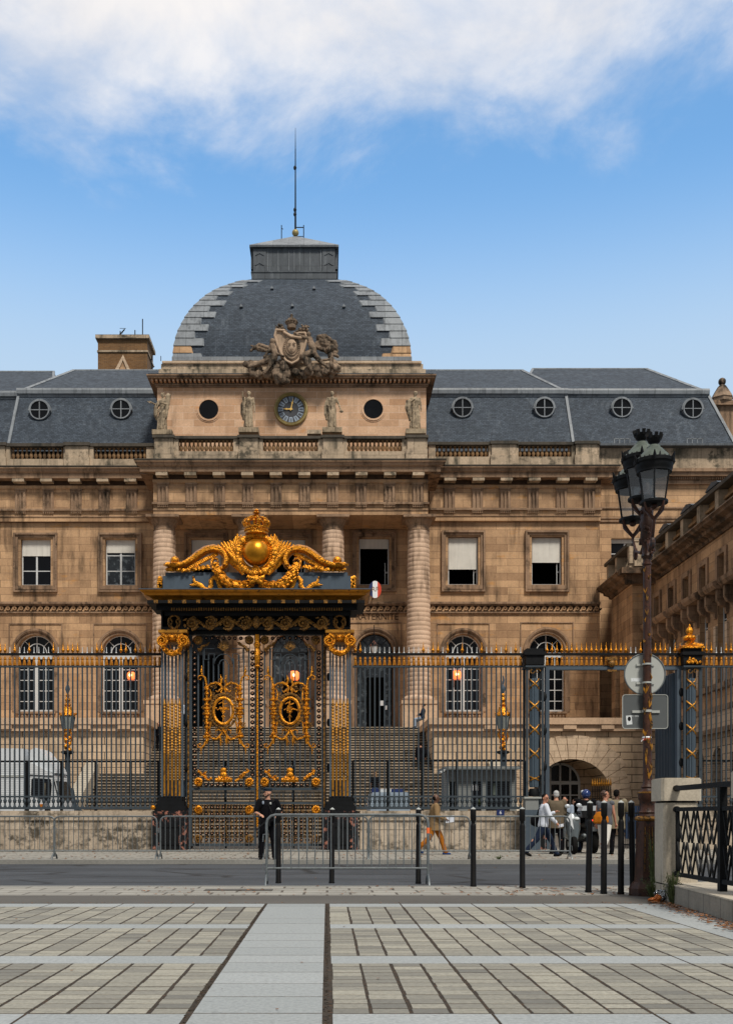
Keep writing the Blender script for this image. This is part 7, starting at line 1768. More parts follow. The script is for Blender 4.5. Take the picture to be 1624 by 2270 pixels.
def hand(m, w_, d, s, k, curl=.5):
    side = Vector((0, 0, 1)).cross(d); side = side.normalized() if side.length > .1 else Vector((1, 0, 0)); nrm = d.cross(side).normalized(); pc = w_ + d * .045 * k
    m.caps(w_, w_ + d * .07 * k + side * .0, .024 * k, .028 * k, 8); m.caps(w_ + side * .015 * k + d * .03 * k, w_ + d * .075 * k + side * .024 * k, .017 * k, .015 * k, 6); m.caps(w_ - side * .015 * k + d * .03 * k, w_ + d * .075 * k - side * .024 * k, .017 * k, .015 * k, 6)
    for j, L in enumerate((.062, .072, .068, .052)):
        o = side * (-.027 + .018 * j) * k; p0 = w_ + d * .08 * k + o; p1 = p0 + (d * cos(curl * .6) - nrm * sin(curl * .6)) * L * .5 * k; p2 = p1 + (d * cos(curl * 1.8) - nrm * sin(curl * 1.8)) * L * .5 * k
        m.caps(p0, p1, .0095 * k, .0088 * k, 6); m.caps(p1, p2, .0088 * k, .0075 * k, 6)
    t0 = w_ + d * .03 * k + side * -s * .025 * k; t1 = t0 + (d * .7 - side * s * .7 - nrm * .2) * .035 * k; t2 = t1 + (d * .9 - nrm * .4) * .03 * k; m.caps(t0, t1, .012 * k, .0105 * k, 6); m.caps(t1, t2, .0105 * k, .009 * k, 6)
def head_mesh(m, J, s=1.0):
    k = J['k'] * s; c = J['head']; ya, pi_ = J['yaw'], J['pitch']
    def Q(x, y, z):
        v = Vector((x, y * cos(pi_) - z * sin(pi_), y * sin(pi_) + z * cos(pi_))); v = rotz(v, -ya); return c + v * k
    def el(x, y, z, a, b, c_, n=12, mm=8):
        t = MB(); t.ball((0, 0, 0), (a, b, c_), n, mm); m.add([Q(x + p[0], y + p[1], z + p[2]) for p in t.v], t.f)
    el(0, -.008, .03, .074, .092, .088, 14, 10); el(0, .022, -.035, .056, .062, .075); el(0, .060, -.085, .026, .026, .024); el(0, .082, -.058, .022, .012, .012)
    m.caps(Q(0, .082, .012), Q(0, .104, -.022), .010 * k, .014 * k, 6); el(0, .072, .032, .050, .018, .012)
    for s_ in (-1, 1): el(s_ * .077, -.005, -.008, .010, .022, .032, 6, 5); el(s_ * .035, .058, -.015, .022, .02, .02, 6, 5)
    m.caps(J['neck'] - J['up'] * .06 * J['k'], c + (J['neck'] - c) * .35, .058 * J['k'], .053 * J['k'], 10)
    return Q, el
def figure(name, lab, cat, loc, rz, J, skin, top=None, bottom=None, shoes='rubber', hair=None, sleeves='long', hem=-.10, legs='long', hairstyle='short', skirt=None, group=None, grow=.018, voxel=.011, female=False, extra=None, cap=None):
    t = thing(name, lab, cat, loc, rz, group, world=False); k = J['k']
    m = MB(); m.loft(torso_rings(J, 0, 1, -.12, .58, female), 16)
    for n, s in (('l', -1), ('r', 1)):
        m.caps(J[n + 'sh'], J[n + 'el'], .050 * k, .039 * k); m.caps(J[n + 'el'], J[n + 'wr'], .038 * k, .026 * k); hand(m, J[n + 'wr'], J[n + 'hd'], s, k)
        m.ball(J[n + 'sh'], .058 * k, 8, 6)
        m.caps(J[n + 'hp'], J[n + 'kn'], .083 * k, .056 * k); m.caps(J[n + 'kn'], J[n + 'an'], .054 * k, .036 * k); m.ball(J[n + 'kn'].lerp(J[n + 'an'], .28) + Vector((0, -.015, 0)), (.052 * k, .055 * k, .10 * k), 8, 6)
        m.caps(J[n + 'an'], J[n + 'an'].lerp(J[n + 'toe'], .7) + Vector((0, 0, -.012)), .030 * k, .012 * k)
    Q, el = head_mesh(m, J)
    body = m.build('body', skin, t, True, voxel=voxel * .82, sm_it=1)
    e = MB()
    for s_ in (-1, 1): e.ball(Q(s_ * .031, .078, -.002), (.010 * k,) * 3, 6, 5)
    for s_ in (-1, 1): eb = MB(); eb.ball(Q(s_ * .031, .077, -.001), (.0105 * k,) * 3, 6, 5); eb.build('eye', 'black', t, True)
    if top:
        m = MB(); m.loft(torso_rings(J, grow, 1.14, hem, .55, female), 18); 
        for n in 'lr':
            m.ball(J[n + 'sh'], (.066 + grow * .5) * k, 8, 6); e_ = J[n + 'el']; w_ = J[n + 'wr']
            if sleeves == 'long': m.caps(J[n + 'sh'], e_, (.054 + grow) * k, (.044 + grow) * k); m.caps(e_, w_.lerp(e_, .08), (.044 + grow) * k, (.030 + grow) * k)
            elif sleeves == 'short': m.caps(J[n + 'sh'], J[n + 'sh'].lerp(e_, .8), (.054 + grow) * k, (.05 + grow) * k)
        if hem < -.13:
            c0 = J['hip']; m.loft([(c0 + J['up'] * hem * k, (.195 + grow) * k, (.135 + grow) * k), (c0, (.185 + grow) * k, (.13 + grow) * k)], 18)
        # folds
        for i in range(7): z = -.05 + .08 * i; c_ = J['hip'] + J['up'] * z * k; a = random.uniform(0, 6.28); m.caps(c_ + Vector((cos(a) * .13, sin(a) * .09, 0)) * k, c_ + Vector((cos(a + .9) * .13, sin(a + .9) * .09, .05)) * k, (.022 + grow) * k, (.016 + grow) * k, 6)
        m.build('top', top, t, True, voxel=voxel, sm_it=1)
    if bottom:
        m = MB(); 
        if skirt: c0 = J['hip']; m.loft([(c0 + Vector((0, .0, -skirt * k)), .20 * k, .15 * k), (c0 + Vector((0, 0, -.12 * k)), .195 * k, .15 * k), (c0, .178 * k, .13 * k), (c0 + J['up'] * .14 * k, .150 * k, .11 * k)], 22, flute=lambda a, q_: .05 * cos(a * 9) if q_ == 0 else 0)
        else:
            m.loft(torso_rings(J, .010, 1.02, -.12, .08, female), 16)
            for n in 'lr':
                m.caps(J[n + 'hp'], J[n + 'kn'], .106 * k, .080 * k)
                if legs == 'long': m.caps(J[n + 'kn'], J[n + 'an'].lerp(J[n + 'kn'], .02), .073 * k, .062 * k); m.ball(J[n + 'an'] + Vector((0, .02, -.015)), (.068 * k, .075 * k, .045 * k), 8, 5)
                elif legs == 'crop': m.caps(J[n + 'kn'], J[n + 'kn'].lerp(J[n + 'an'], .45), .073 * k, .060 * k)
        m.build('trousers' if not skirt else 'skirt', bottom, t, True, voxel=voxel, sm_it=1)
    for n in 'lr':
        m = MB(); a, b = J[n + 'an'], J[n + 'toe']; h = (b - a); h.z = 0 if abs(h.z) < .09 else h.z
        m.caps(a + Vector((0, -.035 * k, -.055 * k)), a + Vector((0, .02 * k, -.03 * k)), .042 * k, .045 * k, 8); m.caps(a + Vector((0, -.02 * k, -.055 * k)), b + Vector((0, .0, .0)) - Vector((0, 0, .012 * k)), .044 * k, .038 * k, 8)
        m.build('shoe', shoes, t, True, voxel=.009)
    if hair:
        m = MB(); 
        t_ = MB()
        def hl(x, y, z, a, b, c_): q_ = MB(); q_.ball((0, 0, 0), (a, b, c_), 14, 9); m.add([Q(x + p[0], y + p[1], z + p[2]) for p in q_.v], q_.f)
        if hairstyle == 'short': hl(0, -.022, .048, .080, .090, .080); hl(0, -.045, .0, .078, .062, .072)
        elif hairstyle == 'bald': hl(0, -.046, .012, .079, .060, .070)
        elif hairstyle == 'curly':
            for i in range(60): a = random.uniform(0, 6.28); b = random.uniform(-.4, 1.5); hl(.075 * cos(a) * cos(b), -.028 + .085 * sin(a) * cos(b) * (1 if sin(a) < .2 else .55), .035 + .078 * sin(b), .026, .026, .024)
        elif hairstyle == 'long': hl(0, -.022, .045, .086, .094, .086); hl(0, -.055, -.03, .085, .06, .12); hl(0, -.07, -.13, .075, .04, .12)
        elif hairstyle == 'bun': hl(0, -.022, .045, .082, .092, .082); hl(0, -.10, .04, .04, .04, .04)
        m.build('hair', hair, t, True, voxel=.009)
    if extra: extra(t, J, Q)
    return t
cloth = lambda n, c, v=.12, r=.9: mk(n, c, r, 0, v, 9.0, bump=.25, spec=.1)
cloth('cloth_black', (0.005, 0.005, 0.007)); cloth('cloth_navy', (0.014, 0.022, 0.045)); cloth('cloth_tan', (0.25, 0.165, 0.085)); cloth('cloth_orange', (0.36, 0.125, 0.015)); cloth('cloth_white', (0.62, 0.66, 0.74), .05)
cloth('cloth_olive', (0.125, 0.10, 0.07)); cloth('cloth_khaki', (0.21, 0.18, 0.125)); cloth('cloth_grey', (0.10, 0.105, 0.12)); cloth('cloth_cream', (0.62, 0.60, 0.56), .05); cloth('cloth_denim', (0.035, 0.06, 0.12)); cloth('bag_orange', (0.46, 0.15, 0.012)); cloth('jeans_pale', (0.30, 0.36, 0.45)); cloth('shoe_blue', (0.02, 0.05, 0.16)); cloth('cap_navy', (0.025, 0.04, 0.06))
def piece(t, name, mat, fn, voxel=None, smooth=True): m = MB(); fn(m); return m.build(name, mat, t, smooth, voxel=voxel)
# --- police officer
pd = 25.95
def pol(t, J, Q):
    k = J['k']
    def cap_(m):
        q_ = MB(); q_.loft([(Vector((0, -.01, .06)), .083, .10), (Vector((0, -.01, .085)), .088, .105), (Vector((0, .0, .118)), .098, .118), (Vector((0, .0, .135)), .07, .09)], 16); m.add([Q(*p) for p in q_.v], q_.f)
        q_ = MB(); q_.ball((0, .10, .062), (.062, .055, .010), 10, 5); m.add([Q(*p) for p in q_.v], q_.f)
    piece(t, 'cap', 'cap_navy', cap_)
    def bd_(m): 
        for x, y, z, r in ((0, .065, -.085, .03), (.035, .045, -.07, .026), (-.035, .045, -.07, .026), (.05, .02, -.045, .02), (-.05, .02, -.045, .02), (0, .088, -.052, .012)): m.ball(Q(x, y, z), r * k, 8, 6)
    piece(t, 'beard', 'beard', bd_)
    c = J['chest']
    piece(t, 'vest', 'cloth_black', lambda m: m.loft([(J['hip'] + J['up'] * h * k, rx * k, ry * k) for h, rx, ry in ((.04, .175, .145), (.12, .185, .16), (.30, .19, .165), (.42, .185, .155), (.49, .14, .12))], 18), voxel=.014)
    for x, z, mt, a, b in ((-.075, .05, 'sign_back', .028, .034), (.105, .07, 'jeans_pale', .026, .045)):
        piece(t, 'badge', mt, lambda m: m.ball(c + Vector((x, .165, z)) * k, (a * k, .012, b * k), 8, 6))
    piece(t, 'belt', 'black', lambda m: m.loft([(J['hip'] + J['up'] * h * k, .186 * k, .142 * k) for h in (.0, .05)], 18), smooth=False)
    for x, y in ((-.18, .03), (.17, .05), (.19, -.03), (-.17, -.05)): piece(t, 'pouch', 'black', lambda m: m.box((x - .035) * k, (x + .035) * k, (y - .03) * k, (y + .04) * k, J['hip'].z - .06 * k, J['hip'].z + .07 * k), smooth=False)
    w1, w2 = J['lwr'] + J['lhd'] * .07, J['rwr'] + J['rhd'] * .07
    g0 = w1 + Vector((.02, .05, .05)); g1 = g0 + Vector((.36, .06, -.32)) * 1.15
    def gun(m):
        d_ = (g1 - g0); m.tube([g0 - d_ * .18, g0 - d_ * .02], .022, 6); m.tube([g0, g0 + d_ * .45], [.036, .036], 6); m.tube([g0 + d_ * .45, g0 + d_ * .8], [.026, .024], 6); m.tube([g0 + d_ * .8, g1], .011, 6)
        m.tube([g0 + d_ * .1, g0 + d_ * .1 + Vector((-.05, .0, -.12))], .02, 6); m.tube([g0 + d_ * .32, g0 + d_ * .34 + Vector((-.03, .02, -.16))], .018, 6)
    piece(t, 'rifle', 'black', gun, smooth=False)
    piece(t, 'sling', 'black', lambda m: m.tube([J['lsh'] + Vector((.02, .1, .04)) * k, c + Vector((-.03, .175, .02)), g0 + Vector((.05, .04, .02))], .010, 4))
J = pose(1.70, 0, 0, (2, 3, 7), (0, 2, 8), (-10, 24, 78, 30), (10, 18, 62, 38), head=(62, 0))
figure('person', 'police officer in black uniform and cap holding a rifle at waist height', 'person', (X(669.5 * .8865 - .0, pd), pd, 0.0), radians(180), J, 'skin_light', 'cloth_black', 'cloth_black', hair=None, sleeves='short', extra=pol, grow=.022)
# --- man in tan jacket, walking right
def tan(t, J, Q):
    w_ = J['rwr'] + J['rhd'] * .08; piece(t, 'papers', 'cloth_white', lambda m: m.prism([(w_.y - .06, w_.z - .08), (w_.y + .16, w_.z - .05), (w_.y + .17, w_.z + .13), (w_.y - .05, w_.z + .11)], w_.x - .02, w_.x + .02, 'x'), smooth=False)
J = pose(1.68, 2, 0, (26, 10, 0), (-24, 22, 0), (-22, 8, 22, 0), (6, 10, 62, 12), head=(0, -4))
figure('person', 'man in tan jacket and orange trousers walking right with white papers', 'person', (X(963, 29.3), 29.3, 0), radians(-90), J, 'skin_dark', 'cloth_tan', 'cloth_orange', shoes='shoe_blue', hair='hair_black', hairstyle='bald', hem=-.20, extra=tan, grow=.028)
# --- man in white shirt, walking right, face towards the viewer
def whi(t, J, Q):
    piece(t, 'shoulder_bag', 'cloth_black', lambda m: [m.ball(J['hip'] + Vector((-.20, -.12, .10)), (.09, .20, .16), 10, 7), m.tube([J['rsh'] + Vector((0, .08, .04)), J['chest'] + Vector((0, .14, 0)), J['hip'] + Vector((-.15, .10, .12))], .018, 5), m.tube([J['rsh'] + Vector((0, .0, .05)), J['chest'] + Vector((-.05, -.14, 0)), J['hip'] + Vector((-.18, -.15, .12))], .018, 5)])
    w_ = J['rwr'] + J['rhd'] * .1; piece(t, 'papers', 'cloth_white', lambda m: m.prism([(w_.y - .02, w_.z - .05), (w_.y + .12, w_.z - .02), (w_.y + .11, w_.z + .05), (w_.y - .03, w_.z + .02)], w_.x - .01, w_.x + .01, 'x'), smooth=False)
    piece(t, 'glasses', 'black', lambda m: [m.tube([Q(s_ * .034 + .022 * cos(a * pi / 4), .088, .0 + .018 * sin(a * pi / 4)) for a in range(8)], .004, 4, closed=True) for s_ in (-1, 1)])
J = pose(1.70, 4, 0, (30, 8, 0), (-28, 14, 0), (20, 10, 95, 25), (18, 12, 25, 0), head=(55, 0))
figure('person', 'man in white shirt and glasses walking right with a black shoulder bag', 'person', (X(1203, 28.0), 28.0, 0), radians(-90), J, 'skin_tan', 'cloth_white', 'cloth_navy', hair='hair_black', extra=whi)
# --- others at the side gate
J = pose(1.74, 0, 0, (4, 4, 3), (-4, 4, 3), (5, 6, 25, 0), (5, 6, 25, 0), head=(8, 0))
figure('person', 'grey-haired man in brown waistcoat seen from behind, next to the man in white shirt', 'person', (X(1232, 29.8), 29.8, 0), radians(6), J, 'skin_light', 'cloth_olive', 'cloth_black', hair='hair_grey', hem=-.22, grow=.035)
J = pose(1.60, 0, 0, (4, 4, 3), (-4, 4, 3), (10, 6, 60, 10), (10, 6, 60, 10), head=(10, 0))
figure('person', 'dark-haired man in light blue shirt half hidden behind the scooter', 'person', (X(1252, 31.0), 31.0, 0), radians(150), J, 'skin_tan', 'jeans_pale', 'cloth_navy', hair='hair_black')
J = pose(1.56, 0, 0, (4, 4, 3), (-4, 4, 3), (10, 6, 60, 10), (10, 6, 60, 10), head=(0, 0), female=True)
figure('person', 'woman with a black fringe and dark top behind the scooter handlebars', 'person', (X(1275, 31.4), 31.4, 0), radians(60), J, 'skin_light', 'cloth_black', 'cloth_navy', hair='hair_black', hairstyle='long', female=True)
def bagf(t, J, Q):
    c = J['hip'] + Vector((-.02, -.22, .12))
    piece(t, 'handbag', 'bag_orange', lambda m: [m.loft([(c + Vector((0, 0, -.15)), .15, .08), (c + Vector((0, 0, -.12)), .20, .11), (c + Vector((0, 0, .02)), .18, .10), (c + Vector((0, 0, .13)), .11, .05), (c + Vector((0, 0, .15)), .05, .03)], 14, flute=lambda a, k_: .12 * sin(a * 5 + k_))], voxel=.02)
    piece(t, 'strap', 'bag_orange', lambda m: [m.tube([c + Vector((-.02, 0, .2)), J['chest'] + Vector((.06, -.14, .0)), J['lsh'] + Vector((.12, -.02, .06))], .011, 5), m.tube([c + Vector((.05, 0, .2)), J['chest'] + Vector((.1, -.13, .0)), J['lsh'] + Vector((.14, .04, .05))], .011, 5)])
J = pose(1.68, 4, 0, (14, 10, 2), (-18, 24, 2), (-4, 8, 10, 0), (4, 10, 14, 0), head=(50, 0), female=True)
figure('person', 'woman in grey sleeveless top and cream cropped trousers carrying an orange bag', 'person', (X(1339, 26.9), 26.9, 0), radians(-35), J, 'skin_tan', 'cloth_grey', 'cloth_cream', shoes='cloth_grey', hair='hair_brown', hairstyle='curly', sleeves=None, legs='crop', female=True, extra=bagf)
J = pose(1.76, 0, 0, (3, 3, 4), (-3, 3, 4), (5, 10, 20, 0), (35, 25, 50, -20), head=(40, 0))
figure('person', 'man in khaki jacket seen from behind, right of the woman with the orange bag', 'person', (X(1366, 29.6), 29.6, 0), radians(8), J, 'skin_dark', 'cloth_khaki', 'cloth_black', hair='hair_black', hem=-.24, grow=.035)
# --- people on the stairs
def on_stairs(u, v, y): return (X(u, y), y, Z(v, y))
def sbag(t, J, Q): piece(t, 'shoulder_bag', 'cloth_black', lambda m: m.ball(J['hip'] + Vector((.30, -.05, .22)), (.15, .12, .22), 8, 6))
J = pose(1.74, 4, 0, (30, 50, 2), (-2, 2, 2), (0, 8, 10, 0), (0, 8, 10, 0))
figure('person', 'person in black carrying a bag, climbing the right side of the grand stairs', 'person', (X(932, 60.4), 60.4, 3.45), 0, J, 'skin_light', 'cloth_black', 'cloth_black', shoes='cloth_white', hair='hair_black', hem=-.18, voxel=.02, extra=sbag)
J = pose(1.66, 4, 0, (26, 40, 2), (-4, 2, 2), (10, 8, 40, 0), (10, 8, 10, 0), female=True)
figure('person', 'blonde woman in blue skirt and dark top climbing the stairs above the police van', 'person', (X(831, 56.6), 56.6, 1.72), 0, J, 'skin_light', 'cloth_black', 'cloth_denim', shoes='skin_light', hair='hair_blonde', hairstyle='long', sleeves='short', skirt=.42, voxel=.02, female=True)
J = pose(1.66, -6, 0, (80, 80, 4), (70, 70, 4), (20, 8, 50, 20), (20, 8, 50, 20), female=True)
figure('person', 'woman in navy jacket and pale jeans sitting on the corner of the right terrace', 'person', (X(938, 60.6), 61.2, 6.02), radians(75), J, 'skin_light', 'cloth_navy', 'jeans_pale', shoes='rubber', hair='hair_black', hairstyle='bun', voxel=.02, female=True)
J = pose(1.70, 0, 0, (4, 4, 3), (-4, 4, 3), (5, 8, 60, 20), (5, 6, 25, 0), female=True)
figure('person', 'long-haired woman in black standing at the left terrace corner beside the gate', 'person', (X(353, 63.0), 63.0, 4.85), radians(170), J, 'skin_light', 'cloth_black', 'cloth_black', hair='hair_black', hairstyle='long', voxel=.02, female=True)
J = pose(1.75, 0, 0, (4, 4, 3), (-4, 4, 3), (5, 8, 60, 20), (5, 6, 25, 0))
figure('person', 'man in white shirt standing on the top landing behind the left gate pilaster', 'person', (X(413, 67.5), 67.5, 6.55), radians(170), J, 'skin_tan', 'cloth_white', 'cloth_black', hair='hair_black', voxel=.02)

def weather(o, st_):
    tx = bpy.data.textures.new('carving', 'MUSGRAVE' if False else 'CLOUDS'); tx.noise_scale = .16; tx.noise_depth = 3
    md = o.modifiers.new('Carve', 'DISPLACE'); md.texture = tx; md.strength = st_; md.mid_level = .5; md.texture_coords = 'LOCAL'; return o
# ============================================================ STATUES
def statue(u, vb, vt, lab, style):
    d = 69.25; H = (vb - vt) * d / F * 1.0; z0 = Z(vb, d); x = X(u, d)
    t = thing('statue', lab, 'statue', (x, d, z0 - .22), 0, 'draped stone statues on the balustrade')
    m = MB(); pw = 22 * d / F; m.box(x - pw, x + pw, d - .5, d + .4, z0 - .32, z0 - .02); m.build('plinth', 'statue_stone', t)
    arms = {0: ((10, 14, 80, 20), (30, 20, 70, -10)), 1: ((0, 12, 16, 0), (20, 16, 95, 10)), 2: ((4, 26, 20, -8), (0, 14, 60, 20)), 3: ((0, 14, 30, 10), (20, 22, 80, 30))}[style]
    J = pose(1.75, 0, 0, (6, 8, 4), (-2, 4, 3), *arms, head=({0: -35, 1: 12, 2: 10, 3: 35}[style], 0), female=True)
    m = MB(); m.loft(torso_rings(J, .02, 1, -.12, .58, True), 16)
    for n, s in (('l', -1), ('r', 1)):
        m.caps(J[n + 'sh'], J[n + 'el'], .062, .050); m.caps(J[n + 'el'], J[n + 'wr'], .048, .034); m.caps(J[n + 'wr'], J[n + 'wr'] + J[n + 'hd'] * .13, .038, .024); m.ball(J[n + 'sh'], .072, 8, 6)
        m.caps(J[n + 'an'] + Vector((0, 0, -.04)), J[n + 'toe'] + Vector((0, .03, -.02)), .05, .04)
    Q, el = head_mesh(m, J, 1.08); el(0, -.02, .05, .088, .098, .085); el(0, -.09, .03, .05, .04, .05)
    ph = style * 1.7
    fl = lambda a, k_: .10 * sin(a * 7 + ph) + .07 * sin(a * 13 + ph * 2) if k_ < 3 else (.05 * sin(a * 7 + ph) if k_ < 5 else 0)
    hp = J['hip']; m.loft([(Vector((.02, .02, .02)), .225, .19), (Vector((.01, .02, .25)), .205, .17), (Vector((.02, .03, .5)), .19, .16), (Vector((0, .02, .75)), .185, .155), (hp, .19, .14), (J['waist'], .165, .12), (J['chest'], .19, .14)], 48, flute=fl)
    for i in range(9):   # diagonal folds of the cloak
        a = i / 8; m.caps(J['lsh'] + Vector((.02 + .05 * a, .10, -.05 - .07 * i)), J['hip'] + Vector((.17, .12 - .01 * i, .05 - .085 * i)), .024, .03, 6)
    for i in range(5): m.caps(J['hip'] + Vector((-.12 + .06 * i, .15, -.1)), Vector((-.14 + .07 * i + .03 * sin(i * 2 + ph), .2, .08)), .028, .035, 6)
    m.caps(J['lkn'] + Vector((0, .09, .1)), J['lkn'] + Vector((0, .10, -.2)), .085, .06)
    sd = -1 if style in (0,) else 1
    m.loft([(J['rsh'] + Vector((.06 * 1, -.02, -1.0)), .05, .06), (J['rel'] + Vector((.03, 0, -.45)), .09, .09), (J['rel'] + Vector((.02, 0, -.1)), .10, .10), (J['rsh'] + Vector((0, 0, .0)), .08, .09)], 18, flute=lambda a, k_: .2 * sin(a * 5))
    if style == 0:
        m.caps(J['lsh'] + Vector((-.1, .02, .10)), J['lsh'] + Vector((-.02, .05, -.85)), .13, .05)
        for i in range(10): m.ball(J['lsh'] + Vector((-.1 + random.uniform(-.1, .1), random.uniform(-.06, .1), .14 + random.uniform(-.05, .08))), .055, 6, 5)
        for i in range(5): m.caps(J['rwr'], J['rwr'] + Vector((.12 + .03 * i, .05, .03 * i - .02)), .02, .01, 5)
    if style == 1: m.caps(J['rwr'] + Vector((0, 0, -.3)), J['rwr'] + Vector((.03, .05, .32)), .03, .03); m.caps(J['lwr'], J['lwr'] + Vector((0, .02, -.55)), .03, .015)
    if style == 2: m.ball(J['lwr'] + J['lhd'] * .22, (.10, .04, .065), 10, 6); m.caps(J['lwr'], J['lwr'] + J['lhd'] * .2, .02, .02)
    if style == 3: m.loft([(J['rel'] + Vector((.08, .02, -.55)), .03, .05), (J['rel'] + Vector((.10, .05, -.2)), .13, .12), (J['rel'] + Vector((.05, .05, .1)), .13, .12)], 16, flute=lambda a, k_: .2 * sin(a * 6)); m.caps(Vector((.2, -.02, .02)), Vector((.24, 0, .35)), .07, .03)
    m.ball((0, 0, 0), (.26, .22, .06), 14, 5)
    k = H / 1.80; rz = {0: radians(180 - 25), 1: radians(180), 2: radians(180), 3: radians(180 + 10)}[style]
    m.v = [tuple(Vector((x, d, z0)) + rotz(Vector(p) * k, rz)) for p in m.v]
    weather(m.build('figure', 'statue_stone', t, True, voxel=.022), .05)
# facing the court: the model faces +Y, turned by pi; its left/right mirror accordingly
statue(362, 957, 869, 'leftmost draped statue holding a cornucopia on her shoulder', 0); statue(552, 952, 866, 'draped statue left of the clock holding a sword down', 1)
statue(736, 952, 866, 'draped statue right of the clock holding a small mirror', 2); statue(920, 955, 866, 'rightmost cloaked statue at the attic corner', 3)
m = MB(); d = 69.0; m.box(X(681, d), X(712, d), d - .35, d + .2, Z(965.5, d) + .01, Z(956.5, d)); o = m.build('loose_slab', 'stone_dirty'); tag(o, 'flat weathered stone slab lying on the balustrade beside the right clock statue', 'slab')

# ============================================================ CARVED CREST on the attic
dc = 70.2; K = lambda zx, zy, o=0.0: Vector((X(531.9 + zx / 6.107, dc - o), dc - o, Z(691.5 + zy / 6.107, dc))); kr = dc / F / 6.107
t = thing('carved_crest', 'large carved stone coat of arms with crown and winged figures above the clock', 'sculpture', tuple(K(690, 880)))
m = MB()
def kc(a, b, r0, r1, o0=.2, o1=.2): m.caps(K(*a, o0), K(*b, o1), r0 * kr, r1 * kr, 8)
def kb(a, r, o=.2, ry=None): m.ball(K(*a, o), (r * kr, (ry or r) * kr * .8, r * kr), 10, 7)
def ke(a, rx, rz_, o=.2, ry=40): m.ball(K(*a, o), (rx * kr, ry * kr, rz_ * kr), 12, 8)
for i in range(80):   # clouds and drapery along the foot
    a = random.uniform(80, 1340); tp = 880 - (120 if 80 < a < 330 else 0) - (150 if a > 1150 else 0); kb((a, random.uniform(tp - 60, 880)), random.uniform(28, 60), random.uniform(-.1, .35))
for i in range(40): kb((random.uniform(480, 650), random.uniform(700, 990)), random.uniform(30, 62), random.uniform(.1, .75))
for i in range(14): kb((570 + random.uniform(-80, 80), 960 + random.uniform(-30, 35)), random.uniform(30, 50), random.uniform(.4, .9))
# left figure
kb((440, 440), 40, .5); ke((445, 435), 42, 30, .45); kc((440, 500), (470, 620), 48, 50, .4, .45); kc((470, 520), (500, 620), 22, 20, .55, .6); kc((500, 620), (590, 655), 20, 15, .6, .65); kc((420, 520), (330, 660), 20, 18, .45, .6)
kc((450, 640), (310, 720), 50, 40, .4, .45); kc((310, 720), (130, 780), 38, 26, .45, .4); kc((470, 650), (400, 790), 44, 32, .5, .55); kc((400, 790), (340, 870), 28, 18, .55, .6)
for i in range(9): kc((400, 560), (150 + 24 * i, 500 + abs(i - 4) * -8 + i * 9), 22, 12, .3, .15)
kc((150, 530), (260, 460), 20, 26, .1, .2); kc((260, 460), (400, 520), 26, 30, .2, .3)
# right figure
kb((930, 350), 36, .5); kc((940, 400), (990, 560), 44, 48, .4, .5); kc((930, 410), (800, 375), 26, 22, .5, .55); kc((800, 375), (740, 340), 20, 16, .55, .6); kc((980, 600), (850, 650), 56, 44, .5, .6); kc((850, 650), (930, 800), 44, 26, .6, .65); kc((930, 700), (960, 840), 40, 22, .55, .6); kc((1000, 600), (1100, 720), 42, 30, .4, .45); kc((1100, 720), (1190, 790), 26, 18, .45, .5)
for i in range(14): kc((1010, 480), (1060 + 20 * i, 340 + abs(i - 4) ** 1.6 * 8), 30, 22, .2, .1)
for i in range(40): a = random.uniform(-1.0, 2.2); r = random.uniform(40, 165); kb((1140 + r * cos(a), 500 - r * sin(a) * .9), random.uniform(22, 42), random.uniform(0, .35))
kc((1060, 360), (1150, 345), 22, 24, .3, .3); kc((1150, 345), (1270, 430), 24, 24, .3, .2); kc((1270, 430), (1320, 540), 24, 18, .2, .1); kc((1250, 650), (1200, 780), 22, 20, .3, .3); kc((1250, 660), (1120, 680), 18, 16, .3, .3)
for i in range(30): kb((random.uniform(940, 1340), random.uniform(740, 880)), random.uniform(30, 50), random.uniform(0, .4))
weather(m.build('figures_and_clouds', 'crest_stone', t, True, voxel=.035), .07)
m = MB(); sp_ = [(490, 290), (470, 370), (510, 500), (560, 620), (620, 700), (700, 740), (780, 700), (840, 620), (880, 500), (905, 400), (880, 330), (800, 330), (700, 370), (600, 320)]
m.prism([(K(a, b)[0], K(a, b)[2]) for a, b in sp_], dc - .45, dc + .4); 
for (a, b) in zip(sp_, sp_[1:]): kc(a, b, 17, 17, .5, .5)
kc((490, 290), (600, 300), 20, 16, .5, .55); kc((600, 330), (690, 385), 18, 18, .55, .55); kc((700, 385), (820, 400), 18, 22, .55, .55)
m.build('cartouche', 'crest_pale', t, True, voxel=.03)
m = MB(); m.ball(K(700, 505, .45), (68 * kr, .16, 102 * kr), 22, 14); ov = m.build('oval_shield', 'crest_pale', t, True)
m = MB()
for i in range(36): a = 2 * pi * i / 36; m.ball(K(700 + 98 * cos(a), 530 + 145 * sin(a), .5), (13 * kr, .05, 13 * kr), 6, 5)
m.tube([K(700 + 82 * cos(2 * pi * i / 30), 512 + 118 * sin(2 * pi * i / 30), .5) for i in range(30)], 7 * kr, 5, closed=True); m.tube([K(700 + 114 * cos(2 * pi * i / 30), 535 + 160 * sin(2 * pi * i / 30), .48) for i in range(30)], 6 * kr, 5, closed=True); m.build('collar', 'crest_stone', ov, True)
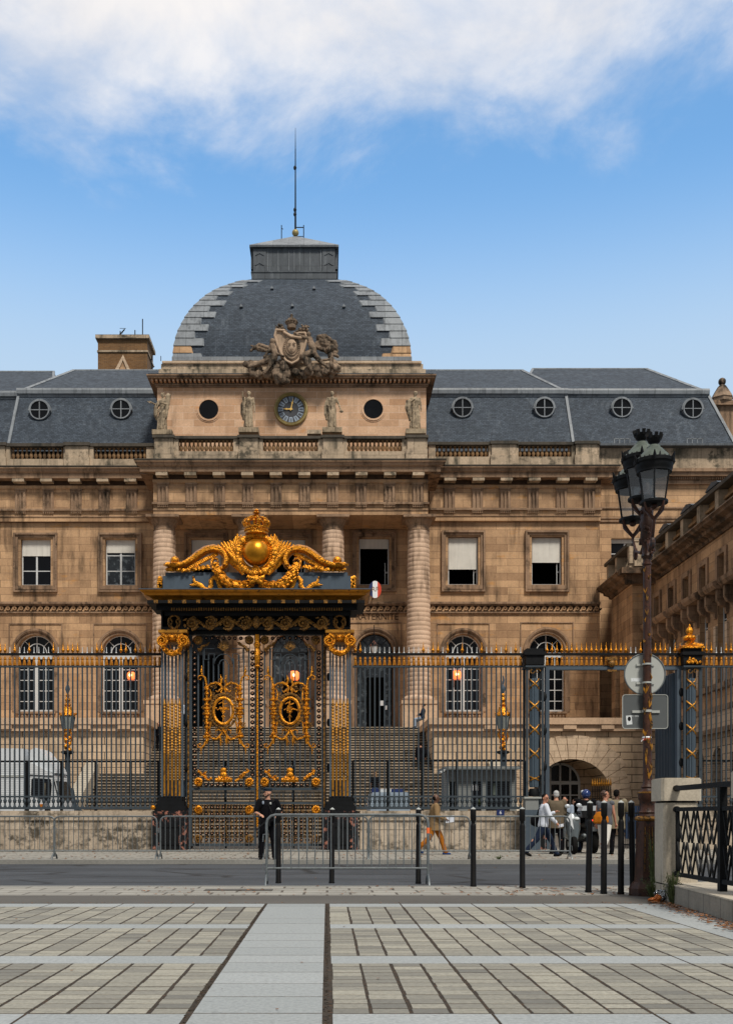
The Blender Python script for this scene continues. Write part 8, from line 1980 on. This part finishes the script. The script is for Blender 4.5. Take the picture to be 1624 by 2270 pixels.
for a, b in ((668, 490), (733, 490), (700, 565)):
    m = MB(); P = lambda x, y, o=.66: K(a + x, b + y, o); m.tube([P(0, 22), P(0, 0), P(0, -26)], [4 * kr, 9 * kr, 2 * kr], 5); m.tube([P(-14, 6), P(14, 6)], 3.5 * kr, 5)
    for s_ in (-1, 1): m.tube([P(s_ * 2, 14), P(s_ * 10, -6), P(s_ * 20, -8), P(s_ * 21, 4)], [3 * kr, 6 * kr, 5 * kr, 2 * kr], 5)
    m.build('fleur_de_lis', 'crest_stone', ov, True)
m = MB(); c = K(698, 235, .35); rr = 72 * kr
m.lathe([(rr * .8, -.12), (rr * .86, 0), (rr * .86, .12), (rr * .98, .16), (rr * 1.0, .3), (rr * .7, .52), (rr * .2, .6), (.1, .78), (.02, .85)], c, 18, flute=lambda a, k_: .06 * cos(a * 8) if k_ > 2 else 0)
for i in range(12): a = 2 * pi * i / 12; m.ball((c[0] + rr * cos(a), c[1] + rr * sin(a), c[2] + .3), .09, 6, 5)
for s_ in (-1, 1):
    for i in range(18): m.ball(K(698 + s_ * random.uniform(90, 230), 240 + random.uniform(-35, 45), random.uniform(.1, .4)), random.uniform(.06, .13), 6, 5)
    for i in range(5): m.caps(K(698 + s_ * 70, 300, .4), K(698 + s_ * (120 + 25 * i), 300 - 22 * i, .3), .07, .03, 6)
m.build('crown', 'crest_stone', t, True)

# ============================================================ VEHICLES + BOOTH
# white box truck, nose to the right
t = thing('box_truck', 'white box truck with a wind deflector parked behind the left railing', 'truck', (-12.5, 42, 0)); y0, y1 = 40.6, 42.8
tX = lambda u: X(u, 40.6); tZ = lambda v: Z(v, 40.6)
m = MB(); m.prism([(tX(-160), .95), (tX(54), .95), (tX(54), tZ(1659)), (tX(-160), tZ(1656))], y0, y1); m.build('cargo_box', 'truck_white', t)
m = MB()
for u in (-90, -45, 0, 31): m.box(tX(u), tX(u + 1.5), y0 - .02, y0 - .003, .98, tZ(1661))
m.box(tX(-160), tX(54), y0 - .035, y0 - .004, tZ(1722), tZ(1718)); m.box(tX(-160), tX(54), y0 - .04, y0 - .004, .95, 1.05); m.build('side_rail', 'sign_back', t)
m = MB(); c0 = [(tX(60), .75), (tX(60), tZ(1694)), (tX(66), tZ(1688)), (tX(118), tZ(1716)), (tX(121), tZ(1724)), (tX(132), tZ(1772)), (tX(136), tZ(1800)), (tX(137), .5), (tX(60), .5)]
m.prism(c0, y0 + .05, y1 - .05); m.build('cab', 'plastic_white', t)
m = MB(); m.box(tX(54) + .01, tX(60) - .01, y0 + .1, y1 - .1, .6, tZ(1690)); m.build('coupling_gap', 'black', t)
m = MB(); m.tube([(tX(63), y0 + .03, tZ(1798)), (tX(63), y0 + .03, tZ(1722)), (tX(66), y0 + .03, tZ(1717)), (tX(118), y0 + .03, tZ(1720)), (tX(131), y0 + .03, tZ(1775))], .022, 4); m.build('door_seam', 'black', t)
m = MB(); m.prism([(tX(64), tZ(1716)), (tX(62), tZ(1700)), (tX(116), tZ(1715)), (tX(120), tZ(1717))], y0 + .06, y0 + .19); m.build('roof_trim', 'sign_back_dark', t)
m = MB(); m.prism([(tX(62), tZ(1690)), (tX(61), tZ(1680)), (tX(66), tZ(1661)), (tX(74), tZ(1656)), (tX(84), tZ(1660)), (tX(118), tZ(1702)), (tX(122), tZ(1712)), (tX(118), tZ(1714))], y0 + .2, y1 - .2); m.build('wind_deflector', 'truck_white', t)
m = MB(); m.prism([(tX(69), tZ(1762)), (tX(70), tZ(1727)), (tX(74), tZ(1724)), (tX(112), tZ(1726)), (tX(115), tZ(1740)), (tX(112), tZ(1778)), (tX(100), tZ(1773))], y0 + .02, y0 + .049); m.build('side_window', 'glass_dark', t)
m = MB(); m.box(tX(98), tX(106), y0 + .0, y0 + .019, tZ(1764), tZ(1735)); m.build('curtain', 'cloth_khaki', t)
m = MB(); m.box(tX(106), tX(113), y0 - .30, y0 - .05, tZ(1764), tZ(1733)); m.tube([(tX(112), y0 + .05, tZ(1729)), (tX(112), y0 - .15, tZ(1727)), (tX(110), y0 - .15, tZ(1735))], .025, 5); m.build('mirror', 'black', t)
m = MB(); m.prism([(tX(121.5), tZ(1730)), (tX(124), tZ(1730)), (tX(133), tZ(1772)), (tX(131), tZ(1772))], y0 + .15, y1 - .15); m.build('windscreen', 'glass_dark', t)
for u, v in ((88, 1790), ): m = MB(); m.box(tX(u), tX(u + 7), y0 + .01, y0 + .049, tZ(v + 3), tZ(v - 8)); m.build('side_lamp', 'bag_orange', t)
m = MB(); m.box(tX(100), tX(112), y0 + .0, y0 + .049, .5, tZ(1790)); m.build('step_well', 'black', t)
for u in (-100, 96):
    for yy4 in (y0 + .2, y1 - .25):
        m = MB(); m.tube([(tX(u), yy4 - .15, .47), (tX(u), yy4 + .15, .47)], .47, 20); wl = m.build('wheel', 'rubber', t); m = MB(); m.tube([(tX(u), yy4 - .17, .47), (tX(u), yy4 - .151, .47)], .25, 16); m.build('rim', 'sign_back', wl)
# police van seen end-on
vy = 46.5; t = thing('police_van', 'pale blue van with a light bar parked at the foot of the stairs', 'van', (X(864, vy), vy, 0)); vX = lambda u: X(u, vy); vZ = lambda v: Z(v, vy)
m = MB(); zt_ = vZ(1756); pf = [(vX(821), .4), (vX(820), 1.2), (vX(823), vZ(1764)), (vX(826), zt_), (vX(903), zt_), (vX(906), vZ(1764)), (vX(909), 1.2), (vX(908), .4)]
m.prism(pf, vy, vy + 4.6); m.build('body', 'van_blue', t)
m = MB(); m.prism([(vX(826), vZ(1788)), (vX(828), vZ(1766)), (vX(862), vZ(1766)), (vX(862), vZ(1788))], vy - .02, vy - .003); m.build('rear_window', 'van_glass', t)
m = MB(); m.prism([(vX(866), vZ(1788)), (vX(866), vZ(1766)), (vX(900), vZ(1766)), (vX(903), vZ(1788))], vy - .02, vy - .003); m.build('rear_window', 'van_glass', t)
for u0, u1, mt in ((824, 841, 'blue_enamel'), (841, 869, 'white_paint'), (869, 895, 'blue_enamel')):
    m = MB(); m.box(vX(u0) + .01, vX(u1) - .01, vy + .6, vy + .9, zt_, zt_ + .17); m.build('light_bar', mt, t)
for u in (824, 905): m = MB(); m.box(vX(u) - .06, vX(u) + .06, vy - .03, vy - .003, .9, 1.25); m.build('tail_light', 'red_enamel', t)
for u in (830, 899):
    for yy4 in (vy + .8, vy + 3.6): m = MB(); m.tube([(vX(u) - .12, yy4, .33), (vX(u) + .12, yy4, .33)], .33, 16); m.build('wheel', 'rubber', t)
# guard booth
by = 42.5; t = thing('guard_booth', 'grey guard booth with dark windows behind the railing with the number plate', 'booth', (X(1065, by), by, 0)); bX = lambda u: X(u, by); bZ = lambda v: Z(v, by)
m = MB()
opn = [(bX(1002), bX(1011) - bX(998), .9, bZ(1732), False), (bX(1040), bX(1066) - bX(1014), .9, bZ(1731), False), (bX(1102.5), bX(1129) - bX(1076), .2, bZ(1731), False)]
wall(m, bX(992), bX(1144), 0, bZ(1706), by, .15, opn); m.box(bX(992), bX(1144), by + 2.2, by + 2.4, 0, bZ(1706)); m.box(bX(1142), bX(1144), by + .15, by + 2.2, 0, bZ(1706)); m.box(bX(992), bX(994), by + .15, by + 2.2, 0, bZ(1706)); m.build('wall', 'booth_grey', t)
m = MB(); m.box(bX(986), bX(1148), by - .4, by + 2.6, bZ(1706) + .002, bZ(1699)); m.build('roof', 'booth_grey', t)
m = MB(); m.prism([(bX(973), bZ(1710)), (bX(991), bZ(1702)), (bX(991), bZ(1706)), (bX(975), bZ(1714))], by - .3, by + .8); m.build('awning', 'white_paint', t)
m = MB(); m.box(bX(1014), bX(1066), by + .1, by + .12, .9, bZ(1731)); m.build('window_pane', 'glass_dark', t)
m = MB(); m.box(bX(1076), bX(1129), by + .12, by + .14, .2, bZ(1731)); m.build('door_pane', 'glass_dark', t)
m = MB(); m.box(bX(1014), bX(1048), by + .06, by + .09, .9, bZ(1731)); m.build('blind', 'booth_grey', t)
m = MB(); m.box(bX(1090), bX(1102), by + .08, by + .11, bZ(1762), bZ(1736)); m.build('green_sign', 'lamp_green', t)
for u in (1046, 1056): m = MB(); m.lathe([(.05, 0), (.05, .2), (.02, .28)], (bX(u), by + .05, bZ(1752)), 8); m.build('bottle', 'white_enamel', t)
# planters / stones behind the fence, pale shapes
for u, v, r, lab, mt in ((958, 1781, 5.5, 'small pale pointed stone on the wall behind the walking man', 'stone_pedestal'), (1041, 1783, 5, 'small rounded pale stone on the base wall', 'stone_pedestal'), (1065, 1777, 7, 'small olive shrub on the base wall near the number plate', 'weed')):
    m = MB(); q = 34.7 / F
    if mt == 'weed':
        for i in range(60): a = Vector((random.gauss(0, 1), random.gauss(0, 1), random.gauss(0, 1))).normalized() * r * q * random.uniform(.4, 1); m.ball(Vector((X(u, 34.6), 34.72, Z(v, 34.7))) + a, random.uniform(.012, .03), 4, 3)
        o = m.build('small_shrub', mt); tag(o, lab, 'plant')
    else: m.lathe([(r * q, 0), (r * q * 1.05, .04), (r * q * .7, r * q * 1.2), (r * q * .15, r * q * (2.2 if u == 958 else 1.5))], (X(u, 34.7), 34.7, WT), 9); o = m.build('pale_stone', mt, None, True); tag(o, lab, 'stone')
# motorcycle with rider and scooter, right
my = 30.3; mX = lambda u: X(u, my); mZ = lambda v: Z(v, my); q = my / F
t = thing('motorcycle', 'black motorcycle with a silver top case and red tail light, seen from behind', 'motorcycle', (mX(1310), my, 0))
m = MB(); m.tube([(mX(1318), my - .3, .33), (mX(1319), my - .3 + .001, .33)], .02, 6); m.lathe([(.20, -.09), (.31, -.07), (.325, 0), (.31, .07), (.20, .09)], (0, 0, 0), 20)
m.v = [(mX(1312) + c * 1.1, my + a, .325 + b) for a, b, c in m.v[12:]] if False else m.v
m = MB(); m.lathe([(.18, -.085), (.30, -.08), (.33, -.03), (.33, .03), (.30, .08), (.18, .085)], (0, 0, 0), 22); m.v = [(mX(1314) + c, my + a, .33 + b) for a, b, c in m.v]; m.build('wheel', 'rubber', t, True)
m = MB(); m.lathe([(.18, -.085), (.30, -.08), (.33, -.03), (.33, .03), (.30, .08), (.18, .085)], (0, 0, 0), 22); m.v = [(mX(1308) + c, my + 1.5 + a, .33 + b) for a, b, c in m.v]; m.build('wheel', 'rubber', t, True)
m = MB(); m.caps((mX(1312), my + .1, .78), (mX(1308), my + 1.1, .85), .17, .2); m.caps((mX(1311), my + .1, .5), (mX(1308), my + 1.0, .5), .18, .22); m.ball((mX(1308), my + 1.35, 1.0), (.30, .25, .28), 10, 8); m.build('bodywork', 'black_gloss', t, True, voxel=.02)
m = MB(); x0, x1 = mX(1281), mX(1332); m.prism([(x0, mZ(1797)), (x0 + .03, mZ(1812)), (x1 - .03, mZ(1812)), (x1, mZ(1797))], my - .35, my + .15); m.build('top_case', 'black_gloss', t)
m = MB(); m.prism([(x0, mZ(1797) + .002), (x0 + .04, mZ(1789)), (x0 + .12, mZ(1786)), (x1 - .12, mZ(1786)), (x1 - .04, mZ(1789)), (x1, mZ(1797) + .002)], my - .37, my + .17); m.build('case_lid', 'plastic_silver', t)
m = MB(); m.ball((mX(1317), my - .39, mZ(1791)), (.025, .008, .025), 10, 6); m.build('case_badge', 'blue_enamel', t)
m = MB(); m.box(mX(1297), mX(1330), my - .30, my + .1, mZ(1832), mZ(1812) - .002); m.build('tail', 'black_gloss', t)
m = MB(); m.ball((mX(1312), my - .32, mZ(1818)), (.12, .04, .028), 10, 6); m.build('tail_light', 'tail_red', t, True)
m = MB(); m.box(mX(1305), mX(1322), my - .33, my - .305, mZ(1842), mZ(1832) - .003); m.build('number_plate', 'sign_back_dark', t)
for s_ in (-1, 1): m = MB(); m.caps((mX(1311) + s_ * .26, my - .2, .5), (mX(1311) + s_ * .24, my + .5, .42), .07, .05); m.build('exhaust', 'steel', t, True)
def hel(t, J, Q):
    piece(t, 'helmet', 'helmet_blue', lambda m: [m.ball(Q(0, 0, .02), (.135, .155, .14), 18, 12)])
    def vs_(m): q_ = MB(); q_.ball((0, .075, .085), (.10, .08, .055), 12, 8); m.add([Q(*p) for p in q_.v], q_.f)
    piece(t, 'visor', 'plastic_silver', vs_)
J = pose(1.74, 8, 0, (72, 70, 18), (72, 70, 18), (35, 20, 40, 0), (35, 20, 40, 0), head=(-60, 0))
figure('person', 'motorcyclist in black wearing a blue helmet, astride the motorcycle', 'person', (mX(1308), my + .45, 0.33), radians(0), J, 'skin_tan', 'cloth_black', 'cloth_black', extra=hel, grow=.04)
t = thing('scooter', 'grey and white scooter with windshield parked left of the motorcycle', 'scooter', (X(1262, 30.0), 30.0, 0)); sy = 30.0; sX = lambda u: X(u, sy); sZ = lambda v: Z(v, sy)
m = MB(); m.lathe([(.15, -.06), (.23, -.055), (.25, 0), (.23, .055), (.15, .06)], (0, 0, 0), 18); w0 = list(m.v); m.v = [(sX(1262) + c, sy - .5 + a, .25 + b) for a, b, c in w0]; m.build('wheel', 'rubber', t, True)
m.v = [(sX(1275) + c, sy + .8 + a, .25 + b) for a, b, c in w0]; m.build('wheel', 'rubber', t, True)
m = MB(); m.loft([(Vector((sX(1263), sy - .35, .3)), .10, .12), (Vector((sX(1264), sy - .3, .7)), .20, .12), (Vector((sX(1263), sy - .25, .98)), .22, .14), (Vector((sX(1262), sy - .2, 1.12)), .12, .10)], 14); m.build('front_fairing', 'scooter_grey', t, True)
m = MB(); m.prism([(sX(1246), sZ(1815)), (sX(1256), sZ(1802)), (sX(1262), sZ(1838))], sy - .5, sy - .46); m.build('leg_shield', 'plastic_white', t)
m = MB(); m.caps((sX(1268), sy, .5), (sX(1272), sy + .9, .6), .16, .2); m.box(sX(1262), sX(1278), sy - .2, sy + .3, .2, .34); m.build('body', 'scooter_grey', t, True)
m = MB(); m.tube([(sX(1246), sy - .1, 1.12), (sX(1252), sy - .2, 1.15), (sX(1263), sy - .15, 1.10), (sX(1274), sy - .2, 1.15), (sX(1282), sy - .1, 1.12)], .022, 6); m.build('handlebar', 'black', t, True)
for u, v in ((1252, 1787), (1277, 1785)): m = MB(); m.ball((sX(u), sy - .28, sZ(v)), (.08, .03, .06), 8, 6); m.build('mirror', 'plastic_silver', t, True)
m = MB(); m.ball((sX(1258), sy - .38, .98), (.08, .04, .05), 8, 6); m.ball((sX(1270), sy - .38, .98), (.08, .04, .05), 8, 6); m.build('headlamp', 'sign_light', t, True)
# entrance clutter by the side gate
t = thing('control_box', 'grey metal control box on a stone block at the side gate', 'box', (X(1175, 33.6), 33.6, 0)); m = MB(); m.box(X(1160, 33.4), X(1196, 33.4), 33.3, 33.8, 0, Z(1795, 33.4)); m.build('block', 'iron_slate', t)
m = MB(); m.box(X(1163, 33.4), X(1192, 33.4), 33.35, 33.75, Z(1795, 33.4) + .002, Z(1770, 33.4)); m.build('cabinet', 'booth_grey', t)
m = MB(); m.box(X(1160, 33.4), X(1200, 33.4), 33.3, 33.8, Z(1770, 33.4) + .002, Z(1766, 33.4)); m.build('lid', 'sign_back', t)
t = thing('blue_barrier', 'dark blue slatted barrier panels behind the khaki jacket man', 'barrier panel', (X(1400, 36), 36, 0))
m = MB()
for k in range(9): u = 1385 + k * 7; m.box(X(u, 36), X(u + 5.5, 36), 36, 36.05, .3, Z(1786, 36))
m.box(X(1384, 36), X(1448, 36), 36.05, 36.1, .5, .6); m.build('slats', 'blue_fence', t)
t = thing('guard_fence', 'low black fence beside the side gate, right of the khaki jacket man', 'fence', (X(1400, 35), 35, 0)); m = MB()
for k in range(16): u = 1376 + k * 4.6; m.box(X(u, 35), X(u, 35) + .02, 35, 35.02, 0, Z(1800, 35))
m.box(X(1376, 35), X(1446, 35), 34.99, 35.03, Z(1804, 35), Z(1801, 35)); m.box(X(1376, 35), X(1446, 35), 34.99, 35.03, .1, .15); m.build('bars', 'iron_black', t)
